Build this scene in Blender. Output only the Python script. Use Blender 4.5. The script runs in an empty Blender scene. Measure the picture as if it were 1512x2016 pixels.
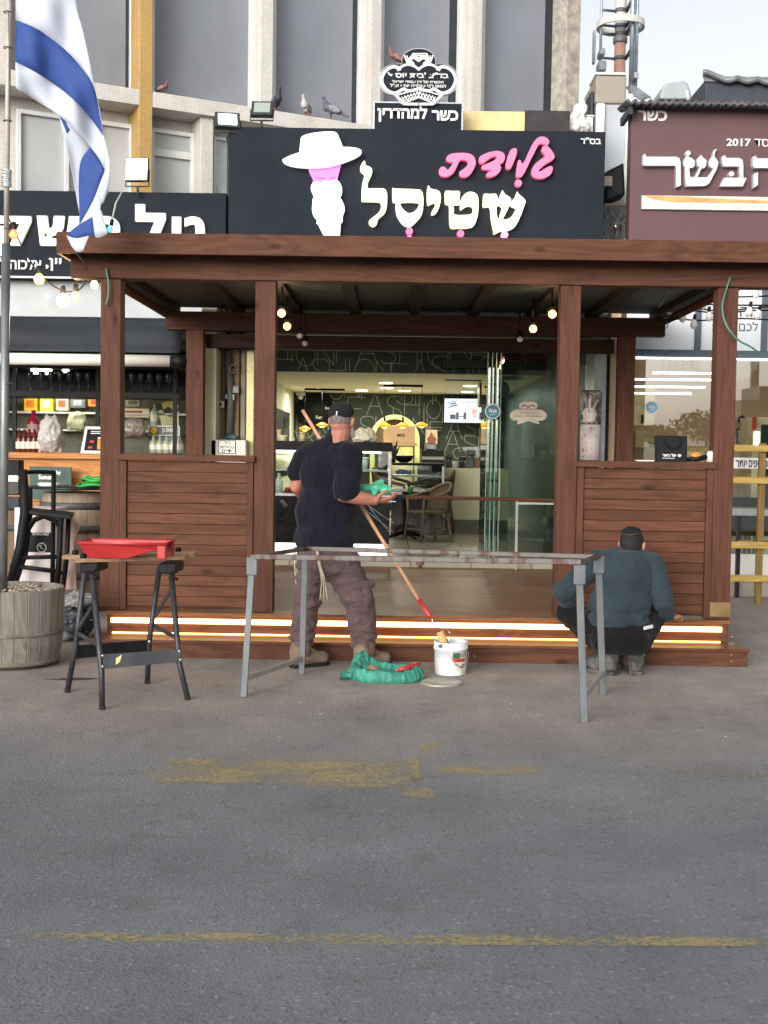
import bpy, bmesh, math, random
from mathutils import Vector, Matrix, noise
from mathutils.geometry import tessellate_polygon
R = math.radians
rnd = random.Random(7)
S = bpy.context.scene
C = S.collection
# ------------------------------------------------------------------ camera
FPX, EYE = 2400.0, 1.41
ROT = Matrix.Rotation(0.0058, 3, 'Z') @ Matrix.Rotation(R(90) - math.atan(118 / FPX), 3, 'X') @ Matrix.Rotation(0.015, 3, 'Z')
cd = bpy.data.cameras.new('camera')
cam = bpy.data.objects.new('camera', cd)
C.objects.link(cam)
cd.sensor_fit = 'VERTICAL'
cd.sensor_height = 36
cd.lens = FPX / 2016 * 36
cd.clip_start, cd.clip_end = 0.1, 500
cam.matrix_world = Matrix.Translation((0, 0, EYE)) @ ROT.to_4x4()
S.camera = cam
# ------------------------------------------------------------------ sky, sun, exposure
SUN_EL, SUN_AZ = R(14), R(205)
w = bpy.data.worlds.new('World')
S.world = w
w.use_nodes = True
nt = w.node_tree
sky = nt.nodes.new('ShaderNodeTexSky')
sky.sky_type = 'NISHITA'
sky.sun_disc = False
sky.sun_elevation, sky.sun_rotation = SUN_EL, SUN_AZ
sky.air_density, sky.dust_density, sky.ozone_density = 1.0, 4.0, 0.6
hs_ = nt.nodes.new('ShaderNodeHueSaturation')      # thin high cloud: the same sky with most of its colour washed out
hs_.inputs['Saturation'].default_value = 0.22
nt.links.new(sky.outputs[0], hs_.inputs['Color'])
nt.links.new(hs_.outputs[0], nt.nodes['Background'].inputs[0])
nt.nodes['Background'].inputs[1].default_value = 0.165
sd = bpy.data.lights.new('sun', 'SUN')
sd.energy, sd.angle, sd.color = 0.25, R(60), (1.0, 0.95, 0.9)
so = bpy.data.objects.new('sun', sd)
C.objects.link(so)
sdir = Vector((math.sin(SUN_AZ) * math.cos(SUN_EL), math.cos(SUN_AZ) * math.cos(SUN_EL), math.sin(SUN_EL)))
so.rotation_euler = sdir.to_track_quat('Z', 'Y').to_euler()
S.view_settings.view_transform = 'Standard'
S.view_settings.look = 'None'
S.view_settings.exposure = 0.7
S.view_settings.gamma = 1
S.cycles.max_bounces = 6
S.cycles.transparent_max_bounces = 12
# ------------------------------------------------------------------ helpers


def ray(px, py):
    return ROT @ Vector((px - 756, 1008 - py, -FPX))


def P(px, py, Y):
    d = ray(px, py)
    return Vector((0, 0, EYE)) + d * (Y / d.y)


def G(px, py, z=0.0):
    d = ray(px, py)
    return Vector((0, 0, EYE)) + d * ((z - EYE) / d.z)


def RC(x0, y0, x1, y1, Y):
    xm, ym = (x0 + x1) / 2, (y0 + y1) / 2
    return P(x0, ym, Y).x, P(x1, ym, Y).x, P(xm, y1, Y).z, P(xm, y0, Y).z


def V(*a):
    return Vector(a)


def off(o):
    t = Vector((0, 0, 0))
    while o:
        t += o.location
        o = o.parent
    return t


def thing(name, label, cat, loc=(0, 0, 0), group=None, kind=None):
    o = bpy.data.objects.new(name, None)
    C.objects.link(o)
    o.location = loc
    o.empty_display_size = 0.1
    tag(o, label, cat, group, kind)
    return o


def tag(o, label=None, cat=None, group=None, kind=None):
    for k, v in (('label', label), ('category', cat), ('group', group), ('kind', kind)):
        if v:
            o[k] = v
    return o


def dup(o, parent=None, loc=None, label=None):
    c = o.copy()
    C.objects.link(c)
    if parent:
        c.parent = parent
    if loc is not None:
        c.location = loc
    if label:
        c['label'] = label
    for ch in list(o.children):
        dup(ch, c)
    return c


class MB:
    def __init__(s):
        s.v, s.f, s.mi, s.sm, s.m = [], [], [], [], 0

    def add(s, vs, fs, smooth=False):
        n = len(s.v)
        s.v += [Vector(v) for v in vs]
        for f in fs:
            s.f.append([i + n for i in f])
            s.mi.append(s.m)
            s.sm.append(smooth)
        return s

    def box(s, x0, x1, y0, y1, z0, z1):
        x0, x1 = min(x0, x1), max(x0, x1)
        y0, y1 = min(y0, y1), max(y0, y1)
        z0, z1 = min(z0, z1), max(z0, z1)
        return s.add([(x0, y0, z0), (x1, y0, z0), (x1, y1, z0), (x0, y1, z0), (x0, y0, z1), (x1, y0, z1), (x1, y1, z1), (x0, y1, z1)],
                     [(3, 2, 1, 0), (4, 5, 6, 7), (0, 1, 5, 4), (1, 2, 6, 5), (2, 3, 7, 6), (3, 0, 4, 7)])

    def bar(s, p, q, w, h=None, up=(0, 0, 1)):
        p, q = Vector(p), Vector(q)
        h = h or w
        d = (q - p).normalized()
        u = Vector(up)
        if abs(d.dot(u)) > 0.98:
            u = Vector((0, 1, 0))
        a = d.cross(u).normalized()
        b = a.cross(d).normalized()
        vs = [c + a * i * w / 2 + b * j * h / 2 for c in (p, q) for i, j in ((-1, -1), (1, -1), (1, 1), (-1, 1))]
        return s.add(vs, [(3, 2, 1, 0), (4, 5, 6, 7), (0, 1, 5, 4), (1, 2, 6, 5), (2, 3, 7, 6), (3, 0, 4, 7)])

    def tube(s, pts, r, n=8, closed=False):
        pts = [Vector(p) for p in pts]
        N = len(pts)
        rs = r if isinstance(r, (list, tuple)) else [r] * N
        vs, fs = [], []
        a = None
        for i, p in enumerate(pts):
            d = ((pts[(i + 1) % N] if closed or i + 1 < N else p) - (pts[i - 1] if closed or i else p)).normalized()
            if a is None:
                t = Vector((0, 0, 1)) if abs(d.z) < .9 else Vector((1, 0, 0))
                a = d.cross(t).normalized()
            a = (a - d * a.dot(d)).normalized()
            b = d.cross(a)
            for k in range(n):
                g = 2 * math.pi * k / n
                vs.append(p + (a * math.cos(g) + b * math.sin(g)) * rs[i])
        for i in range(N if closed else N - 1):
            j = (i + 1) % N
            for k in range(n):
                l = (k + 1) % n
                fs.append((i * n + k, i * n + l, j * n + l, j * n + k))
        if not closed:
            fs.append(tuple(range(n))[::-1])
            fs.append(tuple((N - 1) * n + k for k in range(n)))
        return s.add(vs, fs, True)

    def lathe(s, prof, c=(0, 0, 0), n=24, M=None, smooth=True):
        c = Vector(c)
        M = M or Matrix.Identity(3)
        vs, fs = [], []
        for r, z in prof:
            for k in range(n):
                g = 2 * math.pi * k / n
                vs.append(c + M @ Vector((r * math.cos(g), r * math.sin(g), z)))
        for i in range(len(prof) - 1):
            for k in range(n):
                l = (k + 1) % n
                fs.append((i * n + k, i * n + l, (i + 1) * n + l, (i + 1) * n + k))
        ring = prof[0] == prof[-1]
        if prof[0][0] > 1e-4 and not ring:
            fs.append(tuple(range(n))[::-1])
        if prof[-1][0] > 1e-4 and not ring:
            fs.append(tuple((len(prof) - 1) * n + k for k in range(n)))
        return s.add(vs, fs, smooth)

    def ball(s, c, r, n=12, M=None):
        c = Vector(c)
        r = Vector(r) if not isinstance(r, (int, float)) else Vector((r, r, r))
        vs, fs = [], []
        m = max(4, n // 2)
        for i in range(m + 1):
            t = math.pi * i / m
            for k in range(n):
                g = 2 * math.pi * k / n
                q = Vector((r.x * math.sin(t) * math.cos(g), r.y * math.sin(t) * math.sin(g), r.z * math.cos(t)))
                vs.append(c + (M @ q if M else q))
        for i in range(m):
            for k in range(n):
                l = (k + 1) % n
                fs.append((i * n + k, (i + 1) * n + k, (i + 1) * n + l, i * n + l))
        return s.add(vs, fs, True)

    def capsule(s, p, q, r0, r1, n=12):
        p, q = Vector(p), Vector(q)
        d = (q - p)
        L = d.length or 1e-6
        d = d / L
        pts, rs = [], []
        for t in (0.999, .9, .7, .4, 0):
            pts.append(p - d * r0 * t)
            rs.append(r0 * math.sqrt(max(1e-6, 1 - t * t)))
        for t in (0, .4, .7, .9, 0.999):
            pts.append(q + d * r1 * t)
            rs.append(r1 * math.sqrt(max(1e-6, 1 - t * t)))
        return s.tube(pts, rs, n)

    def prism(s, out, thick, holes=()):
        """out: ring of 3D points on a plane; extruded by vector thick (towards back); holes likewise"""
        th = Vector(thick)
        loops = [[Vector(p) for p in out]] + [[Vector(p) for p in h] for h in holes]
        flat = [p for l in loops for p in l]
        tris = tessellate_polygon(loops)
        n = len(flat)
        nrm = Vector((0, 0, 0))
        for t in tris:
            nrm += (flat[t[1]] - flat[t[0]]).cross(flat[t[2]] - flat[t[0]])
        flip = nrm.dot(th) > 0
        fs = [tuple(t)[::-1] if flip else tuple(t) for t in tris] + [tuple(i + n for i in (t if flip else tuple(t)[::-1])) for t in tris]
        k = 0
        for l in loops:
            m = len(l)
            for i in range(m):
                j = (i + 1) % m
                fs.append((k + i, k + j, n + k + j, n + k + i))
            k += m
        return s.add(flat + [p + th for p in flat], fs)

    def sheet(s, rows, smooth=True):
        n = len(rows[0])
        vs = [p for r in rows for p in r]
        fs = [(i * n + k, i * n + k + 1, (i + 1) * n + k + 1, (i + 1) * n + k) for i in range(len(rows) - 1) for k in range(n - 1)]
        return s.add(vs, fs, smooth)

    def mesh(s, me):
        s.add([v.co.copy() for v in me.vertices], [tuple(p.vertices) for p in me.polygons])
        return s

    def build(s, name, mats, parent=None, bevel=0, seg=2, fix=False):
        me = bpy.data.meshes.new(name)
        o = off(parent)
        me.from_pydata([v - o for v in s.v], [], s.f)
        mats = mats if isinstance(mats, (list, tuple)) else [mats]
        for m in mats:
            me.materials.append(m)
        me.polygons.foreach_set('material_index', s.mi)
        me.polygons.foreach_set('use_smooth', s.sm)
        if fix:
            bm = bmesh.new()
            bm.from_mesh(me)
            bmesh.ops.recalc_face_normals(bm, faces=bm.faces)
            bm.to_mesh(me)
            bm.free()
        me.update()
        ob = bpy.data.objects.new(name, me)
        C.objects.link(ob)
        if parent:
            ob.parent = parent
        if bevel:
            b = ob.modifiers.new('bevel', 'BEVEL')
            b.width, b.segments, b.limit_method, b.angle_limit = bevel, seg, 'ANGLE', R(35)
            b.harden_normals = False
        return ob


def txt(mb, s, box, Y, depth=0.02, bold=0.0, flip=False, fit=True, M=None, back=None):
    """text laid in pixel box (x0,y0,x1,y1) on the plane at distance Y, facing the street; depth grows towards the street"""
    c = bpy.data.curves.new('t', 'FONT')
    c.body = s
    c.offset = bold
    c.resolution_u = 3
    o = bpy.data.objects.new('t', c)
    C.objects.link(o)
    me = bpy.data.meshes.new_from_object(o.evaluated_get(bpy.context.evaluated_depsgraph_get()))
    bpy.data.objects.remove(o)
    x0, x1, z0, z1 = RC(*box, Y) if len(box) == 4 else box[:4]
    xs = [v.co.x for v in me.vertices]
    ys = [v.co.y for v in me.vertices]
    if not xs:
        return
    a, b, d, e = min(xs), max(xs), min(ys), max(ys)
    sx, sz = (x1 - x0) / (b - a), (z1 - z0) / (e - d)
    bm = bmesh.new()
    bm.from_mesh(me)
    bmesh.ops.remove_doubles(bm, verts=bm.verts, dist=1e-5)
    g = bmesh.ops.extrude_face_region(bm, geom=bm.faces[:])
    ex = [q for q in g['geom'] if isinstance(q, bmesh.types.BMVert)]
    for q in ex:
        q.co.z -= 1
    bmesh.ops.recalc_face_normals(bm, faces=bm.faces)
    bm.verts.index_update()
    vs = []
    for v in bm.verts:
        p = Vector((x0 + (v.co.x - a) * sx, Y if v.co.z < -.5 else Y - depth, z0 + (v.co.y - d) * sz))
        vs.append(M @ p if M else p)
    mb.add(vs, [tuple(q.index for q in f.verts) for f in bm.faces])
    bm.free()


def smooth_ring(pts, k=4, closed=True):
    out = []
    n = len(pts)
    rng = range(n) if closed else range(n - 1)
    for i in rng:
        if closed:
            p0, p1, p2, p3 = pts[i - 1], pts[i], pts[(i + 1) % n], pts[(i + 2) % n]
        else:
            p0, p1, p2, p3 = pts[max(0, i - 1)], pts[i], pts[i + 1], pts[min(n - 1, i + 2)]
        for j in range(k):
            t = j / k
            q = []
            for a, b, c_, d in zip(p0, p1, p2, p3):
                q.append(.5 * (2 * b + (c_ - a) * t + (2 * a - 5 * b + 4 * c_ - d) * t * t + (3 * b - a - 3 * c_ + d) * t ** 3))
            out.append(tuple(q))
    if not closed:
        out.append(tuple(pts[-1]))
    return out


def curve3(pts, k=6):
    return [Vector(p) for p in smooth_ring([tuple(p) for p in pts], k, False)]


# ------------------------------------------------------------------ materials
def srgb(r, g, b):
    f = lambda c: c / 12.92 if c <= .04045 else ((c + .055) / 1.055) ** 2.4
    return tuple(f(x / 255) for x in (r, g, b)) + (1,)


class NT:
    def __init__(s, name):
        s.m = bpy.data.materials.new(name)
        s.m.use_nodes = True
        s.t = s.m.node_tree
        s.b = s.t.nodes['Principled BSDF']
        s.out = s.t.nodes['Material Output']

    def n(s, typ, **kw):
        q = s.t.nodes.new('ShaderNode' + typ)
        for k, v in kw.items():
            if k in q.inputs.keys():
                q.inputs[k].default_value = v
            else:
                setattr(q, k, v)
        return q

    def l(s, a, b):
        s.t.links.new(a, b)

    def coord(s, scale=(1, 1, 1), gen='Object'):
        tc = s.n('TexCoord')
        mp = s.n('Mapping')
        mp.inputs['Scale'].default_value = scale
        s.l(tc.outputs[gen], mp.inputs['Vector'])
        return mp.outputs[0]

    def noise(s, vec, scale, detail=4, rough=.55, dist=0):
        q = s.n('TexNoise', Scale=scale, Detail=detail, Roughness=rough, Distortion=dist)
        s.l(vec, q.inputs['Vector'])
        return q.outputs['Fac']

    def ramp(s, fac, stops):
        q = s.n('ValToRGB')
        e = q.color_ramp.elements
        e[0].position, e[0].color = stops[0]
        e[1].position, e[1].color = stops[-1]
        for p, c_ in stops[1:-1]:
            x = e.new(p)
            x.color = c_
        s.l(fac, q.inputs['Fac'])
        return q.outputs['Color']

    def mix(s, fac, a, b, typ='MIX'):
        q = s.n('Mix', data_type='RGBA', blend_type=typ)
        for i, x in ((0, fac), (6, a), (7, b)):
            if hasattr(x, 'is_linked'):
                s.l(x, q.inputs[i])
            else:
                q.inputs[i].default_value = x
        return q.outputs[2]

    def math(s, op, a, b=0.0, cl=False):
        q = s.n('Math', operation=op, use_clamp=cl)
        for i, x in ((0, a), (1, b)):
            if hasattr(x, 'is_linked'):
                s.l(x, q.inputs[i])
            else:
                q.inputs[i].default_value = x
        return q.outputs[0]

    def bump(s, h, strength=.3, dist=.01):
        q = s.n('Bump', Strength=strength, Distance=dist)
        s.l(h, q.inputs['Height'])
        s.l(q.outputs[0], s.b.inputs['Normal'])

    def island(s):
        return s.n('NewGeometry').outputs['Random Per Island']


MATS = {}


def M(name, col, rough=.6, metal=0, var=.25, scale=6, stretch=(1, 1, 1), bump=0, bscale=60, col2=None, thr=(.35, .65), isl=0, bdist=.004, spec=None, coat=0, trans=0):
    """plain procedural surface: colour varied by noise, optional second colour, bump"""
    if name in MATS:
        return MATS[name]
    k = NT(name)
    vec = k.coord(stretch)
    c1 = srgb(*col)
    f = k.noise(vec, scale, 5, .6)
    lo = tuple(x * (1 - var) for x in c1[:3]) + (1,)
    hi = srgb(*col2) if col2 else tuple(min(1, x * (1 + var * .6)) for x in c1[:3]) + (1,)
    colr = k.ramp(f, [(thr[0], lo if not col2 else c1), (thr[1], hi)])
    if isl:
        r = k.island()
        g = k.ramp(r, [(0, (1 - isl, 1 - isl, 1 - isl, 1)), (1, (1 + isl, 1 + isl, 1 + isl, 1))])
        colr = k.mix(1.0, colr, g, 'MULTIPLY')
    k.l(colr, k.b.inputs['Base Color'])
    rr = k.math('MULTIPLY_ADD', k.noise(vec, scale * 3, 3), .25)
    k.t.nodes[-1].inputs[2].default_value = max(0, rough - .12)
    k.l(rr, k.b.inputs['Roughness'])
    k.b.inputs['Metallic'].default_value = metal
    if spec is not None:
        k.b.inputs['Specular IOR Level'].default_value = spec
    if coat:
        k.b.inputs['Coat Weight'].default_value = coat
        k.b.inputs['Coat Roughness'].default_value = .12
    if trans:
        k.b.inputs['Subsurface Weight'].default_value = trans
        k.b.inputs['Subsurface Radius'].default_value = (.02, .02, .02)
    if bump:
        k.bump(k.noise(k.coord(stretch), bscale, 4, .6), bump, bdist)
    MATS[name] = k.m
    return k.m


def WOOD(name, ax, dark, light, rough=.5, isl=.18, sc=1.0, bump=.25, coat=0.0):
    """stained timber: grain runs along axis ax (0,1,2)"""
    if name in MATS:
        return MATS[name]
    k = NT(name)
    st = [16 * sc] * 3
    st[ax] = 1.1 * sc
    tc = k.n('TexCoord')
    isl_o = k.island()
    sh = k.n('CombineXYZ')
    big = k.math('MULTIPLY', isl_o, 37.0)
    for i in range(3):
        k.l(big, sh.inputs[i])
    ad = k.n('VectorMath', operation='ADD')
    k.l(tc.outputs['Object'], ad.inputs[0])
    k.l(sh.outputs[0], ad.inputs[1])
    mp = k.n('Mapping')
    mp.inputs['Scale'].default_value = st
    k.l(ad.outputs[0], mp.inputs['Vector'])
    f1 = k.noise(mp.outputs[0], 1.6, 6, .65, 1.2)
    mp2 = k.n('Mapping')
    s2 = [3.2 * sc] * 3
    s2[ax] = .45 * sc
    mp2.inputs['Scale'].default_value = s2
    k.l(ad.outputs[0], mp2.inputs['Vector'])
    f2 = k.noise(mp2.outputs[0], 1.5, 3, .5, .6)
    w_ = k.math('FRACT', k.math('MULTIPLY', f2, 9.0))
    f3 = k.math('ABSOLUTE', k.math('SUBTRACT', w_, .5))
    h = k.math('ADD', k.math('MULTIPLY', f1, .8), k.math('MULTIPLY', f3, .4))
    col = k.ramp(h, [(.22, srgb(*dark)), (.5, tuple((a + b) / 2 for a, b in zip(srgb(*dark), srgb(*light)))), (.78, srgb(*light))])
    g = k.ramp(isl_o, [(0, (1 - isl, 1 - isl, 1 - isl, 1)), (1, (1 + isl, 1 + isl, 1 + isl, 1))])
    col = k.mix(1.0, col, g, 'MULTIPLY')
    # scattered knots
    mp3 = k.n('Mapping')
    s3 = [5.0] * 3
    s3[ax] = 2.2
    mp3.inputs['Scale'].default_value = s3
    k.l(ad.outputs[0], mp3.inputs['Vector'])
    vo = k.n('TexVoronoi', Scale=1.0)
    k.l(mp3.outputs[0], vo.inputs['Vector'])
    kn = k.ramp(vo.outputs['Distance'], [(.06, (.35, .3, .28, 1)), (.13, (1, 1, 1, 1))])
    col = k.mix(.8, col, kn, 'MULTIPLY')
    k.l(col, k.b.inputs['Base Color'])
    k.b.inputs['Roughness'].default_value = rough
    k.b.inputs['Specular IOR Level'].default_value = .16
    if coat:
        k.b.inputs['Coat Weight'].default_value = coat
        k.b.inputs['Coat Roughness'].default_value = .1
    k.bump(h, bump, .004)
    MATS[name] = k.m
    return k.m


def CLOTH(name, col, wr=.5, wscale=9, st=(1, 1, 1), var=.2):
    """woven cloth: weave bump plus soft ridged creases"""
    k = NT(name)
    c1 = srgb(*col)
    vec = k.coord()
    f = k.noise(vec, 7, 5, .65)
    k.l(k.ramp(f, [(.3, tuple(x * (1 - var) for x in c1[:3]) + (1,)), (.7, tuple(x * (1 + var) for x in c1[:3]) + (1,))]), k.b.inputs['Base Color'])
    k.b.inputs['Roughness'].default_value = .95
    k.b.inputs['Specular IOR Level'].default_value = .12
    k.b.inputs['Sheen Weight'].default_value = .08
    n1 = k.math('ABSOLUTE', k.math('SUBTRACT', k.noise(k.coord(st), wscale, 3, .5, .8), .5))
    n2 = k.math('ABSOLUTE', k.math('SUBTRACT', k.noise(k.coord(st), wscale * 2.7, 2, .5, .6), .5))
    h = k.math('ADD', k.math('ADD', k.math('MULTIPLY', n1, -1.0), k.math('MULTIPLY', n2, -.4)), k.math('MULTIPLY', k.noise(vec, 320, 2), .03))
    k.bump(h, wr, .05)
    MATS[name] = k.m
    return k.m


def EMIT(name, col, strength, body=None):
    if name in MATS:
        return MATS[name]
    k = NT(name)
    k.b.inputs['Base Color'].default_value = srgb(*(body or col))
    k.b.inputs['Emission Color'].default_value = srgb(*col)
    k.b.inputs['Emission Strength'].default_value = strength
    k.b.inputs['Roughness'].default_value = .4
    MATS[name] = k.m
    return k.m


def GLASS(name, tint=(255, 255, 255), refl=.08, rough=.0, dens=0.0):
    if name in MATS:
        return MATS[name]
    k = NT(name)
    tr = k.n('BsdfTransparent')
    tr.inputs[0].default_value = srgb(*tint)
    gl = k.n('BsdfGlossy')
    gl.inputs['Roughness'].default_value = rough
    gl.inputs[0].default_value = (1, 1, 1, 1)
    fr = k.n('Fresnel')
    fr.inputs[0].default_value = 1.5
    f = k.math('ADD', fr.outputs[0], refl, True)
    mx = k.n('MixShader')
    k.l(f, mx.inputs[0])
    k.l(tr.outputs[0], mx.inputs[1])
    k.l(gl.outputs[0], mx.inputs[2])
    k.l(mx.outputs[0], k.out.inputs[0])
    MATS[name] = k.m
    return k.m


def lamp(name, loc, energy, col, size=.1, typ='POINT', parent=None, rot=None, spot=None):
    d = bpy.data.lights.new(name, typ)
    d.energy, d.color = energy, col
    if typ == 'POINT' or typ == 'SPOT':
        d.shadow_soft_size = size
    if typ == 'AREA':
        d.shape = 'DISK'
        d.size = size
    if spot:
        d.spot_size = spot
    o = bpy.data.objects.new(name, d)
    C.objects.link(o)
    o.location = Vector(loc) - off(parent)
    if rot:
        o.rotation_euler = rot
    if parent:
        o.parent = parent
    return o


ORD = ['first', 'second', 'third', 'fourth', 'fifth', 'sixth', 'seventh', 'eighth', 'ninth', 'tenth', 'eleventh', 'twelfth']
# ------------------------------------------------------------------ shared surfaces
w_x = WOOD('stained_timber_along', 0, (64, 40, 30), (108, 70, 52), .62)
w_y = WOOD('stained_timber_deep', 1, (66, 41, 31), (108, 70, 54), .62)
w_z = WOOD('stained_timber_upright', 2, (68, 42, 33), (104, 67, 53), .62)
w_dark = WOOD('roof_shade_rafter', 1, (26, 20, 18), (44, 34, 30), .7)  # same timber as the beams, with the roof shade put into its colour
w_darkx = WOOD('roof_shade_lintel', 0, (40, 27, 24), (70, 48, 40), .7)  # lintel timber, coloured darker for the shade under the roof
w_deck = WOOD('stained_decking', 0, (86, 56, 38), (134, 94, 64), .42, coat=.04)
m_galv = M('galvanised_steel', (128, 133, 135), .45, .55, .35, 9, (1, 1, .3), .1, 50, isl=.05)
m_black = M('black_paint', (18, 19, 22), .55, 0, .3, 5, bump=.05, spec=.2)
m_blackmetal = M('black_metal', (30, 31, 34), .4, .3, .3, 8)
m_white = M('white_paint', (225, 226, 224), .5, 0, .08, 3)
m_sign = M('sign_black_panel', (31, 37, 46), .7, 0, .15, 1.5, bump=.03, bscale=200, spec=.15)
m_offwhite = M('offwhite_plastic', (205, 205, 200), .5, 0, .1, 5)
m_brass = M('brass_plate', (170, 140, 100), .35, .8, .2, 10)
m_chrome = M('chrome', (190, 190, 192), .2, .9, .1, 10)
m_rubber = M('dark_rubber', (22, 22, 23), .8, 0, .2, 10)
m_concrete = M('grey_concrete', (150, 144, 138), .85, 0, .3, 3, bump=.4, bscale=30, col2=(170, 160, 148))
m_card = M('brown_cardboard', (168, 138, 112), .8, 0, .1, 5)

# ------------------------------------------------------------------ ground
k = NT('asphalt')
vec = k.coord()
n1 = k.noise(vec, 1.1, 6, .6)
n2 = k.noise(vec, 220, 3, .7)
vo = k.n('TexVoronoi', Scale=95.0)
k.l(vec, vo.inputs['Vector'])
sep = k.n('SeparateXYZ')
k.l(vec, sep.inputs[0])
yy = k.math('ADD', sep.outputs[1], k.math('MULTIPLY', k.noise(vec, .9, 6, .65), 2.6))
old = k.math('MULTIPLY', k.math('SUBTRACT', yy, 6.0), .4, True)
fresh = k.ramp(n1, [(.3, srgb(106, 109, 113)), (.7, srgb(129, 132, 136))])
worn = k.ramp(k.noise(k.coord((1, .6, 1)), 2.2, 7, .7), [(.3, srgb(130, 124, 120)), (.7, srgb(170, 161, 155))])
col = k.mix(old, fresh, worn)
stone = k.ramp(vo.outputs['Color'], [(.08, (.6, .6, .62, 1)), (.2, (.97, .97, .97, 1)), (.8, (1.03, 1.03, 1.03, 1)), (.93, (1.6, 1.6, 1.57, 1))])
col = k.mix(k.math('SUBTRACT', .85, k.math('MULTIPLY', old, .5)), col, stone, 'MULTIPLY')
vs_ = k.n('TexVoronoi', Scale=17.0)
k.l(vec, vs_.inputs['Vector'])
spk = k.ramp(vs_.outputs['Distance'], [(.03, (1, 1, 1, 1)), (.07, (0, 0, 0, 1))])
spkm = k.math('MULTIPLY', spk, k.ramp(k.noise(vec, 2.5, 2), [(.52, (0, 0, 0, 1)), (.6, (1, 1, 1, 1))]))
col = k.mix(k.math('MULTIPLY', spkm, .55), col, srgb(190, 186, 180))
st = k.ramp(k.noise(k.coord((1, 2.2, 1)), 3.0, 6, .7), [(.56, (0, 0, 0, 1)), (.72, (1, 1, 1, 1))])
col = k.mix(k.math('MULTIPLY', st, .35), col, srgb(70, 68, 68))
dn = k.n('TexNoise', Scale=1.6, Detail=5.0)
k.l(vec, dn.inputs['Vector'])
wv = k.n('VectorMath', operation='MULTIPLY_ADD')
k.l(dn.outputs['Color'], wv.inputs[0])
wv.inputs[1].default_value = (.9, .9, 0)
k.l(vec, wv.inputs[2])
ck = k.n('TexVoronoi', feature='DISTANCE_TO_EDGE', Scale=.33)
k.l(wv.outputs[0], ck.inputs['Vector'])
crk = k.math('MULTIPLY', k.ramp(ck.outputs['Distance'], [(.0035, (1, 1, 1, 1)), (.009, (0, 0, 0, 1))]), k.ramp(k.noise(vec, .8, 3), [(.48, (0, 0, 0, 1)), (.58, (1, 1, 1, 1))]))
col = k.mix(k.math('MULTIPLY', crk, .12), col, srgb(60, 59, 59))
oil = k.ramp(k.noise(k.coord((1, 1, 1)), 1.9, 3, .5, .4), [(.66, (0, 0, 0, 1)), (.74, (1, 1, 1, 1))])
col = k.mix(k.math('MULTIPLY', oil, .3), col, srgb(60, 58, 58))
k.l(col, k.b.inputs['Base Color'])
k.b.inputs['Roughness'].default_value = .85
k.b.inputs['Specular IOR Level'].default_value = .3
hh = k.math('ADD', k.math('MULTIPLY', vo.outputs['Distance'], .8), n2)
k.bump(hh, .6, .008)
m_asphalt = k.m
g = MB()
NX, NY = 24, 24
g.box(-90, 90, -70, 110, -.4, 0)
ground = g.build('ground', m_asphalt)
tag(ground, 'worn grey asphalt in front of the shops', 'ground', kind='structure')


def worn_paint(name, dens, col=(205, 170, 72)):
    k = NT(name)
    vec = k.coord()
    k.b.inputs['Base Color'].default_value = srgb(*col)
    k.b.inputs['Roughness'].default_value = .8
    vo = k.noise(k.coord((.75, 1, 1)), 62, 6, .85)
    n = k.noise(k.coord((1, 1.6, 1)), 2.6, 5, .65)
    gen = k.n('TexCoord').outputs['Generated']
    sp = k.n('SeparateXYZ')
    k.l(gen, sp.inputs[0])
    ey = k.math('MULTIPLY', k.math('ABSOLUTE', k.math('SUBTRACT', sp.outputs[1], .5)), 2.0)
    ex = k.math('MULTIPLY', k.math('ABSOLUTE', k.math('SUBTRACT', sp.outputs[0], .5)), 2.0)
    edge = k.math('MAXIMUM', k.math('POWER', ey, 3.0), k.math('POWER', ex, 8.0))
    s_ = k.math('SUBTRACT', k.math('ADD', k.math('MULTIPLY', k.math('SUBTRACT', n, .5), 1.5), k.math('MULTIPLY', vo, 2.6)), k.math('MULTIPLY', edge, .55))
    s_ = k.math('SUBTRACT', s_, .8)
    a = k.ramp(s_, [(dens, (0, 0, 0, 1)), (dens + .3, (1, 1, 1, 1))])
    k.l(k.math('MULTIPLY', a, .62), k.b.inputs['Alpha'])
    return k.m


# yellow paint: long parking line near the camera, faint remains of an arrow further in
def marking(px0, py0, px1, py1, px2, py2, px3, py3, mat_):
    q = [G(px0, py0), G(px1, py1), G(px2, py2), G(px3, py3)]
    mb = MB()
    for p in q:
        p.z = .004
    mb.add(q, [(0, 1, 2, 3)])
    o = mb.build('road_marking', mat_, fix=False)
    return tag(o, kind='structure', cat='road marking')


pm = worn_paint('worn_yellow_line', .31, (184, 166, 112))
tag(marking(-60, 1858, 1600, 1866, 1600, 1846, -60, 1836, pm), 'long worn yellow parking line across the asphalt nearest the camera')
pm2 = worn_paint('worn_yellow_patch', .31, (182, 164, 114))
tag(marking(250, 1545, 840, 1562, 800, 1490, 330, 1494, pm2), 'broad faded yellow arrow shaft on the asphalt')
tag(marking(775, 1564, 862, 1580, 862, 1556, 775, 1546, pm2), 'slanted yellow stroke below the faded arrow head')
tag(marking(806, 1545, 826, 1546, 826, 1482, 806, 1482, pm2), 'short upright yellow bar of the faded arrow head')
tag(marking(820, 1480, 866, 1478, 866, 1460, 826, 1468, pm2), 'small yellow stroke above the faded arrow head')
tag(marking(850, 1530, 1090, 1534, 1060, 1506, 850, 1508, pm2), 'faded yellow strip right of the arrow head')
pm3 = worn_paint('faint_yellow_line', .58, (170, 152, 96))
tag(marking(1280, 1534, 1600, 1540, 1600, 1516, 1280, 1512, pm3), 'faint yellow line far right on the asphalt')
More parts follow.
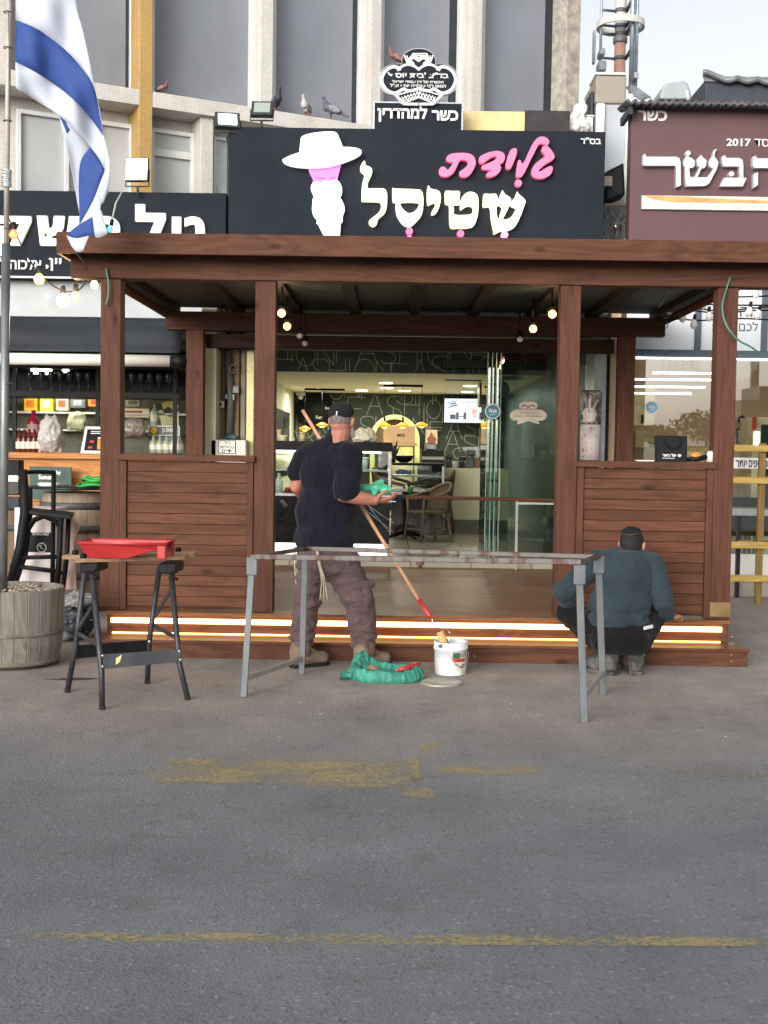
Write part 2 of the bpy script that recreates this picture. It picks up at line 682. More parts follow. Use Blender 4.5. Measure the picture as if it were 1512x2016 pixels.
tag(marking(300, 1342, 470, 1366, 480, 1352, 320, 1328, pm3), 'faint yellow line between workbench and pergola step')

# ------------------------------------------------------------------ pergola
X0, X1 = -2.24, 2.66
YP, YR = 8.5, 12.04
per = thing('pergola', 'red brown timber pergola with flat roof, low slatted walls and two glowing steps', 'pergola', (.2, 10.2, 0))
DZ = .275
zb = P(800, 557, YP).z          # underside of the front beam
zt = zb + .18
posts = []
for px0, px1, Y in ((198, 238, YP), (502.5, 543, YP), (1104, 1144, YP), (1414, 1454, YP)):
    xa, xb = P(px0, 600, Y).x, P(px1, 600, Y).x
    posts.append((xa, xb))
    MB().box(xa, xb, Y, Y + .14, DZ, zb).build('post', w_z, per, .006)
for px0, px1 in ((366, 400), (1217, 1250)):
    xa, xb = P(px0, 760, YR).x, P(px1, 760, YR).x
    MB().box(xa, xb, YR, YR + .14, DZ, zb).build('post', w_z, per, .006)
MB().box(X0, X1, YP - .02, YP + .12, zb, zt).build('beam', w_x, per, .006)
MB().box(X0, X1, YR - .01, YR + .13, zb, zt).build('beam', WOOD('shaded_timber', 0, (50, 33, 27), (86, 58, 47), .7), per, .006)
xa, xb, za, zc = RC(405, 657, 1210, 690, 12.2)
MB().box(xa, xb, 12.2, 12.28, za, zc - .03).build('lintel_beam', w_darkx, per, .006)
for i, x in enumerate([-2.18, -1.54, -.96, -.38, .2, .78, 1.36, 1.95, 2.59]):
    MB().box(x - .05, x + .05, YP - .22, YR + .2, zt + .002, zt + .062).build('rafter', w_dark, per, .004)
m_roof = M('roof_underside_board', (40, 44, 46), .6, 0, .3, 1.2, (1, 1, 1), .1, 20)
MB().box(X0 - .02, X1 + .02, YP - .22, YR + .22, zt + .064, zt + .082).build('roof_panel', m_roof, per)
zf = P(800, 508, 8.27).z
MB().box(X0 - .03, X1 + .05, YP - .25, YP - .222, zf, zt + .095).build('fascia', w_x, per, .004)
MB().box(X0 - .045, X0 - .021, YP - .222, YR + .22, zf, zt + .095).build('fascia', w_y, per, .004)
MB().box(X1 + .021, X1 + .045, YP - .222, YR + .22, zf, zt + .095).build('fascia', w_y, per, .004)
# deck boards run across, ends on the step
d = MB()
yb = 8.43
while yb < 12.05:
    d.box(-1.98, 2.37, yb, yb + .116, DZ - .025, DZ)
    yb += .122
d.build('deck', w_deck, per, .003, 1)
MB().box(-1.95, 2.34, 8.47, 12.05, .03, DZ - .026).build('deck_base', w_x, per)
MB().box(-1.97, 2.36, 8.45, 8.468, .124, DZ - .0265).build('riser', w_x, per, .003)
s0, s1 = G(160, 1304).x, G(1466, 1310).x
MB().box(s0, s1, 8.17, 8.2, 0, .1).build('riser', w_x, per, .003)
MB().box(s0 - .01, s1 + .01, 8.155, 8.449, .1, .123).build('step_tread', WOOD('stained_tread', 0, (70, 41, 31), (116, 72, 55), .4, coat=.15, bump=.08), per, .004)
m_led = EMIT('warm_led_strip', (255, 200, 126), 7)
MB().box(-1.94, 2.31, 8.434, 8.4485, .196, .228).build('led_strip', m_led, per)
MB().box(-1.93, 2.3, 8.425, 8.437, .1235, .1305).build('led_strip', EMIT('warm_led_strip_low', (255, 186, 104), 4.5), per)
for xa, xb in (posts[3], ):
    MB().box(xa - .004, xb + .004, YP - .006, YP - .001, DZ + .02, DZ + .12).build('post_bracket', m_brass, per, .002)
xa, xb = posts[0]
MB().box(xa, xb, YP - .012, YP - .001, DZ + .02, DZ + .125).build('post_bracket', w_x, per, .003)


def half_wall(xl, xr, zcap):
    """boarded low wall between two posts: cap rail, side trims, boards"""
    MB().box(xl - .012, xr + .012, YP - .035, YP + .17, zcap - .045, zcap).build('cap_rail', w_x, per, .005)
    for x in (xl + .001, xr - .046):
        MB().box(x, x + .045, YP - .012, YP + .03, DZ + .005, zcap - .046).build('trim', w_z, per, .003)
    b = MB()
    z = DZ + .03
    n = 14
    h = (zcap - .05 - z) / n
    for i in range(n):
        za = z + i * h
        y = YP + .008 + rnd.uniform(-.001, .001)
        b.box(xl + .047, xr - .047, y, y + .02, za + .0013, za + h - .0013)
    b.build('slat_boards', w_x, per, .0022, 1)
    MB().box(xl + .02, xr - .02, YP + .04, YP + .055, DZ + .02, zcap - .05).build('backing_board', w_x, per)


zc1 = P(367, 895, YP).z
half_wall(posts[0][1], posts[1][0], zc1)
half_wall(posts[2][1], posts[3][0], zc1)
PER_CAP = zc1
# screws in the step ends
sc = MB()
for px, py in ((1441, 1268), (1441, 1254), (1440, 1290), (1440, 1302), (170, 1283), (170, 1297), (935, 1276), (935, 1292)):
    p = P(px, py, 8.168)
    sc.ball(p, .006, 6)
sc.build('screw', m_chrome, per)


# ------------------------------------------------------------------ spots under the pergola roof
def spotlight(px, py, Y, lit, label, e):
    p = P(px, py, Y)
    t = thing('spotlight', label, 'spotlight', p, 'track spotlights under the pergola roof')
    a = V(0, 0, .0)
    MB().tube([p + V(0, .02, .05), p + V(0, .11, .03)], [.03, .032], 12).build('housing', m_black, t)
    MB().tube([p + V(0, .06, .04), p + V(0, .06, zb - p.z + .17)], .008, 6).build('stem', m_black, t)
    if lit:
        MB().ball(p + V(0, .015, 0), (.034, .03, .034), 12).build('bulb', EMIT('warm_spot_bulb', (255, 165, 84), 3.2), t)
        lamp('spot_glow', p + V(0, -.06, -.03), e, (1, .72, .42), .04, parent=t)
    else:
        MB().ball(p + V(0, .01, 0), (.03, .02, .026), 10).build('bulb', M('dull_bulb', (200, 190, 180), .2), t)
    return t


spotlight(554, 616, 10.0, 1, 'lit warm spotlight under the roof, upper one beside the second post', 4)
spotlight(565, 642, 10.6, 1, 'lit warm spotlight under the roof, lower one beside the second post', 4)
spotlight(590, 661, 11.2, 0, 'dark spotlight under the roof right of the lit pair on the left', 0)
spotlight(600, 676, 11.7, 0, 'dark small spotlight lowest of the left row under the roof', 0)
spotlight(1088, 618, 10.0, 1, 'lit warm spotlight under the roof touching the third post', 4)
spotlight(1050, 647, 10.6, 1, 'lit warm spotlight under the roof further left of the third post', 4)
spotlight(1024, 668, 11.3, 0, 'dark spotlight under the roof left of the lit pair on the right', 0)


# green cables
def cable(name, label, pts, r=.006, col=(72, 128, 106)):
    mb = MB()
    mb.tube(curve3(pts, 8), r, 8)
    o = mb.build(name, M('green_cable', col, .4, 0, .2, 5))
    return tag(o, label, 'cable')


cable('green_cable', 'short green cable end hanging over the left front post', [P(209, 528, 8.455), P(214, 560, 8.46), P(213, 585, 8.46), P(209, 600, 8.47)], .0075)
cable('green_cable', 'long green cable looping down from the front beam past the right front post',
      [P(1438, 545, 8.46), P(1430, 570, 8.45), P(1422, 605, 8.4), P(1430, 640, 8.36), P(1452, 668, 8.36), P(1480, 684, 8.4), P(1503, 701, 8.45)], .0068)
cable('green_cable', 'short green cable end poking down from the roof near the right corner', [P(1309, 575, 9.5), P(1304, 590, 9.5), P(1297, 605, 9.5)], .0075)
# ------------------------------------------------------------------ oblique upper building
FA, FB = P(0, 150, 12.8), P(704, 150, 14.76)
fd = Vector((FB.x - FA.x, FB.y - FA.y, 0)).normalized()
fn = Vector((fd.y, -fd.x, 0))          # towards the street


def FPt(px, py, o=0.0):
    d = ray(px, py)
    base = Vector((FA.x, FA.y, 0)) + fn * o
    t = (base - Vector((0, 0, EYE))).dot(fn) / d.dot(fn)
    return Vector((0, 0, EYE)) + d * t


def fs_(px, o=0.0, py=150):
    return (FPt(px, py, o) - Vector((FA.x, FA.y, 0))).dot(fd)


def fbox(mb, s0, s1, o0, o1, z0, z1):
    b = Vector((FA.x, FA.y, 0))
    vs = []
    for z in (z0, z1):
        for s, o in ((s0, o1), (s1, o1), (s1, o0), (s0, o0)):
            p = b + fd * s + fn * o
            vs.append((p.x, p.y, z))
    mb.add(vs, [(3, 2, 1, 0), (4, 5, 6, 7), (0, 1, 5, 4), (1, 2, 6, 5), (2, 3, 7, 6), (3, 0, 4, 7)])
    return mb


def tile_mat(name, c1, c2, mortar):
    k = NT(name)
    tc = k.n('TexCoord')
    sp = k.n('SeparateXYZ')
    k.l(tc.outputs['Object'], sp.inputs[0])
    cb = k.n('CombineXYZ')
    k.l(k.math('ADD', sp.outputs[0], sp.outputs[1]), cb.inputs[0])
    k.l(sp.outputs[2], cb.inputs[1])
    br = k.n('TexBrick')
    br.inputs['Color1'].default_value = srgb(*c1)
    br.inputs['Color2'].default_value = srgb(*c2)
    br.inputs['Mortar'].default_value = srgb(*mortar)
    br.inputs['Scale'].default_value = 1
    br.offset = 0
    br.inputs['Brick Width'].default_value = .055
    br.inputs['Row Height'].default_value = .024
    br.inputs['Mortar Size'].default_value = .0022
    k.l(cb.outputs[0], br.inputs['Vector'])
    d = k.ramp(k.noise(k.coord((1, 1, .35)), 2.2, 5, .65), [(.3, (.86, .85, .83, 1)), (.6, (1.04, 1.04, 1.04, 1))])
    k.l(k.mix(1, br.outputs['Color'], d, 'MULTIPLY'), k.b.inputs['Base Color'])
    k.b.inputs['Roughness'].default_value = .6
    return k.m


def shutter_mat(name, c1, c2, pitch):
    k = NT(name)
    sp = k.n('SeparateXYZ')
    k.l(k.n('TexCoord').outputs['Object'], sp.inputs[0])
    f = k.math('FRACT', k.math('MULTIPLY', sp.outputs[2], 1 / pitch))
    tri = k.math('ABSOLUTE', k.math('SUBTRACT', f, .5))
    col = k.ramp(tri, [(.0, srgb(*c1)), (.38, srgb(*c1)), (.5, srgb(*c2))])
    d = k.ramp(k.noise(k.coord((.8, .8, .5)), 1.5, 5, .6), [(.3, (.82, .82, .82, 1)), (.7, (1.05, 1.05, 1.05, 1))])
    k.l(k.mix(1, col, d, 'MULTIPLY'), k.b.inputs['Base Color'])
    k.b.inputs['Roughness'].default_value = .45
    k.bump(tri, .18, .004)
    return k.m


m_tile = tile_mat('cream_mosaic_tile', (212, 210, 206), (203, 199, 193), (180, 175, 168))
m_ytile = tile_mat('ochre_mosaic_tile', (192, 158, 96), (180, 147, 88), (156, 128, 82))
m_shut = shutter_mat('grey_roller_shutter', (136, 141, 150), (120, 125, 134), .03)
m_shut2 = shutter_mat('pale_roller_shutter', (182, 185, 187), (164, 167, 170), .03)
m_frame = M('aluminium_frame', (214, 216, 216), .4, .1, .1, 4)
m_shadow_trim = M('shadow_and_dark_trim', (42, 47, 54), .6)  # edge shadows of the shutters, also dark trim elsewhere
ZL1 = FPt(0, 137).z
ZL0 = ZL1 - .17
ZT = 8.2
bld = thing('office_building', 'pale tiled upper building with tall grey shutters, a slanting ledge and one ochre pillar', 'building', (FB.x, FB.y + 1, 0))
mb = MB()
s_end = fs_(1141)
fbox(mb, -3, s_end - .02, -4, -.34, 3.3, ZT)
mb.build('wall', m_tile, bld)
mb = MB()
fbox(mb, -3, s_end, -.33, .07, ZL0, ZL1)
mb.build('ledge', m_tile, bld, .008)
for a, b in ((-34, 22), (512, 537), (730, 750), (928, 948)):
    mb = MB()
    fbox(mb, fs_(a), fs_(b), -.338, 0, ZL1 + .001, ZT)
    mb.build('pillar', m_tile, bld, .006)
mb = MB()
fbox(mb, fs_(1113), s_end, -.338, .0, 3.6, ZL0 - .001)
mb.build('pillar', m_tile, bld, .006)
mb = MB()
fbox(mb, fs_(1113), s_end, -.338, .0, ZL1 + .001, ZT)
mb.build('pillar', M('rough_stone_edge', (170, 163, 154), .9, 0, .35, 9, bump=.6, bscale=25), bld, .01)
mb = MB()
fbox(mb, fs_(274, .07), fs_(300, .07), -.338, .075, 3.31, ZT)
p_y = mb.build('pillar', m_ytile, bld, .006)
p_y['label'] = 'ochre yellow tiled pillar'
mb = MB()
fbox(mb, fs_(396), fs_(421), -.338, .0, 3.31, ZL0 - .001)
mb.build('pillar', m_tile, bld, .006)


def window(a, b, z0, z1, mat_, o=-.3, fw=.05, slot=0, transom=None):  # slot: width of the painted edge shadow
    """a..b pixel columns of the clear opening"""
    s0, s1 = fs_(a, o), fs_(b, o)
    mb = MB()
    for (q0, q1, r0, r1) in ((s0 - fw, s0, z0, z1), (s1, s1 + fw, z0, z1), (s0, s1, z1 - fw, z1), (s0, s1, z0, z0 + fw)):
        fbox(mb, q0, q1, o - .03, o + .05, r0, r1)
    if transom:
        fbox(mb, s0, s1, o - .03, o + .05, transom - .04, transom + .04)
    w_ = mb.build('window', m_frame, bld, .004)
    mb = MB()
    fbox(mb, s0 + .001, s1 - slot - .001, o - .025, o, z0 + fw + .001, z1 - fw - .001)
    mb.build('shutter', mat_, w_)
    if slot:
        mb = MB()
        fbox(mb, s1 - slot, s1 - .001, o - .035, o - .012, z0 + fw + .001, z1 - fw - .001)
        mb.build('edge_shadow', m_shadow_trim, w_)  # shadow along the shutter edge, made as a dark strip
    return w_


for a, b, sl in ((-36, 6, 0), (48, 254, .04), (302, 488, 0), (540, 703, .07), (752, 899, .12), (950, 1088, .14)):
    window(a, b, ZL1 + .002, ZT, m_shut, slot=sl)
za = FPt(120, 200).z - .12
for a, b, tr in ((40, 126, None), (196, 254, None), (303, 374, 1)):
    ztop = ZL0 - .14
    window(a, b, 3.31, ztop, m_shut2, o=-.27, fw=.045, transom=FPt(330, 304, -.27).z if tr else None)
window(424, 470, 3.31, ZL0 - .14, M('pale_grey_panel', (196, 204, 206), .5), o=-.27, fw=.03)

# ------------------------------------------------------------------ ice cream shop: shell of the shop behind the pergola
ZF = .353
YG = 12.3
shop = thing('shop_building', 'ice cream shop room with pale ceiling and dark wallpaper of thin outlined letters', 'shop', (.2, 17, 0))
XL, XR, YB_ = -1.78, 2.02, 22.0
ZC = P(770, 775, YB_).z
YK = 16.3
ZH = 2.86
m_floor = None
k = NT('pale_floor_tiles')
br = k.n('TexBrick')
br.offset = 0
for nm, v in (('Color1', srgb(168, 164, 146)), ('Color2', srgb(156, 152, 136)), ('Mortar', srgb(112, 108, 98))):
    br.inputs[nm].default_value = v
br.inputs['Scale'].default_value = 1
br.inputs['Brick Width'].default_value = .6
br.inputs['Row Height'].default_value = .6
br.inputs['Mortar Size'].default_value = .008
k.l(k.coord(), br.inputs['Vector'])
k.l(br.outputs['Color'], k.b.inputs['Base Color'])
k.b.inputs['Roughness'].default_value = .22
m_floor = k.m
m_wallpaper = M('dark_green_wallpaper', (36, 46, 40), .7, 0, .12, 3)
m_cream = M('cream_plaster', (214, 212, 188), .8, 0, .06, 2)
MB().box(XL, XR, 12.06, YB_ + .2, .03, ZF).build('floor', m_floor, shop)
MB().box(XL, XR, YB_, YB_ + .15, ZF, 3).build('wall', m_wallpaper, shop)
MB().box(XL - .15, XL, 12.3, YB_ + .15, 0, 3).build('wall', m_cream, shop)
MB().box(XR, XR + .12, 12.3, YB_ + .15, 0, 3).build('wall', M('teal_grey_wall', (128, 138, 138), .35), shop)
MB().box(XL, XR, YK, YB_, ZC, ZC + .1).build('ceiling', m_cream, shop)
MB().box(XL, XR, YK - .12, YK, ZC - .002, 3).build('bulkhead', m_wallpaper, shop)
MB().box(XL, XR, 12.3, YK - .121, ZH, ZH + .1).build('ceiling', m_cream, shop)
MB().box(XL + .001, XR - .001, YK - .2, YK - .121, ZH - .06, ZH - .001).build('cornice', m_cream, shop)
xa, xb, za, zb_ = RC(868, 708, 957, 726, YK - .16)
ac = MB()
ac.box(xa, xb, YK - .16, YK - .121, za, zb_)
ac.m = 1
for i in range(5):
    ac.box(xa + .02, xb - .02, YK - .168, YK - .161, za + .012 + i * .022, za + .022 + i * .022)
ac.build('air_grille', [m_black, M('grille_slats', (70, 74, 72), .5)], shop)
# upper front of the shop (carries the sign)
MB().box(-1.72, 2.1, 12.52, 12.8, 2.62, 4.55).build('front_wall', M('dark_front_wall', (52, 54, 56), .8, bump=.1), shop)
MB().box(-1.72, 2.24, 12.8, 15.3, 4.2, 4.3).build('roof', m_concrete, shop)

# outlined letters of the wallpaper
GLY = {'F': [[(1, 1), (0, 1), (0, 0)], [(0, .52), (.8, .52)]], 'A': [[(0, 0), (.5, 1), (1, 0)], [(.2, .38), (.8, .38)]],
       'S': [[(.95, .85), (.8, .97), (.5, 1), (.2, .95), (.08, .78), (.2, .6), (.5, .5), (.8, .42), (.93, .24), (.8, .06), (.5, 0), (.2, .03), (.05, .17)]],
       'H': [[(0, 0), (0, 1)], [(1, 0), (1, 1)], [(0, .5), (1, .5)]], 'I': [[(.5, 0), (.5, 1)]],
       'O': [[(.5 + .5 * math.cos(t * math.pi / 8), .5 + .5 * math.sin(t * math.pi / 8)) for t in range(17)]], 'N': [[(0, 0), (0, 1), (1, 0), (1, 1)]]}


def seg_clip(a, b, x0, x1, z0, z1):
    t0, t1 = 0.0, 1.0
    dx, dz = b[0] - a[0], b[1] - a[1]
    for p_, q_ in ((-dx, a[0] - x0), (dx, x1 - a[0]), (-dz, a[1] - z0), (dz, z1 - a[1])):
        if abs(p_) < 1e-9:
            if q_ < 0:
                return None
            continue
        t = q_ / p_
        if p_ < 0:
            t0 = max(t0, t)
        else:
            t1 = min(t1, t)
    if t0 >= t1:
        return None
    return (a[0] + dx * t0, a[1] + dz * t0), (a[0] + dx * t1, a[1] + dz * t1)


def letters(mb, x0, x1, z0, z1, Y, hgt, th, ph=.3):
    z = z1 - hgt * ph
    word = 'FASHION'
    i = 2
    n_ = 0
    while z > z0 - hgt:
        x = x0 - rnd.uniform(0, 1.2) * hgt
        while x < x1:
            ch = word[i % 7]
            s_ = rnd.uniform(.85, 1.25)
            wdt = hgt * s_ * (.2 if ch == 'I' else .74)
            dz = rnd.uniform(-.22, .22) * hgt
            for st in GLY[ch]:
                pts = [(x + u_ * wdt, z + dz + v * hgt * s_) for u_, v in st]
                for a, b in zip(pts, pts[1:]):
                    c_ = seg_clip(a, b, x0, x1, z0, z1)
                    if c_:
                        n_ += 1
                        mb.bar((c_[0][0], Y, c_[0][1]), (c_[1][0], Y, c_[1][1]), th, .003 + .00003 * (n_ % 60), (0, 1, 0))
            x += wdt + hgt * rnd.uniform(.0, .16)
            i += 1
        z -= hgt * .86
    return mb


m_line = M('pale_letter_outline', (132, 138, 126), .6)
letters(MB(), XL + .02, XR - .02, 1.2, ZC - .02, YB_ - .003, .36, .012).build('wallpaper_lettering', m_line, shop)
letters(MB(), XL + .02, XR - .02, ZC + .01, 2.8, YK - .124, .3, .009, .75).build('wallpaper_lettering', m_line, shop)

# ------------------------------------------------------------------ main sign
YS = 12.32
sx0, sx1, sz0, sz1 = P(450, 360, YS).x, P(1190, 360, YS).x, 3.2, P(800, 254, YS).z
sign = thing('shop_sign', 'big black sign over the pergola with lit hatted ice cream cone and pink letters', 'sign', ((sx0 + sx1) / 2, YS, sz0))
MB().box(sx0, sx1, YS, YS + .19, sz0, sz1).build('panel', m_sign, sign, .008)
m_lit = EMIT('lit_white_face', (255, 255, 250), .55, (225, 225, 222))
m_litc = EMIT('lit_cream_letter', (255, 250, 205), .62, (226, 222, 190))
m_pink = EMIT('lit_pink_letter', (240, 96, 140), .26, (222, 108, 148))
m_face = EMIT('lit_pink_face', (255, 110, 215), .3, (226, 110, 200))
m_dot = EMIT('lit_pink_dot', (236, 92, 140), .55, (220, 90, 135))
m_dot2 = EMIT('lit_bright_pink_dot', (250, 150, 220), .8, (235, 130, 200))


def outline(pts, ox, oy, sc_, Y, front, sm=4):
    q = smooth_ring(pts, sm) if sm > 1 else pts
    return [P(ox + x / sc_, oy + y / sc_, Y) + V(0, -front, 0) for x, y in q]


def cut(name, pts, ox, oy, sc_, mat_, th=.07, sm=3, front=.075, holes=(), Y=YS, parent=sign):
    mb = MB()
    mb.prism(outline(pts, ox, oy, sc_, Y, front, sm), (0, th, 0), [outline(h, ox, oy, sc_, Y, front, sm) for h in holes])
    return mb.build(name, mat_, parent, fix=True)


Z = (540, 250, 7.56)
cut('hat', [(135, 540), (150, 510), (260, 455), (372, 418), (384, 400), (392, 330), (405, 215), (425, 180), (500, 145), (650, 118), (800, 106), (900, 111), (940, 132), (965, 180), (1000, 262), (1022, 320), (1040, 333), (1130, 335), (1230, 350), (1290, 375), (1300, 400), (1280, 440), (1180, 500), (1000, 570), (820, 620), (620, 638), (420, 633), (260, 610), (170, 575)], *Z, m_lit, .06, 3, .1)
fc = cut('face', [(525, 620), (750, 600), (975, 560), (978, 640), (960, 720), (940, 790), (935, 828), (900, 830), (860, 815), (830, 840), (770, 815), (710, 850), (650, 832), (600, 858), (575, 840), (582, 800), (545, 730)], *Z, m_face, .04, 3, .05)
cut('beard_and_cone', [(575, 862), (650, 834), (705, 852), (770, 818), (830, 842), (875, 820), (945, 815), (990, 870), (1012, 950), (1000, 1030), (982, 1060), (1008, 1110), (1040, 1180), (1050, 1250), (1020, 1345), (1020, 1400), (1008, 1440), (992, 1445), (980, 1600), (966, 1705), (790, 1708), (768, 1690), (660, 1475), (630, 1445), (642, 1410), (590, 1340), (568, 1250), (575, 1150), (580, 1090), (596, 1060), (560, 980), (552, 920)], *Z, m_lit, .055, 3, .07)
ey = MB()
for pts in (((620, 765), (655, 776), (700, 780), (755, 776)), ((828, 770), (868, 782), (892, 768), (910, 764))):
    ey.tube([P(540 + x / 7.56, 250 + y / 7.56, YS) + V(0, -.053, 0) for x, y in pts], .004, 5)
ey.build('eyelid', M('dark_pink_line', (170, 80, 130), .6), fc)
Z = (700, 270, 3.688)
for pts in ([(655, 180), (665, 150), (700, 132), (770, 127), (830, 135), (862, 165), (868, 210), (850, 250), (825, 285), (790, 303), (757, 293), (752, 265), (785, 240), (810, 215), (808, 188), (780, 178), (755, 182), (735, 220), (715, 260), (690, 285), (650, 300), (612, 288), (603, 255), (622, 228), (650, 232), (665, 250), (690, 225), (703, 195), (680, 195)],
            [(893, 170), (905, 150), (960, 125), (1020, 113), (1065, 125), (1080, 155), (1070, 190), (1045, 210), (1052, 235), (1040, 265), (1000, 295), (960, 303), (943, 290), (955, 270), (985, 255), (960, 250), (920, 245), (910, 232), (925, 215), (975, 195), (1010, 175), (1020, 155), (990, 155), (950, 180), (915, 205), (895, 195)],
            [(1115, 115), (1140, 95), (1165, 100), (1163, 140), (1145, 190), (1120, 240), (1095, 243), (1085, 220), (1095, 170)],
            [(1160, 290), (1165, 240), (1175, 185), (1190, 180), (1205, 205), (1225, 180), (1260, 100), (1295, 40), (1330, 12), (1375, 15), (1400, 45), (1385, 72), (1350, 60), (1325, 65), (1300, 110), (1255, 200), (1215, 280), (1190, 303), (1165, 303)],
            [(1350, 85), (1370, 75), (1395, 85), (1430, 130), (1437, 160), (1420, 180), (1370, 210), (1325, 250), (1330, 262), (1370, 240), (1410, 222), (1425, 240), (1410, 280), (1360, 310), (1305, 310), (1275, 285), (1275, 245), (1300, 205), (1350, 165), (1370, 145), (1345, 115)]):
    cut('letter', pts, *Z, m_pink)
for pts, hl in (([(68, 185), (75, 215), (105, 228), (121, 250), (112, 290), (92, 330), (88, 372), (100, 383), (196, 384), (222, 400), (230, 440), (225, 520), (205, 565), (165, 600), (152, 640), (125, 657), (98, 640), (105, 610), (150, 575), (180, 540), (185, 500), (165, 478), (54, 474), (45, 462), (46, 400), (50, 350), (65, 285), (38, 260), (36, 230), (50, 200)], ()),
                ([(268, 376), (285, 385), (440, 390), (475, 400), (490, 440), (488, 530), (470, 585), (420, 640), (385, 658), (340, 640), (300, 580), (290, 520), (293, 484), (270, 478), (266, 430)], ([(330, 482), (452, 483), (454, 515), (430, 548), (388, 563), (350, 540), (330, 510)],)),
                ([(528, 362), (545, 385), (600, 400), (617, 440), (610, 500), (585, 555), (555, 573), (548, 560), (575, 510), (570, 485), (540, 495), (522, 502), (517, 470), (517, 400)], ()),
                ([(650, 403), (700, 403), (752, 405), (753, 450), (752, 495), (712, 500), (712, 540), (718, 572), (800, 575), (840, 565), (850, 530), (830, 508), (795, 512), (760, 535), (757, 490), (775, 440), (815, 410), (860, 415), (887, 450), (888, 540), (875, 610), (850, 655), (800, 668), (740, 668), (686, 664), (678, 580), (676, 505), (650, 492), (646, 450)], ()),
                ([(928, 425), (970, 424), (1018, 425), (1030, 465), (1045, 430), (1062, 397), (1080, 425), (1122, 455), (1115, 500), (1090, 555), (1066, 608), (1120, 595), (1150, 550), (1160, 525), (1122, 505), (1125, 480), (1150, 450), (1168, 407), (1180, 425), (1227, 470), (1215, 520), (1185, 600), (1150, 660), (1100, 685), (1045, 690), (1003, 712), (996, 680), (980, 600), (970, 518), (924, 515), (923, 470)], ([(1024, 505), (1058, 517), (1045, 570), (1034, 605), (1020, 570)],))):
    cut('letter', pts, *Z, m_litc, holes=hl)
for x, y, mt in ((1178, 343, m_pink), (390, 690, m_dot), (390, 748, m_dot2), (760, 708, m_dot), (1078, 717, m_dot2), (1076, 765, m_dot)):
    mb = MB()
    c_ = P(700 + x / 3.688, 270 + y / 3.688, YS)
    mb.lathe([(.036, 0), (.036, .06)], c_, 20, Matrix.Rotation(R(90), 3, 'X'), False)
    mb.build('vowel_dot', mt, sign)
t_ = MB()
txt(t_, 'ד"סב', (1143, 271, 1183, 284), YS - .001, .006, .02)
t_.build('small_lettering', m_white, sign)

# ------------------------------------------------------------------ kosher certificate sign on top
YKO = 12.4
ko = thing('certificate_sign', 'black and white kosher certificate emblem standing on a lettered board above the main sign', 'sign', P(822, 250, YKO))
xa, xb, za, zc_ = RC(735, 201, 911, 250, YKO)
MB().box(xa, xb, YKO, YKO + .06, sz1 + .002, zc_).build('lettered_board', m_sign, ko, .004)
fr = MB()
fw = .012
for q in ((xa, xb, sz1 + .002, sz1 + .002 + fw), (xa, xb, zc_ - fw, zc_), (xa, xa + fw, sz1 + .015, zc_ - fw - .001), (xb - fw, xb, sz1 + .015, zc_ - fw - .001)):
    fr.box(q[0], q[1], YKO - .004, YKO - .0005, q[2], q[3])
fr.build('board_edge', M('grey_edge_trim', (175, 180, 184), .4, .3), ko)
t_ = MB()
txt(t_, 'ןירדהמל', (743, 209, 841, 241), YKO - .001, .012, .035)
txt(t_, 'רשכ', (850, 218, 902, 238), YKO - .001, .012, .035)
t_.build('lettering', m_white, ko)
Z = (725, 90, 7.56)
half = [(750, 55), (640, 70), (550, 120), (508, 190), (495, 250), (500, 288), (450, 290), (400, 290), (320, 300), (240, 345), (185, 420), (160, 510), (175, 600), (220, 680), (300, 735), (390, 755), (450, 822), (530, 900)]
full = half + [(1498 - x, y) for x, y in half[::-1][:-1]]
cut('emblem_plate', full, *Z, M('grey_edge_trim', (1, 1, 1)), .03, 2, .035, Y=YKO, parent=ko)
cx, cy = 749, 480
ins = [(cx + (x - cx) * .975, cy + (y - cy) * .975) for x, y in full]
cut('emblem_face', ins, *Z, m_sign, .01, 2, .041, Y=YKO, parent=ko)


def rib(mb, pts, wd, front, closed=False, sm=4):
    q = smooth_ring(pts, sm, closed)
    p3 = [P(725 + x / 7.56, 90 + y / 7.56, YKO) + V(0, -front, 0) for x, y in q]
    if closed:
        p3.append(p3[0])
    for i, (a, b) in enumerate(zip(p3, p3[1:])):
        e = (b - a).normalized() * wd * .25
        mb.bar(a - e, b + e, wd, .004 + .00005 * (i % 7), (0, 1, 0))


em = MB()
u = .023
for s_ in (1, -1):
    f_ = lambda L: [(x if s_ == 1 else 1498 - x, y) for x, y in L]
    rib(em, f_([(480, 365), (400, 335), (320, 350), (245, 410), (203, 510), (220, 600), (285, 685), (380, 725), (450, 705), (520, 665), (590, 690), (680, 680), (749, 655)]), u * 1.25, .044)
    rib(em, f_([(440, 385), (500, 330), (600, 300), (700, 335), (749, 375)]), u, .046)
    rib(em, f_([(585, 300), (630, 215), (690, 195), (749, 235)]), u * 1.6, .048)
    rib(em, f_([(590, 290), (560, 230), (540, 170)]), u * .6, .05)
    rib(em, f_([(600, 280), (585, 220), (575, 175)]), u * .5, .0485)
    rib(em, f_([(690, 330), (655, 270), (630, 300)]), u * .8, .0505)
    rib(em, f_([(400, 745), (540, 885), (749, 888)]), u * 1.1, .0445, sm=1)
    rib(em, f_([(440, 752), (600, 705), (749, 668)]), u * .5, .0465, sm=1)
    rib(em, f_([(545, 868), (650, 825), (749, 788)]), u * .6, .0475, sm=1)
    for i in range(6):
        x = 500 + i * 45
        rib(em, f_([(x, 780 - i * 14), (x + 40, 840 - i * 12)]), u * .35, .043 + i * .0003, sm=1)
        rib(em, f_([(x + 45, 765 - i * 14), (x + 5, 845 - i * 12)]), u * .35, .0455 + i * .0003, sm=1)
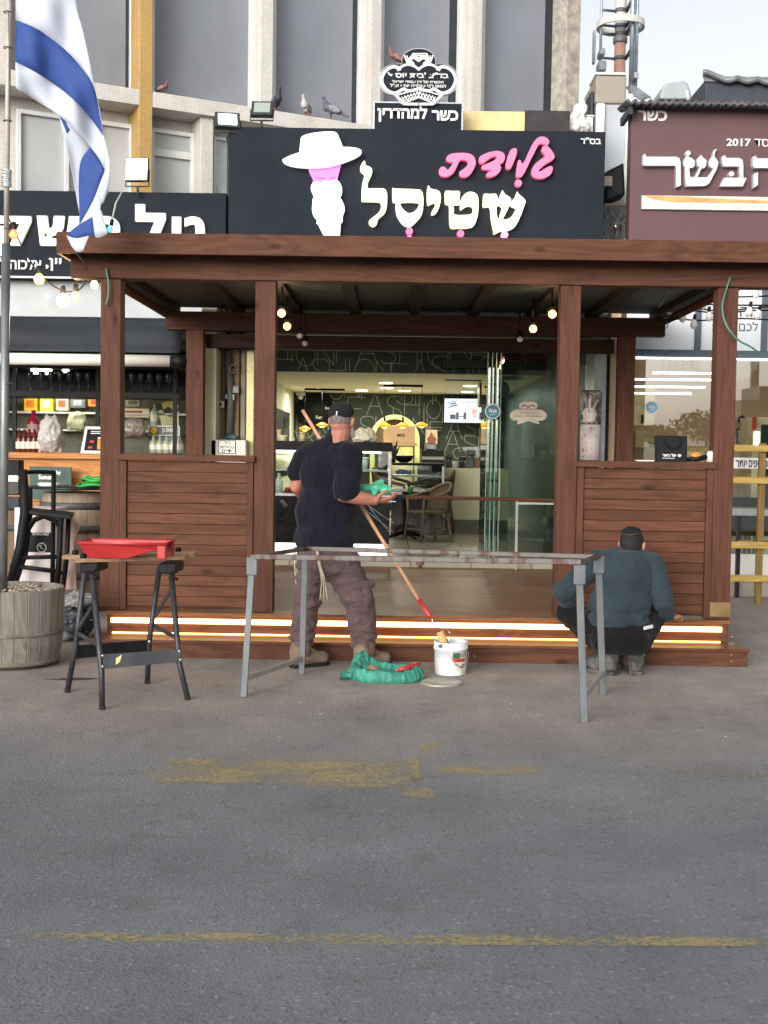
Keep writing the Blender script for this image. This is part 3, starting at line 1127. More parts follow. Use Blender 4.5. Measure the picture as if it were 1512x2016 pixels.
rib(em, [(640, 180), (665, 140), (870, 140), (890, 185)], u * .55, .0435, sm=1)
rib(em, [(665, 165), (865, 170)], u * .4, .0425, sm=1)
em.build('emblem_relief', m_white, ko)
t_ = MB()
bx = lambda a, b, c_, d_: (725 + a / 7.56, 90 + b / 7.56, 725 + c_ / 7.56, 90 + d_ / 7.56)
txt(t_, "'ףסוי תיב' צ\"דב", bx(290, 400, 1195, 505), YKO - .042, .006, .03)
t_.build('emblem_title', m_white, ko)
t_ = MB()
txt(t_, 'לארשי ידומע ןיד לש הרשכה', bx(355, 515, 1120, 570), YKO - .042, .006, .02)
txt(t_, "ל\"צז ףסוי הידבוע יבר ןואגה", bx(325, 570, 1155, 635), YKO - .042, .006, .02)
t_.build('emblem_lettering', m_white, ko)

# ------------------------------------------------------------------ left shop sign
YLS = 12.42
xr = P(445, 460, YLS).x
lz1, lz0 = P(200, 377, YLS).z, P(80, 548, YLS).z
ls = thing('drinks_shop_sign', 'long black sign on the left with white raised Hebrew letters behind the flag', 'sign', (-3.2, YLS, lz0))
MB().box(-4.9, xr, YLS, YLS + .3, lz0, lz1).build('panel', m_sign, ls, .006)
MB().box(-4.9, xr, YLS - .012, YLS - .001, lz0, lz0 + .02).build('edge_strip', m_offwhite, ls)
m_let = EMIT('soft_lit_white', (255, 253, 238), .35, (225, 224, 215))
t_ = MB()
txt(t_, 'ט', (340, 428, 404, 489), YLS - .001, .05, .04)
txt(t_, 'ל', (268, 404, 327, 489), YLS - .001, .05, .04)
txt(t_, 'מ', (170, 427, 237, 489), YLS - .001, .05, .04)
txt(t_, 'ש', (75, 427, 158, 485), YLS - .001, .05, .04)
txt(t_, 'ק', (-2, 427, 63, 505), YLS - .001, .05, .04)
t_.build('raised_letter', m_let, ls)
t_ = MB()
txt(t_, ',ןיי', (90, 508, 121, 533), YLS - .001, .006, .02)
txt(t_, 'דועו לוהוכלא', (-50, 507, 82, 530), YLS - .001, .006, .02)
t_.build('small_lettering', m_white, ls)

# ------------------------------------------------------------------ right shop sign
YRS = 12.42
rx0 = P(1241, 340, YRS).x
rz1, rz0 = P(1380, 206, YRS).z, 3.25
m_maroon = M('maroon_sign_panel', (90, 62, 66), .6, 0, .08, 1.2, bump=.03, bscale=150)
rs = thing('butcher_shop_sign', 'maroon sign with tall white raised letters and a knife shaped strip', 'sign', (4, YRS, rz0))
MB().box(rx0, 5.6, YRS, YRS + .2, rz0, rz1).build('panel', m_maroon, rs, .006)
Z = (1240, 200, 5.559)
m_bl = M('white_block_letter', (196, 200, 205), .4, 0, .05, 4)
for pts, hl in (([(130, 600), (150, 592), (165, 622), (490, 622), (525, 640), (538, 690), (540, 935), (490, 955), (487, 740), (478, 720), (140, 720), (125, 700)], ()),
                ([(600, 612), (650, 630), (690, 665), (690, 720), (665, 748), (632, 738), (640, 842), (690, 842), (745, 738), (715, 718), (710, 660), (740, 620), (760, 600), (775, 625), (820, 660), (815, 720), (790, 752), (768, 745), (722, 845), (830, 845), (893, 752), (850, 730), (838, 680), (870, 630), (890, 610), (885, 580), (905, 545), (935, 535), (912, 575), (905, 615), (950, 680), (930, 760), (850, 910), (810, 940), (600, 945), (590, 920), (585, 740), (568, 715), (570, 660)], ()),
                ([(985, 620), (1020, 605), (1035, 635), (1170, 635), (1210, 655), (1220, 720), (1220, 850), (1255, 855), (1215, 945), (965, 945), (1010, 850), (1180, 850), (1175, 740), (1165, 728), (1005, 728), (990, 700)], ()),
                ([(1320, 625), (1355, 612), (1370, 640), (1640, 640), (1650, 700), (1650, 930), (1590, 940), (1590, 745), (1340, 745), (1322, 720)], ()),
                ([(1330, 810), (1378, 788), (1378, 930), (1330, 965)], ())):
    cut('raised_letter', pts, *Z, m_bl, .07, 1, .074, hl, YRS, rs)
for x, y in ((620, 582), (1092, 808)):
    mb = MB()
    mb.lathe([(.026, 0), (.026, .07)], P(1240 + x / 5.559, 200 + y / 5.559, YRS), 18, Matrix.Rotation(R(90), 3, 'X'), False)
    mb.build('vowel_dot', m_bl, rs)
xa, xb, za, zc_ = RC(1262, 388, 1560, 415, YRS)
MB().box(xa, xb, YRS - .04, YRS - .001, za, zc_).build('knife_strip', M('weathered_white_board', (206, 202, 196), .6, 0, .2, 14, (1, 1, 3)), rs, .003)
mb = MB()
mb.prism([P(1240 + x / 5.559, 200 + y / 5.559, YRS) + V(0, -.046, 0) for x, y in ((150, 1038), (300, 1042), (600, 1052), (1000, 1075), (1700, 1100), (1700, 1122), (500, 1108), (300, 1085), (220, 1065))], (0, .005, 0))
mb.build('blade_band', M('orange_band', (214, 160, 96), .6), rs, fix=True)
t_ = MB()
txt(t_, 'רשכ', (1255, 218, 1313, 238), YRS - .001, .01, .03)
t_.build('lettering', m_white, rs)
t_ = MB()
txt(t_, '2017', (1430, 273, 1478, 288), YRS - .001, .008, .02)
t_.build('lettering', m_white, rs)
t_ = MB()
txt(t_, 'דסונ', (1485, 274, 1530, 289), YRS - .001, .008, .0)
t_.build('lettering', m_white, rs)
# ------------------------------------------------------------------ floodlights
m_fl = EMIT('floodlight_glow', (250, 255, 246), 5)
m_fld = EMIT('floodlight_dim', (205, 225, 205), .25, (120, 130, 120))
m_gm = M('floodlight_grey', (62, 70, 70), .5, .4, .2, 8)


def flood(px, py, Y, wpx, hpx, tilt, yaw, lit, label):
    p = P(px, py, Y)
    k_ = Y / FPX
    wd, hd = wpx * k_ / 2, hpx * k_ / 2
    t = thing('floodlight', label, 'floodlight', p, 'floodlights along the sign tops')
    MM = Matrix.Rotation(yaw, 3, 'Z') @ Matrix.Rotation(tilt, 3, 'X')
    q = lambda x, y, z: p + MM @ V(x, y, z)

    def bx(mb, x0, x1, y0, y1, z0, z1):
        mb.add([q(*c) for c in ((x0, y0, z0), (x1, y0, z0), (x1, y1, z0), (x0, y1, z0), (x0, y0, z1), (x1, y0, z1), (x1, y1, z1), (x0, y1, z1))],
               [(3, 2, 1, 0), (4, 5, 6, 7), (0, 1, 5, 4), (1, 2, 6, 5), (2, 3, 7, 6), (3, 0, 4, 7)])
    mb = MB()
    bx(mb, -wd, wd, 0, .05, -hd, hd)
    for i in range(7):
        x = -wd * .8 + i * wd * .27
        bx(mb, x - .004, x + .004, .051, .08, -hd * .8, hd * .8)
    mb.build('housing', m_gm, t, .006)
    mb = MB()
    q8 = .93 if wpx < hpx else .74
    bx(mb, -wd * q8, wd * q8, -.006, -.001, -hd * q8 * .95, hd * q8 * .95)
    mb.build('lamp_glass', m_fl if lit == 2 else m_fld, t)
    mb = MB()
    mb.tube([q(-wd * 1.05, .03, 0), q(-wd * 1.05, .05, -hd * 1.35), q(wd * 1.05, .05, -hd * 1.35), q(wd * 1.05, .03, 0)], .009, 6)
    mb.tube([q(0, .05, -hd * 1.35), q(0, .09, -hd * 2.1)], .014, 6)
    mb.build('bracket', m_gm, t)
    return t


flood(269, 333, 12.3, 44, 46, R(-6), R(-4), 2, 'brightly lit floodlight above the left black sign, in front of the ochre pillar')
flood(448, 235, 12.3, 48, 33, R(-22), R(12), 2, 'lit floodlight at the top left corner of the main sign')
flood(516, 212, 12.4, 42, 36, R(-32), R(0), 1, 'dim floodlight standing on the main sign left of the pigeons')

# ------------------------------------------------------------------ pigeons


def pigeon(px, py, Y, length, yaw, cols, label, o=None, down=0.0):
    """px,py = feet; yaw 0 faces left (-x)"""
    p = o if o is not None else P(px, py, Y)
    t = thing('pigeon', label, 'pigeon', p, 'pigeons perched above the signs')
    L = length
    Rz = Matrix.Rotation(yaw, 3, 'Z')
    q = lambda x, y, z: p + Rz @ V(x * L, y * L, z * L)
    segs = [('c', q(.12, 0, .33), q(-.12, 0, .42), .13 * L, .15 * L), ('c', q(-.12, 0, .42), q(-.2, 0, .62), .12 * L, .07 * L),
            ('c', q(-.2, 0, .62), q(-.24, 0, .74), .065 * L, .062 * L), ('c', q(-.29, 0, .74), q(-.36, 0, .72), .022 * L, .008 * L),
            ('c', q(.12, 0, .33), q(.42, 0, .16), .11 * L, .05 * L), ('c', q(.42, 0, .16), q(.62, 0, .07), .055 * L, .035 * L),
            ('c', q(0, .05, .26), q(0, .05, .18), .05 * L, .03 * L), ('c', q(0, -.05, .26), q(0, -.05, .18), .05 * L, .03 * L)]
    b = blob('body', segs, cols[0], t, L * .035, 2)
    mb = MB()
    for s_ in (1, -1):
        mb.ball(q(.14, s_ * .12, .33), (.27 * L, .05 * L, .11 * L), 10, Rz @ Matrix.Rotation(R(24), 3, 'Y'))
    mb.build('wing', cols[1], t)
    mb = MB()
    for s_ in (1, -1):
        mb.tube([q(0, s_ * .05, .2), q(.01, s_ * .05, .015)], .014 * L, 5)
        for a in (-.06, 0, .06):
            mb.tube([q(.01, s_ * .05, .015), q(-.09, s_ * .05 + a, .008)], .009 * L, 5)
    mb.build('leg', M('pigeon_leg_red', (150, 80, 74), .7), t)
    return t


def blob(name, segs, mat_, parent, vox=.012, sm=3, disp=None, amp=0, root=False, post=None):
    """one continuous surface grown from tapered capsules ('c') and ellipsoids ('e')"""
    mb = MB()
    for s_ in segs:
        if s_[0] == 'c':
            mb.capsule(*s_[1:])
        else:
            mb.ball(s_[1], s_[2], 16, s_[3] if len(s_) > 3 else None)
    tmp = mb.build('tmp', mat_)
    r = tmp.modifiers.new('r', 'REMESH')
    r.mode, r.voxel_size, r.use_smooth_shade = 'VOXEL', vox, True
    if sm:
        q = tmp.modifiers.new('s', 'SMOOTH')
        q.factor, q.iterations = .5, sm
    me = bpy.data.meshes.new_from_object(tmp.evaluated_get(bpy.context.evaluated_depsgraph_get()))
    bpy.data.objects.remove(tmp)
    if disp:
        ns = [v.normal.copy() for v in me.vertices]
        for v, n in zip(me.vertices, ns):
            v.co = v.co + n * disp(v.co, n)
    if post:
        post(me)
    o = off(parent)
    for v in me.vertices:
        v.co -= o
    me.name = name
    me.materials.clear()
    for m in (mat_ if isinstance(mat_, (list, tuple)) else [mat_]):
        me.materials.append(m)
    me.polygons.foreach_set('use_smooth', [True] * len(me.polygons))
    me.update()
    ob = bpy.data.objects.new(name, me)
    C.objects.link(ob)
    if parent:
        ob.parent = parent
    return ob


g1, g2 = M('pigeon_slate', (86, 90, 102), .6, 0, .4, 20), M('pigeon_grey', (130, 132, 140), .6, 0, .5, 30)
r1, r2 = M('pigeon_rust', (120, 80, 80), .6, 0, .3, 20), M('pigeon_rust_light', (150, 110, 104), .6, 0, .5, 30)
wh = M('pigeon_white', (198, 194, 190), .6, 0, .3, 20)
LE = lambda px, py: FPt(px, py, .03) * 1
pg = lambda px: Vector((FPt(px, 150, .03).x, FPt(px, 150, .03).y, ZL1))
pigeon(0, 0, 0, .2, R(170), (r1, r2), 'reddish pigeon on the ledge right of the ochre pillar', pg(322))
pigeon(0, 0, 0, .34, R(120), (M('pigeon_dark', (50, 52, 60), .6), g1), 'dark pigeon on the ledge beside the dim floodlight', pg(545))
pigeon(0, 0, 0, .3, R(70), (wh, g2), 'pale white and grey pigeon in the middle of the ledge row', pg(602))
pigeon(0, 0, 0, .36, R(-15), (g1, g2), 'slate grey pigeon facing left on the ledge, tail to the certificate sign', pg(652))
pigeon(775, 129, 12.42, .24, R(10), (r1, r2), 'reddish pigeon perched on the certificate emblem', P(778, 130, 12.41))

# ------------------------------------------------------------------ flag and pole in a half barrel
pc = V(*G(12, 1190))
pc = V(P(8, 1100, 7.85).x, 7.85, 0)
pole = thing('flag_pole', 'tall grey metal flag pole standing in the half barrel at the left edge', 'pole', pc)
top = P(19, -120, 7.85)
low = P(5, 1200, 7.85)
mid = P(12, 480, 7.85)
MB().tube([low, mid], .028, 14).build('lower_tube', m_galv, pole)
MB().tube([mid + V(0, 0, -.02), top], .017, 12).build('upper_tube', M('dusty_pink_pole', (186, 176, 170), .5, .2), pole)
tp = MB()
for i in range(9):
    z = P(13, 335 + i * 4, 7.85)
    tp.tube([z + V(-.03, -.002, rnd.uniform(-.01, .01)), z + V(0, -.03, 0), z + V(.03, -.002, rnd.uniform(-.01, .01)), z + V(0, .03, .002)], .006, 5, True)
tp.build('tape_wrap', M('clear_tape', (205, 212, 214), .3), pole)
for y in (24, 94, 238, 450, 755):
    ties = MB()
    p = P(15, y, 7.85)
    ties.tube([p + V(.024 * math.cos(a), .024 * math.sin(a), 0) for a in [i * math.pi / 5 for i in range(10)]], .004, 5, True)
    ties.build('cable_tie', M('grey_tie', (90, 90, 92), .6), pole)
MB().tube([P(17, 24, 7.82), P(20, 240, 7.82)], .003, 5).build('halyard', M('grey_tie', (1, 1, 1)), pole)

m_fw = M('flag_white_cloth', (186, 192, 206), .8, 0, .04, 3, trans=.1)
m_fb = M('flag_blue_cloth', (44, 72, 138), .8, 0, .08, 3)


def rs_(pts, n):
    """resample polyline to n points"""
    pts = [Vector((a, b, 0)) for a, b in smooth_ring(pts, 6, False)]
    L = [0]
    for a, b in zip(pts, pts[1:]):
        L.append(L[-1] + (b - a).length)
    out = []
    for i in range(n):
        t = L[-1] * i / (n - 1)
        j = max(k for k in range(len(L)) if L[k] <= t + 1e-9)
        j = min(j, len(pts) - 2)
        s_ = (t - L[j]) / max(1e-9, L[j + 1] - L[j])
        p = pts[j].lerp(pts[j + 1], s_)
        out.append((p.x, p.y))
    return out


def cloth(mb, A, B, m, y0, n=18, rows=6, wob=.036, ph=0, dy=0.0):
    a, b = rs_(A, n), rs_(B, n)
    rr = []
    for i in range(rows + 1):
        t = i / rows
        row = []
        for (ax, ay), (bx_, by) in zip(a, b):
            x, y = ax + (bx_ - ax) * t, ay + (by - ay) * t
            yy_ = y0 + dy * (x - 31) / 190 + wob * math.sin(x * .05 + y * .018 + ph) + wob * .5 * math.sin(x * .12 - y * .03 + ph)
            row.append(P(x, y, yy_))
        rr.append(row)
    mb.m = m
    mb.sheet(rr)


fl = MB()
E0 = [(31, -140), (31, -60), (31, 38)]
Etop = [(31, 40), (58, 50), (83, 63), (126, 96), (159, 131), (184, 169), (198, 231), (203, 265)]
Ebot = [(30, 122), (55, 134), (83, 150), (132, 185), (172, 225), (195, 255), (203, 268)]
Elow = [(32, 174), (66, 195), (116, 227), (159, 268), (190, 305), (207, 334)]
Eout = [(142, -140), (149, 0), (162, 55), (176, 120), (187, 175), (198, 225), (203, 262)]
cloth(fl, [(31, -140), (70, -140), (110, -140), (142, -140)], [(31, 40), (31, 40.5), (31, 41), (31.5, 41.5)], 0, 7.78, rows=3) if 0 else None
# white field between hoist/top and stripe
cloth(fl, [(31, -140), (60, -140), (100, -140), (142, -140), (149, 0), (162, 55), (176, 120), (187, 175), (198, 225), (203, 262)],
      [(31, 40), (45, 44), (58, 50), (70, 56), (83, 63), (126, 96), (159, 131), (184, 169), (198, 231), (203, 264)], 0, 7.80, n=30, rows=8)
cloth(fl, Etop, Ebot, 1, 7.80, n=30, rows=4)
cloth(fl, Ebot, Elow, 0, 7.80, n=30, rows=4)
cloth(fl, [(203, 262), (213, 300), (217, 332), (214, 366), (204, 400)], [(203, 266), (205, 300), (207, 334), (198, 357), (190, 385)], 0, 7.795, n=14, rows=3, wob=.01)
# folded back layer
cloth(fl, [(114, 215), (120, 245), (131, 290), (142, 340), (150, 385), (156, 420)], [(190, 300), (180, 305), (172, 310), (160, 330), (156, 372), (158, 420)], 0, 7.86, n=18, rows=5)
cloth(fl, [(116, 226), (124, 244), (132, 263)], [(125, 232), (134, 240), (142, 249)], 1, 7.84, n=6, rows=3, wob=.0)
cloth(fl, [(180, 287), (159, 317), (155, 366), (156, 400), (156, 436)], [(207, 334), (203, 345), (198, 357), (186, 390), (158, 438)], 1, 7.83, n=16, rows=5, wob=.015)
cloth(fl, [(215, 378), (204, 396), (198, 412), (211, 456)], [(198, 357), (186, 390), (170, 420), (158, 440)], 0, 7.825, n=12, rows=5, wob=.012)
cloth(fl, [(132, 462), (150, 446), (182, 427)], [(150, 470), (166, 464), (187, 466)], 1, 7.815, n=10, rows=3, wob=.008)
cloth(fl, [(182, 427), (198, 412), (211, 456)], [(187, 466), (196, 468), (212, 460)], 0, 7.81, n=10, rows=3, wob=.008)
cloth(fl, [(131, 463), (150, 469), (176, 464)], [(140, 484), (152, 496), (164, 494)], 0, 7.805, n=10, rows=3, wob=.006)
fo = fl.build('flag', [m_fw, m_fb])
so_ = fo.modifiers.new('thick', 'SOLIDIFY')
so_.thickness = .002
tag(fo, 'white flag with blue stripes hanging folded from the pole at the left', 'flag')
MB().tube([P(150, 497, 7.9), P(163, 515, 7.9), P(173, 532, 7.92)], .004, 5).build('flag_cord', M('dark_cord', (40, 36, 34), .7), fo)

bc = V(P(22, 1200, 7.85).x, 7.85, 0)
brl = thing('half_barrel_planter', 'weathered grey wooden half barrel holding the flag pole and pale gravel', 'planter', bc)
m_stave = WOOD('weathered_staves', 2, (98, 94, 88), (142, 136, 127), .85, .12)
rt = P(124, 1172, 7.85).x - bc.x
hb = P(60, 1168, 7.5).z
n = 26
for i in range(1):
    mb = MB()
    for j in range(n):
        a0, a1 = 2 * math.pi * (j + .006) / n, 2 * math.pi * (j + .994) / n
        ring = []
        for z, r_ in ((0.02, .88), (hb * .3, .97), (hb * .65, 1.0), (hb, 1.0)):
            for rr in (rt * r_, rt * r_ - .03):
                for a in (a0, a1):
                    ring.append(bc + V(rr * math.cos(a), rr * math.sin(a), z))
        fs = []
        for q in range(3):
            b = q * 4
            fs += [(b, b + 1, b + 5, b + 4), (b + 3, b + 2, b + 6, b + 7), (b + 1, b + 3, b + 7, b + 5), (b + 2, b, b + 4, b + 6)]
        fs += [(2, 3, 1, 0), (12, 13, 15, 14)]
        mb.add(ring, fs)
    mb.build('staves', m_stave, brl, .004, 1)
m_hoop = M('dull_iron_hoop', (112, 105, 96), .85, .05, .4, 7)
for z, r_ in ((.025, .9), (hb * .42, .985)):
    h_ = MB()
    h_.lathe([(rt * r_ + .001, z), (rt * r_ + .005, z + .002), (rt * r_ + .006, z + .024), (rt * r_ + .002, z + .026)], bc, 40)
    h_.build('hoop', m_hoop, brl)
MB().lathe([(rt - .035, hb - .1), (rt - .035, hb - .06), (.001, hb - .05)], bc, 24).build('soil', M('dry_soil', (120, 105, 92), .95, 0, .4, 20, bump=.6), brl)
gv = MB()
for i in range(260):
    a, r_ = rnd.uniform(0, 6.28), (rt - .06) * math.sqrt(rnd.random())
    gv.ball(bc + V(r_ * math.cos(a), r_ * math.sin(a), hb - .04 + rnd.uniform(0, .03)), (rnd.uniform(.008, .024), rnd.uniform(.006, .014), rnd.uniform(.003, .007)), 6, Matrix.Rotation(rnd.uniform(0, 6), 3, 'Z'))
tag(gv.build('gravel', M('pale_gravel', (176, 160, 146), .9, 0, .2, 20, isl=.25), brl), kind='stuff')

# ------------------------------------------------------------------ string of warm bulbs on the left
sl = thing('string_lights', 'black festoon cable with five warm glowing bulbs before the drinks shop', 'string lights', P(110, 560, 9))
YL = 9.0
MB().tube(curve3([P(14, 420, YL), P(28, 455, YL), P(55, 505, YL), P(80, 542, YL), P(118, 570, YL), P(150, 573, YL), P(170, 556, YL), P(186, 545, YL), P(205, 538, YL)], 6), .006, 6).build('cable', m_black, sl)
m_bulb = EMIT('warm_bulb', (255, 170, 90), 2.2)
m_bulb_hot = EMIT('hot_warm_bulb', (255, 206, 140), 6)
m_bulb_red = EMIT('reddish_bulb', (255, 96, 60), 1.8)
for px, py, mt, e, r_ in ((27, 462, m_bulb_red, 1, .035), (77, 550, m_bulb, 3, .04), (124, 592, m_bulb_hot, 6, .05), (149, 584, m_bulb, 3, .034), (186, 561, EMIT('pale_bulb', (255, 235, 180), 2.5), 2, .03)):
    p = P(px, py, YL)
    b = MB().lathe([(.001, -r_), (r_ * .7, -r_ * .75), (r_, -.1 * r_), (r_ * .75, r_ * .6), (.016, r_ * 1.05)], p, 14).build('bulb', mt, sl)
    MB().lathe([(.017, r_), (.02, r_ + .01), (.018, r_ + .05), (.008, r_ + .06)], p, 10).build('socket', m_black, b)
    lamp('bulb_glow', p + V(0, -.08, 0), e, (1, .68, .38), .04, parent=sl)
tl = thing('hanging_bulb', 'single bulb with turquoise tip hanging on a cable before the left black sign', 'bulb', P(219, 440, 11.5))
MB().tube([P(240, 378, 11.6), P(228, 400, 11.55), P(221, 432, 11.5)], .008, 6).build('cable', M('pale_green_cable', (170, 196, 180), .5), tl)
MB().tube([P(221, 432, 11.5), P(219, 444, 11.5)], [.018, .02], 8).build('socket', m_black, tl)
MB().ball(P(217, 451, 11.5), (.026, .026, .032), 10).build('bulb', EMIT('turquoise_tip', (70, 225, 240), 1.2), tl)

# ------------------------------------------------------------------ left drinks shop
dr = thing('drinks_shop_building', 'open fronted drinks shop on the left with a pale strip above a black awning', 'shop', (-3.3, 14, 0))
YD = 12.5
lx = -5.0
rxl = XL - .16
xl_, xr_, z0_, z1_ = RC(0, 548, 366, 622, YD + .05)
MB().box(lx, rxl, YD + .1, YD + .3, P(120, 622, YD).z, lz0 + .05).build('fascia_strip', M('pale_metal_strip', (150, 156, 160), .45, .1, .08, 2), dr)
MB().box(lx, rxl, YD - .02, YD + .3, 0.0, .02).build('threshold', m_concrete, dr)
MB().box(lx, rxl, 12.55, 15.2, 0.0, .06).build('floor', M('bar_floor', (92, 88, 84), .6), dr)
m_barwall = M('bar_back_wall', (58, 56, 52), .8, 0, .3, 2)
MB().box(lx, rxl, 15.2, 15.4, 0, 3.3).build('wall', m_barwall, dr)
MB().box(lx - .1, lx, 12.5, 15.4, 0, 3.3).build('wall', m_barwall, dr)
MB().box(lx, rxl, 12.9, 15.2, 2.55, 2.65).build('ceiling', m_barwall, dr)
aw = thing('awning', 'rolled black fabric awning with a white roller tube below it on the drinks shop', 'awning', P(150, 690, YD))
za_, zb2 = P(150, 697, YD).z, P(150, 624, YD).z
prof = []
mb = MB()
rows = []
for i in range(9):
    t = i / 8
    z = za_ + (zb2 - za_) * t
    y = 12.14 + .34 * t + .025 * math.sin(t * 9)
    rows.append([V(x, y + .012 * math.sin(x * 5 + i), z) for x in [lx + (P(362, 660, 12.4).x - lx) * j / 24 for j in range(25)]])
mb.sheet(rows)
ao = mb.build('awning_fabric', M('black_awning_fabric', (38, 43, 50), .8, 0, .2, 2, bump=.1), aw)
md = ao.modifiers.new('thick', 'SOLIDIFY')
md.thickness = .008
pa, pb = P(-60, 705, 12.1), P(336, 711, 12.1)
MB().tube([pa, pb], .058, 18).build('roller_tube', M('white_roller_tube', (222, 220, 212), .45, 0, .06, 3), aw)
MB().tube([pb + V(.002, 0, 0), pb + V(.17, 0, -.005)], .066, 14).build('end_housing', m_black, aw)

bar = thing('bar_counter', 'orange brown wooden counter with plank front in the drinks shop', 'counter', P(116, 950, 12.75))
xa, xb, za, zc_ = RC(-80, 892, 365, 904, 12.65)
m_honey = WOOD('honey_plank', 0, (150, 96, 52), (206, 146, 90), .5, .08)
MB().box(lx + .02, xb, 12.6, 13.05, zc_ - .06, zc_).build('worktop', m_honey, bar, .006)
mb = MB()
z = .08
while z < zc_ - .08:
    mb.box(lx + .04, xb - .02, 12.68, 12.7, z, min(z + .148, zc_ - .064))
    z += .152
mb.build('front_planks', m_honey, bar, .003, 1)
BZ = zc_
# shelf frame and goods
shf = thing('bar_shelf', 'black overhead shelf with hanging glasses above the drinks counter', 'shelf', P(180, 740, 13.2))
for py in (722, 778):
    xa, xb, za, zc_ = RC(-60, py - 6, 366, py + 6, 13.2)
    MB().box(lx + .03, xb - .03, 13.0, 13.5, za, zc_).build('shelf_board', m_black, shf, .004)
for px in (38, 200, 350):
    x = P(px, 740, 13.2).x
    MB().box(x - .02, x + .02, 13.02, 13.06, BZ + .003, 2.55).build('upright', m_black, shf)
MB().box(P(-60, 750, 13.5).x, P(364, 750, 13.5).x, 13.52, 13.56, P(150, 784, 13.5).z, P(150, 716, 13.5).z).build('darkening_back', m_black, shf)  # black sheet added to darken the space behind the glasses
m_clear = GLASS('clear_glass', (235, 240, 238), .06)
m_gl = M('grey_glassware', (52, 57, 60), .12, .1, .3, 20)
gz = P(150, 778, 13.2).z + .04
for i, px in enumerate((62, 85, 104, 122, 140, 158, 176, 262, 280, 297, 315, 333)):
    p = V(P(px, 760, 13.2).x, 13.15, gz)
    mb = MB().lathe([(.03, 0), (.032, .004), (.006, .01), (.006, .09), (.035, .12), (.04, .19), (.033, .21)], p, 12)
    o = mb.build('wine_glass', m_gl)
    tag(o, ('%s wine glass from the left on the black shelf of the drinks shop' % ORD[i]), 'glass', 'glasses on the bar shelf')
m_y = M('yellow_carton', (238, 200, 40), .5, 0, .1, 5)


def carton(px0, py0, px1, py1, Y, c1, c2, label, name='carton', cat='carton', dep=.1):
    xa, xb, za, zc_ = RC(px0, py0, px1, py1, Y)
    t = thing(name, label, cat, ((xa + xb) / 2, Y, za))
    MB().box(xa, xb, Y, Y + dep, za, zc_).build('box', M('carton_' + '_'.join(map(str, c1)), c1, .5, 0, .1, 6), t, .004)
    mb = MB()
    w_, h_ = xb - xa, zc_ - za
    mb.box(xa + w_ * .2, xb - w_ * .2, Y - .003, Y - .001, za + h_ * .25, zc_ - h_ * .25)
    mb.build('label_patch', M('patch_' + '_'.join(map(str, c2)), c2, .5, 0, .35, 30), t)
    return t


bs = thing('back_shelf', 'long pale shelf of packets behind the drinks counter', 'shelf', P(180, 812, 14))
for py in (812, 846):
    za = P(180, py, 14.0).z
    MB().box(lx + .2, rxl - .1, 13.9, 14.2, za - .02, za).build('shelf_board', m_offwhite, bs)
MB().box(lx + .2, rxl - .1, 14.22, 14.26, .5, 2.5).build('back_panel', M('pale_green_panel', (104, 106, 88), .6), bs)
carton(47, 781, 72, 809, 13.95, (240, 196, 40), (230, 120, 40), 'yellow packet with orange print, leftmost on the back shelf')
carton(78, 781, 103, 811, 13.95, (244, 226, 70), (246, 240, 190), 'pale yellow packet, second on the back shelf')
carton(110, 781, 134, 808, 13.95, (236, 214, 170), (210, 80, 40), 'white and orange packet, third on the back shelf')
carton(174, 783, 198, 800, 13.95, (226, 150, 40), (200, 60, 40), 'orange packet beside the left front post')
carton(222, 804, 294, 822, 13.95, (214, 206, 160), (150, 60, 40), 'long cream box lying right of the left front post')
carton(247, 785, 275, 800, 13.95, (190, 186, 160), (130, 120, 100), 'dull cream box high on the shelf right of the left front post')
carton(138, 783, 168, 803, 13.95, (90, 98, 102), (150, 160, 165), 'grey packet with pale print in the middle of the back shelf')


def plastic_bag(name, label, px0, py0, px1, py1, Y, col, seed=0, ear=True, dep=.12, mat_=None):
    xa, xb, za, zc_ = RC(px0, py0, px1, py1, Y)
    cx_, w_, h_ = (xa + xb) / 2, (xb - xa) / 2, zc_ - za
    segs = [('e', V(cx_, Y, za + h_ * .35), (w_, dep, h_ * .36)), ('e', V(cx_, Y, za + h_ * .62), (w_ * .85, dep * .8, h_ * .3)), ('c', V(cx_ - w_ * .7, Y, za + .03), V(cx_ + w_ * .7, Y, za + .03), .03, .03)]
    if ear:
        for s_ in (-1, 1):
            segs.append(('c', V(cx_ + s_ * w_ * .4, Y, za + h_ * .8), V(cx_ + s_ * w_ * .25, Y, za + h_ * .97), w_ * .16, w_ * .08))
    f = lambda c, n: .022 * w_ / .15 * (noise.noise(V(c.x * 14 + seed, c.y * 14, c.z * 9)) + .6 * noise.noise(V(c.x * 34, c.y * 34 + seed, c.z * 26)))
    o = blob(name, segs, mat_ or M(name + '_film_%d' % seed, col, .35, 0, .12, 6, bump=.15, bscale=40), None, w_ * .07, 1, f)
    return tag(o, label, 'bag')


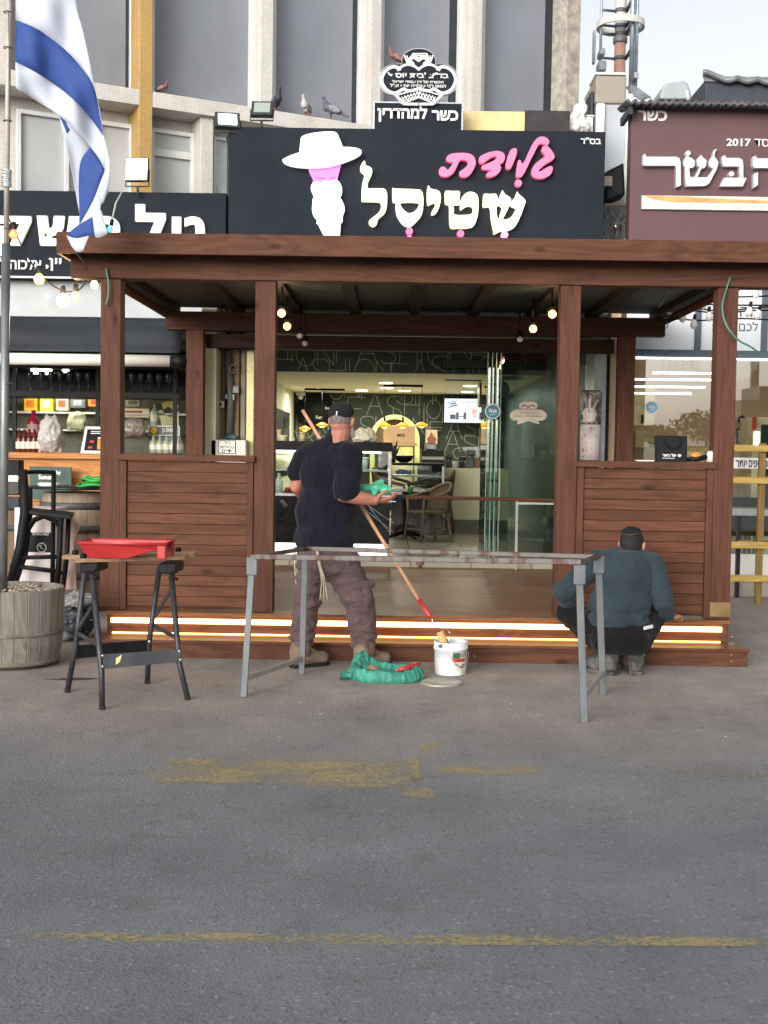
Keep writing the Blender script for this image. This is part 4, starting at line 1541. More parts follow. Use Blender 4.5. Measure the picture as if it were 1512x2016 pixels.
plastic_bag('plastic_bag', 'grey knotted plastic bag standing on the drinks counter', 74, 812, 126, 892, 12.75, (176, 172, 168), 1)
plastic_bag('plastic_bag', 'pale green plastic bag on the shelf behind the grey bag', 132, 806, 172, 848, 13.7, (190, 198, 160), 2, False, .09)
plastic_bag('plastic_bag', 'clear grey bag of cups right of the left front post on the bar', 240, 820, 288, 862, 13.2, (130, 120, 112), 3, False)
mnu = thing('menu_board', 'small black menu board in a white frame leaning on the drinks counter', 'menu board', P(185, 865, 12.7))
tl_, tr_, bl_, br_ = P(168, 840, 12.78), P(204, 840, 12.78), P(158, 892, 12.66), P(204, 893, 12.66)
mb = MB()
mb.prism([tl_, bl_, br_, tr_], (0, .02, .004))
mb.build('frame', m_white, mnu, .003, fix=True)
lerp4 = lambda u_, v_: (tl_.lerp(tr_, u_)).lerp(bl_.lerp(br_, u_), v_)
mb = MB()
mb.prism([lerp4(.14, .1) + V(0, -.004, 0), lerp4(.14, .9) + V(0, -.004, 0), lerp4(.99, .9) + V(0, -.004, 0), lerp4(.99, .1) + V(0, -.004, 0)], (0, .003, 0))
mb.build('black_face', m_black, mnu, fix=True)
mb = MB()
for a, b, c_, d_, m_ in ((.72, .45, .95, .85, 0), (.35, .52, .55, .6, 1), (.3, .74, .5, .82, 1), (.35, .17, .9, .2, 2), (.35, .24, .85, .27, 2), (.72, .4, .95, .449, 2)):
    mb.m = m_
    mb.prism([lerp4(a, b) + V(0, -.007, 0), lerp4(a, d_) + V(0, -.007, 0), lerp4(c_, d_) + V(0, -.007, 0), lerp4(c_, b) + V(0, -.007, 0)], (0, .002, 0))
mb.build('menu_print', [M('beer_orange', (220, 140, 40), .5), M('menu_red', (180, 50, 44), .5), m_white], mnu, fix=True)


def bottle(px, py_base, Y, h, r_, col, label, lab=(220, 215, 200), name='bottle'):
    p = P(px, py_base, Y)
    t = thing(name, label, 'bottle', p, 'bottles in the drinks shop')
    MB().lathe([(r_ * .9, 0), (r_, .01), (r_, h * .58), (r_ * .8, h * .68), (r_ * .35, h * .78), (r_ * .33, h)], p, 14).build('glass', M('bottle_%d_%d_%d' % col, col, .12, 0, .15, 8), t)
    MB().lathe([(r_ + .001, h * .2), (r_ + .0015, h * .21), (r_ + .0015, h * .48), (r_ + .001, h * .49)], p, 14).build('paper_label', M('bottle_label_%d_%d_%d' % lab, lab, .6), t)
    return t


for i, px in enumerate((38, 48, 58, 68, 79)):
    bottle(px, 893, 12.9, .26, .036, (86, 36, 28), '%s brown bottle from the left on the drinks counter' % ORD[i].capitalize())
bottle(66, 862, 13.3, .3, .07, (150, 40, 60), 'Fat glass jar of dark red drink on a stand behind the brown bottles', (186, 150, 150))
for i, px in enumerate((302, 315, 328, 341, 353)):
    bottle(px, 892, 13.2, .19, .042, (150, 156, 140), '%s cloudy pale jar from the left under the drinks crate' % ORD[i].capitalize(), (206, 204, 190))
bottle(304, 838, 13.6, .24, .045, (150, 160, 140), 'Pale glass bottle standing left of the drinks crate', (190, 190, 170))
cr = thing('drinks_crate', 'grey green plastic drinks crate with a yellow fruit picture behind the left low wall', 'crate', P(323, 850, 13.5))
xa, xb, za, zc_ = RC(292, 838, 354, 858, 13.5)
MB().box(xa, xb, 13.5, 13.8, za, zc_).build('crate_body', M('crate_green_grey', (96, 106, 98), .5), cr, .005)
xa2, xb2, za2, zc2 = RC(292, 860, 354, 867, 13.5)
MB().box(xa2, xb2, 13.5, 13.8, za2, zc2).build('crate_rail', M('crate_green_grey', (1, 1, 1)), cr, .004)
mb = MB()
for q in ((xa, xb, za, za + .012), (xa, xb, zc_ - .012, zc_), (xa, xa + .012, za + .0125, zc_ - .0125), (xb - .012, xb, za + .0125, zc_ - .0125)):
    mb.box(q[0], q[1], 13.492, 13.499, q[2], q[3])
txt(mb, 'JUMEX', (318, 843, 351, 853), 13.499, .004, .04)
mb.build('crate_print', m_offwhite, cr)
MB().ball(P(303, 848, 13.49), (.04, .008, .04), 10).build('fruit_picture', m_y, cr)
ap = thing('hanging_apron', 'pale yellow printed shirt hanging behind the drinks crate', 'apron', P(335, 815, 13.9))
mb = MB()
mb.prism([P(x, y, 13.9) for x, y in ((307, 812), (318, 806), (328, 818), (336, 821), (346, 812), (352, 810), (352, 838), (318, 838), (316, 826))], (0, .02, 0))
mb.build('cloth', M('pale_yellow_cloth', (206, 208, 160), .8, 0, .1, 4), ap, fix=True)
mb = MB()
mb.prism([P(x, y, 13.86) for x, y in ((318, 794), (330, 790), (347, 790), (351, 800), (346, 812), (338, 805), (330, 800), (322, 806))], (0, .02, 0))
mb.build('yellow_badge', M('bright_yellow_cloth', (228, 222, 110), .8), ap, fix=True)
# lamps of the bar
for px, py, sz, nm in ((69, 729, .05, 'left square lit lamp high under the drinks shop ceiling'), (89, 729, .06, 'second lit lamp under the drinks shop ceiling'), (128, 729, .03, 'small lit lamp third from the left under the drinks shop ceiling')):
    t = thing('ceiling_lamp', nm, 'lamp', P(px, py, 13.2))
    p = P(px, py, 13.2)
    MB().box(p.x - sz, p.x + sz, p.y, p.y + .05, p.z - sz * .7, p.z + sz * .7).build('diffuser', EMIT('cool_lamp_face', (255, 250, 235), 9), t, .004)
    MB().box(p.x - sz, p.x + sz, p.y + .051, p.y + .1, p.z - sz * .8, p.z + sz * .8).build('lamp_body', m_black, t)
    lamp('shelf_fill_light', p + V(0, .42, -.12), 5, (1, .93, .78), .1, parent=t)  # fill set apart from the fitting, added to light the shelf goods
bsn = thing('beer_sign_board', 'dark green beer board with white script leaning against the counter front', 'sign', P(95, 940, 12.55))
xa, xb, za, zc_ = RC(58, 919, 141, 955, 12.52)
MB().box(xa, xb, 12.52, 12.54, za - .15, zc_).build('board', M('dark_green_board', (30, 66, 58), .5, 0, .15, 3), bsn, .003)
t_ = MB()
txt(t_, 'Somer', (76, 934, 103, 944), 12.519, .004, .03)
txt(t_, 'sby', (107, 926, 120, 936), 12.519, .004, .03)
t_.build('white_script', m_white, bsn)

# wine barrel with hose
wb = thing('wine_barrel', 'old grey brown wine barrel used as a table behind the black stool', 'barrel', P(140, 1130, 10.4))
YBR = 10.6
bz1 = P(150, 962, YBR).z
bxx = P(150, 1000, YBR).x
bp = V(bxx, YBR, 0)
wb.location = bp
rm = .33
MB().lathe([(rm * .82, 0), (rm * .92, .2), (rm, bz1 * .5), (rm * .93, bz1 - .2), (rm * .84, bz1 - .03), (rm * .8, bz1 - .03), (rm * .8, bz1 - .05), (.001, bz1 - .05)], bp, 36).build('staves', WOOD('barrel_oak', 2, (112, 98, 86), (168, 150, 132), .75, .1), wb)
for z, r_ in ((.06, .86), (bz1 * .3, .965), (bz1 * .68, .975), (bz1 - .14, .895)):
    MB().lathe([(rm * r_, z - .03), (rm * r_ + .012, z - .03), (rm * r_ + .012, z + .03), (rm * r_, z + .03)], bp, 36).build('hoop', M('dark_iron_hoop', (86, 86, 88), .6, .4, .3, 8), wb)
MB().lathe([(.001, bz1), (.4, bz1), (.4, bz1 + .02), (.001, bz1 + .021)], bp, 36).build('round_top', m_blackmetal, wb)
hs = MB()
for i in range(5):
    c0 = bp + V(.22 + rnd.uniform(-.02, .02), -.05 + rnd.uniform(-.05, .05), bz1 + .033 + i * .017)
    r_ = .17 - i * .015
    hs.tube([c0 + V(r_ * math.cos(a), r_ * .8 * math.sin(a), .012 * math.sin(3 * a + i)) for a in [j * math.pi / 12 for j in range(24)]], .014, 8, True)
tag(hs.build('green_hose', M('green_hose_rubber', (44, 150, 60), .35, 0, .15, 8)), 'coiled bright green hose lying on the wine barrel', 'hose')
tag(MB().lathe([(.001, 0), (.09, 0), (.1, .02), (.09, .03), (.001, .03)], bp + V(-.2, -.12, bz1 + .0215), 18).build('white_saucer', m_white), 'white saucer on the wine barrel left of the hose', 'saucer')

# second barrel at the far left, cartons with print behind the stool
b2 = thing('small_barrel', 'brown barrel half hidden by the flag pole behind the stool', 'barrel', P(25, 1130, 11.2))
p = V(P(25, 1000, 11.2).x, 11.2, 0)
b2.location = p
z1 = P(25, 1004, 11.2).z
MB().lathe([(.22, 0), (.26, z1 * .5), (.22, z1), (.001, z1)], p, 28).build('staves', WOOD('barrel_oak_brown', 2, (88, 76, 62), (130, 112, 92), .8), b2)
for z in (.15, z1 - .15):
    MB().lathe([(.245, z - .025), (.258, z - .025), (.258, z + .025), (.245, z + .025)], p, 28).build('hoop', M('dark_iron_hoop', (1, 1, 1)), b2)
jar = thing('drinks_dispenser', 'dark dispenser with pale glasses standing on the brown barrel at the left edge', 'dispenser', P(25, 1003, 11.2))
for i, (y0, y1, mt) in enumerate(((905, 940, m_black), (942, 975, m_blackmetal), (977, 1003, m_gl))):
    xa, xb, za, zc_ = RC(14, y0, 38, y1, 11.1)
    MB().box(xa - .06, xb, 11.1, 11.25, za, zc_ - .004).build('body_section', mt, jar, .01)
MB().box(P(15, 950, 11.1).x, P(36, 950, 11.1).x, 11.09, 11.099, P(25, 948, 11.1).z, P(25, 936, 11.1).z).build('white_tag', m_white, jar)
bxn = thing('printed_carton', 'large white carton printed with a black band and round emblem behind the black stool', 'carton', P(80, 1150, 9.6))
xa, xb, za, zc_ = RC(28, 1000, 112, 1165, 9.6)
MB().box(xa, xb, 9.6, 9.9, 0.001, zc_).build('box', M('white_carton', (214, 204, 204), .7, 0, .08, 4), bxn, .006)
xa2, xb2, za2, zc2 = RC(48, 1048, 108, 1087, 9.6)
MB().box(xa2, xb2, 9.594, 9.599, za2, zc2).build('black_band', m_black, bxn)
t_ = MB()
txt(t_, 'STANDARD', (64, 1048, 96, 1054), 9.593, .002, .02)
em_ = P(82, 1078, 9.592)
t_.tube([em_ + V(.035 * math.cos(a), 0, .035 * math.sin(a)) for a in [i * math.pi / 8 for i in range(16)]], .004, 5, True)
t_.tube([em_ + V(-.02, 0, .012), em_ + V(0, 0, .018), em_ + V(-.01, 0, 0), em_ + V(.012, 0, -.012)], .005, 5)
t_.build('band_print', m_offwhite, bxn)
# junk bags between planter and pergola
jk = MB()
for i, (px0, py0, px1, py1, c_, lb) in enumerate(((124, 1172, 180, 1200, (150, 150, 152), 'crumpled clear plastic sheet on top of the pile beside the pergola'),
                                                (120, 1198, 178, 1242, (66, 74, 80), 'dark grey tarpaulin bundle in the middle of the pile beside the pergola'),
                                                (112, 1240, 160, 1290, (122, 122, 120), 'grey sack at the bottom of the pile beside the pergola'))):
    xa, xb, za, zc_ = RC(px0, py0, px1, py1, 8.9)
    za = max(za, .0)
    c0 = V((xa + xb) / 2, 8.95, (za + zc_) / 2)
    f = lambda c, n, i=i: .035 * noise.noise(V(c.x * 12 + i * 5, c.y * 12, c.z * 16)) + .02 * noise.noise(V(c.x * 30, c.y * 30, c.z * 34 + i))
    o = blob('plastic_sheet' if i == 0 else 'tarpaulin' if i == 1 else 'sack', [('e', c0, ((xb - xa) * .62, .2, (zc_ - za) * .62))], M('junk_film_%d' % i, c_, .25 if i < 2 else .7, 0, .25, 8), None, .012, 0, f)
    tag(o, lb, 'junk')

# ------------------------------------------------------------------ black stool (stacked upside against the barrel)
st = thing('bar_stool', 'tall black wooden bar stool with curved braces behind the planter', 'stool', P(80, 1160, 9.2))
YT = 9.2


def leg_(pts, r_=.019, nm='leg', Yo=0.0):
    MB().tube([P(x, y, YT + o_) for x, y, o_ in pts], r_, 8).build(nm, m_black, st, 0)


leg_([(46, 924, 0), (50, 1010, 0), (40, 1080, 0), (18, 1155, 0)], [.03, .042, .04, .03])
leg_([(58, 960, .25), (57, 1010, .25), (48, 1090, .25), (24, 1165, .25)], [.024, .03, .03, .024])
leg_([(106, 928, .35), (105, 1010, .35), (104, 1090, .35), (103, 1160, .35)])
leg_([(120, 1020, 0), (117, 1090, 0), (112, 1160, 0)], .022)
leg_([(135, 1018, .3), (132, 1090, .3), (124, 1160, .3)], .02)
leg_([(48, 930, 0), (75, 929, .2), (106, 930, .35)], .016, 'back_rail')
MB().prism([P(55, 1004, YT - .02), P(140, 1014, YT - .02), P(146, 1008, YT + .33), P(60, 999, YT + .33)], (0, 0, -.035)).build('seat', m_black, st, .008, fix=True)
leg_([(56, 1040, 0), (66, 1022, 0), (84, 1014, 0), (104, 1018, 0), (118, 1032, 0)], .013, 'curved_brace')
leg_([(54, 1048, .1), (68, 1026, .1), (86, 1018, .1), (106, 1026, .1), (120, 1040, .1)], .013, 'curved_brace')
leg_([(38, 1098, 0), (116, 1096, 0)], .016, 'stretcher')
leg_([(28, 1114, .0), (114, 1124, .0)], .015, 'stretcher')
leg_([(20, 1114, .3), (124, 1128, .3)], .014, 'stretcher')
ct = thing('folded_cardboard', 'folded brown cardboard piece leaning beside the black stool', 'cardboard', P(148, 1100, 9.6))
mb = MB()
mb.prism([P(x, y, 9.6) for x, y in ((140, 1018), (158, 1034), (152, 1050), (146, 1066), (150, 1160), (128, 1160), (130, 1060))], (0, .02, 0))
mb.build('sheet', M('pinkish_cardboard', (176, 150, 142), .8), ct, fix=True)
# ------------------------------------------------------------------ right shop (butcher): glass front
rb = thing('butcher_shop_building', 'glass fronted butcher shop on the right with frosted lettered panels above a dark beam', 'shop', (4, 13, 0))
YW = 12.5
rxa = 2.32
m_dgrey = M('dark_grey_frame', (72, 82, 92), .5, .2, .1, 3)
MB().box(2.53, 6.2, 12.62, 12.9, rz0 - .3, rz1 - .02).build('front_wall', m_maroon, rb)
MB().box(3.1, 6.2, 12.9, 18, rz1 - .3, rz1 - .12).build('roof', m_concrete, rb)
zt1, zt0 = P(1380, 560, YW).z, P(1380, 690, YW).z
zt1 = rz0 - .002
zb1 = P(1380, 708, YW).z
zw0 = P(1460, 1135, YW).z
MB().box(rxa, 6.2, YW - .06, YW + .1, zb1, zt0).build('beam', m_dgrey, rb, .004)
m_frost = M('frosted_panel', (202, 208, 214), .35, 0, .06, 1.2)
cuts = [rxa + .02] + [P(x, 630, YW).x for x in (1374, 1505)] + [6.2]
for a, b in zip(cuts, cuts[1:]):
    MB().box(a + .03, b - .03, YW + .01, YW + .02, zt0 + .002, zt1).build('frosted_panel', m_frost, rb)
    MB().box(b - .029, b + .029, YW - .03, YW + .05, zt0 + .002, zt1).build('mullion', m_dgrey, rb, .003)
for s_, q_ in (('םכל', (1455, 633, 1492, 652)), ('הז', (1457, 604, 1484, 624)), ('ופ', (1321, 604, 1344, 619)), ('עש', (1296, 631, 1316, 647)), ('ב', (1401, 640, 1410, 651))):
    t_ = MB()
    txt(t_, s_, q_, YW + .009, .003, .0)
    t_.build('dark_lettering', M('dark_grey_letters', (72, 72, 76), .6), rb)
MB().box(rxa + .05, 6.2, YW - .075, YW - .061, zb1 - .003, zb1 + .012).build('light_strip', EMIT('cool_light_strip', (250, 252, 255), 3), rb)
m_win = GLASS('shop_window_glass', (240, 242, 240), .1)
MB().box(P(1246, 800, YW).x, 6.2, YW, YW + .008, .32, zb1 - .003).build('window_pane', m_win, rb)
MB().box(P(1243, 800, YW).x - .03, P(1246, 800, YW).x, YW - .03, YW + .04, .05, zb1 - .002).build('door_frame', m_dgrey, rb)
m_beige = M('sunset_tint_plaster', (196, 170, 138), .8, 0, .06, 1.5)  # wall colour carries the sunset reflection of the window
MB().box(rxa, 6.2, 16.6, 16.8, 0, 3.4).build('wall', m_beige, rb)
MB().box(rxa - .1, rxa, 12.55, 16.8, 0, 3.4).build('wall', m_beige, rb)
MB().box(rxa, 6.2, 12.62, 16.6, 2.95, 3.05).build('ceiling', m_beige, rb)
MB().box(rxa, 6.2, 12.44, 16.6, 0, .12).build('floor', M('grey_shop_floor', (150, 148, 144), .4), rb)
for i, (py, x1_) in enumerate(((734, 1402), (747, 1402), (761, 1388), (774, 1361))):
    Yq = 13.2 + i * .55
    a, b = P(1246 if i else 1285, py, Yq), P(x1_ + (40 if i < 2 else 0), py + 1.5, Yq)
    t = thing('linear_lamp', '%s glowing linear ceiling lamp from the top in the butcher shop window' % ORD[i].capitalize(), 'lamp', (a + b) / 2, 'linear lamps in the butcher shop')
    MB().bar(a, b, .02, .02).build('tube', EMIT('linear_lamp_glow', (255, 252, 240), 4), t)
    MB().bar(a + V(0, 0, .0205), b + V(0, 0, .0205), .026, .02).build('housing', m_offwhite, t)
    MB().tube([(a + b) / 2 + V(0, 0, .045), V((a.x + b.x) / 2, a.y, 2.949)], .004, 5).build('wire', m_black, t)
lamp('butcher_shop_light', (4, 14.6, 2.7), 30, (1, .93, .8), .4, parent=rb)


def round_sticker(name, label, px, py, Y, rpx, c_in, parent_y=None):
    p = P(px, py, Y)
    r_ = rpx * Y / FPX
    t = thing(name, label, 'sticker', p)
    RX = Matrix.Rotation(R(90), 3, 'X')
    MB().lathe([(r_, 0), (r_, .003)], p, 28, RX, False).build('white_disc', m_white, t)
    MB().lathe([(r_ * .88, 0), (r_ * .88, .002)], p + V(0, -.0031, 0), 28, RX, False).build('blue_disc', M('sticker_%d' % c_in[0], c_in, .4), t)
    mb = MB()
    txt(mb, 'Wolt', (px - rpx * .55, py - rpx * .35, px + rpx * .55, py + rpx * .2), p.y - .0055, .001, .03)
    mb.box(p.x - r_ * .3, p.x + r_ * .3, p.y - .0065, p.y - .0055, p.z - r_ * .45, p.z - r_ * .38)
    mb.build('white_lettering', m_white, t)
    return t


round_sticker('round_sticker', 'light blue round delivery sticker on the butcher shop window', 1283, 802, YW - .004, 12.5, (120, 178, 212))
# things seen inside the butcher shop
ck = thing('wall_clock', 'black round clock on the back wall of the butcher shop', 'clock', P(1459, 826, 16.5))
p = P(1459, 826, 16.5)
RX = Matrix.Rotation(R(90), 3, 'X')
MB().lathe([(.05, 0), (.055, .03), (.04, .035), (.038, .02), (.001, .02)], p, 24, RX).build('case', m_black, ck)
MB().lathe([(.02, 0), (.02, .004)], p + V(0, -.024, 0), 16, RX).build('dial', m_offwhite, ck)
fr_ = thing('framed_notice', 'framed greenish notice on the back wall under the clock', 'notice', P(1460, 860, 16.5))
xa, xb, za, zc_ = RC(1450, 844, 1474, 874, 16.5)
MB().box(xa, xb, 16.5, 16.53, za, zc_).build('frame', m_black, fr_, .004)
MB().box(xa + .02, xb - .02, 16.494, 16.499, za + .02, zc_ - .02).build('paper', M('greenish_paper', (150, 164, 148), .6, 0, .2, 40), fr_)
cb = thing('wall_cabinet', 'cream cabinet on the left inside the butcher shop', 'cabinet', P(1266, 800, 16))
xa, xb, za, zc_ = RC(1243, 755, 1289, 838, 15.8)
MB().box(xa - .1, xb, 15.8, 16.2, za, zc_).build('body', M('cream_cabinet', (206, 198, 160), .5), cb, .006)
MB().box(xb - .17, xb - .14, 15.78, 15.799, za + .03, za + .14).build('handle', m_black, cb)
dk = thing('serving_counter', 'dark serving counter with brown boxes inside the butcher shop', 'counter', P(1290, 900, 15))
xa, xb, za, zc_ = RC(1246, 882, 1420, 990, 15.0)
MB().box(xa, xb, 15.0, 15.5, .12, zc_).build('body', M('counter_wood_pale', (172, 150, 112), .6, 0, .15, 4), dk, .005)
bxs = MB()
for i, (q, c_) in enumerate((((1250, 884, 1291, 906), (196, 176, 130)), ((1277, 871, 1292, 883), (176, 146, 104)))):
    xa, xb, za, zc_ = RC(*q, 14.6)
    o = MB().box(xa, xb, 14.6, 14.9, za if i else P(1290, 882, 15).z + .001, max(zc_, P(1290, 882, 15).z + .2) if not i else zc_).build('cardboard_box', M('box_%d' % i, c_, .8), None, .004)
    tag(o, ('large' if not i else 'small') + ' pale cardboard box on the serving counter of the butcher shop', 'box')
fgd = thing('display_fridge', 'tall pale display fridge with lit strip and red sign inside the butcher shop', 'fridge', P(1500, 900, 15))
xa, xb, za, zc_ = RC(1482, 822, 1560, 1010, 15.0)
MB().box(xa, xb, 15.05, 15.6, .12, zc_).build('cabinet', M('cream_cabinet', (1, 1, 1)), fgd, .01)
xa2, xb2, za2, zc2 = RC(1487, 850, 1497, 877, 15.0)
MB().box(xa2, xb2, 15.03, 15.049, za2, zc2).build('lit_strip', EMIT('fridge_glow', (235, 250, 250), 3), fgd)
xa2, xb2, za2, zc2 = RC(1498, 836, 1545, 1000, 15.0)
MB().box(xa2, xb2, 15.03, 15.049, za2, zc2).build('door_glass', M('dark_fridge_glass', (40, 60, 58), .1), fgd)
MB().box(P(1482, 830, 15).x, P(1490, 830, 15).x, 15.01, 15.029, P(1486, 846, 15).z, P(1486, 821, 15).z).build('red_sign', M('red_plate', (190, 46, 40), .4), fgd)
# chairs, table and a customer behind the glass: dim shapes at the right edge
tb = thing('steel_table', 'long steel edged table behind the yellow slatted bench at the right edge', 'table', P(1480, 1010, 12.2))
xa, xb, za, zc_ = RC(1436, 1003, 1600, 1016, 12.25)
MB().box(xa, xb, 12.2, 12.42, za, zc_).build('table_top', M('brushed_steel', (176, 178, 180), .3, .7, .15, 20, (1, 8, 1)), tb, .006)
for x in (xa + .1, xb - .1):
    MB().box(x - .02, x + .02, 12.24, 12.28, .0, za - .001).build('leg', m_blackmetal, tb)
for i, px in enumerate((1455, 1506)):
    ch = thing('cafe_chair', ('left' if i == 0 else 'right') + ' black cafe chair behind the steel table inside the butcher shop', 'chair', (P(px, 1050, 13.4).x, 13.4, .12), 'black chairs in the butcher shop')
    x, y = ch.location.x, 13.4
    for sx in (-.18, .18):
        for sy in (-.18, .18):
            MB().tube([(x + sx, y + sy, .121), (x + sx * .9, y + sy * .9, .56)], .014, 6).build('leg', m_black, ch)
    MB().box(x - .2, x + .2, y - .2, y + .2, .561, .6).build('seat', m_black, ch, .01)
    MB().prism([(x - .2, y - .16, .62), (x + .2, y - .16, .62), (x + .17, y - .2, .98), (x - .17, y - .2, .98)], (0, .03, 0)).build('backrest', m_black, ch, .01, fix=True)
# yellow rack of planks
yr_ = thing('slatted_rack', 'yellow stained timber rack with four horizontal planks at the right edge', 'rack', P(1475, 1180, 11.6))
m_yw = WOOD('yellow_stained_plank', 0, (150, 122, 62), (206, 178, 104), .5, .1)
m_yz = WOOD('yellow_stained_post', 2, (104, 84, 48), (150, 126, 78), .6, .1)
YRK = 11.6
for i, (y0, y1) in enumerate(((877, 890), (940, 953), (1068, 1081), (1134, 1147))):
    xa, xb, za, zc_ = RC(1442, y0, 1640, y1, YRK)
    MB().box(xa - .03, xb, YRK, YRK + .05, za, zc_).build('plank', m_yw, yr_, .005)
for px in (1499, 1489):
    xa = P(px, 1000, YRK + .05).x
    MB().box(xa - .03, xa + .03, YRK + .051, YRK + .1, 0, P(1500, 872, YRK).z).build('upright', m_yz, yr_, .004) if px == 1499 else None
xa = P(1640, 1000, YRK).x
MB().box(xa - .06, xa, YRK + .051, YRK + .1, 0, P(1500, 872, YRK).z).build('upright', m_yz, yr_, .004)
xa, xb, za, zc_ = RC(1442, 1061, 1489, 1068, YRK + .3)
MB().box(xa, xb + 1, YRK + .101, YRK + .16, za, zc_).build('lower_rail', m_yz, yr_, .004)
bn = thing('banner', 'white banner strip with black Hebrew letters behind the yellow rack', 'banner', P(1480, 912, 12.3))
xa, xb, za, zc_ = RC(1444, 902, 1600, 923, 12.3)
MB().box(xa, xb, 12.3, 12.305, za, zc_).build('strip', m_white, bn)
t_ = MB()
txt(t_, 'רתוי', (1448, 906, 1470, 920), 12.299, .002, .02)
txt(t_, 'םיפי', (1474, 906, 1493, 920), 12.299, .002, .02)
txt(t_, 'םי', (1500, 906, 1516, 920), 12.299, .002, .02)
t_.build('black_letters', m_black, bn)
kb = MB()
kb.box(rxa, 6.2, 12.3, 12.435, 0.0, .14)
tag(kb.build('kerb_stone', m_concrete, None, .01), 'low grey kerb stone along the butcher shop front', 'kerb', kind='structure')
wp = thing('low_white_panel', 'low white base panel under the butcher shop window', 'panel', P(1480, 1095, YW))
MB().box(P(1250, 1095, YW).x, 6.2, YW - .02, YW - .001, .141, .42).build('board', m_white, wp)

# string of unlit bulbs on the right
sr = thing('string_lights', 'several black festoon cables with unlit clear bulbs before the frosted panels', 'string lights', P(1400, 610, 11.8))
cb_ = MB()
YQ = 11.6
for pts in ([(1300, 600), (1345, 588), (1410, 586), (1512, 583)], [(1290, 632), (1330, 628), (1380, 631), (1450, 627), (1520, 630)], [(1330, 598), (1370, 606), (1420, 612), (1512, 604)],
            [(1320, 612), (1370, 612), (1420, 618), (1470, 612), (1525, 611)], [(1370, 595), (1400, 600), (1512, 601)]):
    cb_.tube(curve3([P(x, y, YQ) for x, y in pts], 5), .0075, 5)
cb_.build('cable', m_black, sr)
m_ub = M('unlit_bulb_glass', (214, 214, 212), .12, 0, .1, 8)
for px, py, tlt in ((1320, 608, .3), (1342, 616, 0), (1345, 624, .2), (1383, 598, -.5), (1396, 622, 0), (1366, 637, .1), (1475, 612, .2), (1492, 618, .3), (1488, 576, 0)):
    p = P(px, py, YQ - .01)
    MM = Matrix.Rotation(tlt, 3, 'Y')
    b = MB().lathe([(.001, -.055), (.024, -.045), (.034, -.012), (.024, .025), (.014, .038)], p, 12, MM).build('bulb', m_ub, sr)
    MB().lathe([(.016, .039), (.017, .05), (.016, .085), (.006, .09)], p, 8, MM).build('socket', m_black, b)

# ------------------------------------------------------------------ alley between the shops
al = thing('concrete_pier', 'tall stained concrete pier with grey panel and white painted edges behind the alley', 'pier', P(1205, 300, 14))
YA = 13.6
xa, xb, za, zc_ = RC(1170, 205, 1234, 500, YA)
zc2 = P(1203, 150, YA).z
MB().box(xa, xb, YA, YA + .8, .0, zc_).build('shaft', M('smooth_grey_panel', (168, 174, 182), .6, 0, .08, 1.5), al, .01)
m_stain = M('stained_concrete', (150, 142, 132), .9, 0, .25, 4, bump=.4, bscale=25, col2=(134, 116, 100), thr=(.55, .8))
MB().box(P(1172, 180, YA).x, P(1232, 180, YA).x, YA - .03, YA + .8, zc_ + .001, zc2).build('top_block', m_stain, al, .02)
MB().box(P(1165, 180, YA).x, P(1171, 180, YA).x, YA + .05, YA + .8, zc_ - 1.2, zc2 - .15).build('side_recess', m_shadow_trim, al, .01)
for a, b in ((1171, 1187), (1229, 1242)):
    MB().box(P(a, 300, YA).x, P(b, 300, YA).x, YA - .06, YA - .001, P(1200, 428 if b > 1200 else 480, YA).z, zc_ - .01).build('white_edge', m_white, al, .004)
MB().box(P(1171, 160, YA).x, P(1232, 160, YA).x, YA - .05, YA + .4, zc2 + .001, zc2 + .03).build('white_cap', m_offwhite, al, .004)
sp_ = thing('loudspeaker', 'black outdoor loudspeaker on a bracket in the alley right of the main sign', 'loudspeaker', P(1212, 360, 12.9))
mb = MB()
mb.prism([P(x, y, 12.9) for x, y in ((1192, 338), (1228, 320), (1231, 384), (1194, 398))], (0, .25, 0))
mb.build('cabinet', m_black, sp_, .015, fix=True)
mb = MB()
mb.prism([P(x, y, 12.88) for x, y in ((1197, 342), (1224, 329), (1226, 379), (1198, 391))], (0, .015, 0))
mb.build('grille', M('speaker_grille', (34, 36, 38), .8, bump=.5, bscale=300), sp_, fix=True)
MB().bar(P(1190, 403, 12.95), P(1236, 403, 12.95), .03, .02).build('shelf_bracket', M('rusty_bracket', (120, 108, 100), .7, .3), sp_)
wr = MB()
for s_ in range(5):
    pts = [P(1196 + s_ * 8, 408, 13.0)] + [P(1196 + s_ * 7 + rnd.uniform(-12, 14), 420 + j * 18, 13.0 + rnd.uniform(-.05, .05)) for j in range(5)]
    wr.tube(curve3(pts, 5), .008, 5)
tag(wr.build('loose_cables', M('grey_cable', (120, 118, 116), .6)), 'tangle of grey cables hanging below the loudspeaker', 'cables')
cn = thing('wall_canister', 'small silver canister on the alley wall below the loudspeaker', 'canister', P(1212, 448, 13.1))
MB().tube([P(1201, 446, 13.1), P(1226, 447, 13.1)], .05, 14).build('body', m_chrome, cn)
MB().bar(P(1212, 436, 13.15), P(1212, 470, 13.15), .02).build('bracket', m_blackmetal, cn)
hd = thing('white_hood', 'small white ventilation hood at the roof edge right of the main sign', 'vent', P(1236, 476, 12.9))
MB().ball(P(1238, 482, 12.7), (.1, .1, .07), 14).build('hood', m_white, hd)
MB().box(P(1225, 480, 12.7).x, P(1251, 480, 12.7).x, 12.65, 12.75, P(1238, 500, 12.7).z, P(1238, 484, 12.7).z).build('base', m_offwhite, hd)
tag(MB().box(2.0, 2.6, 14.6, 14.7, 0, 5.2).build('alley_back_wall', M('dark_alley_wall', (74, 74, 76), .9, 0, .3, 3)), 'dark wall closing the narrow alley between the shops', 'wall')

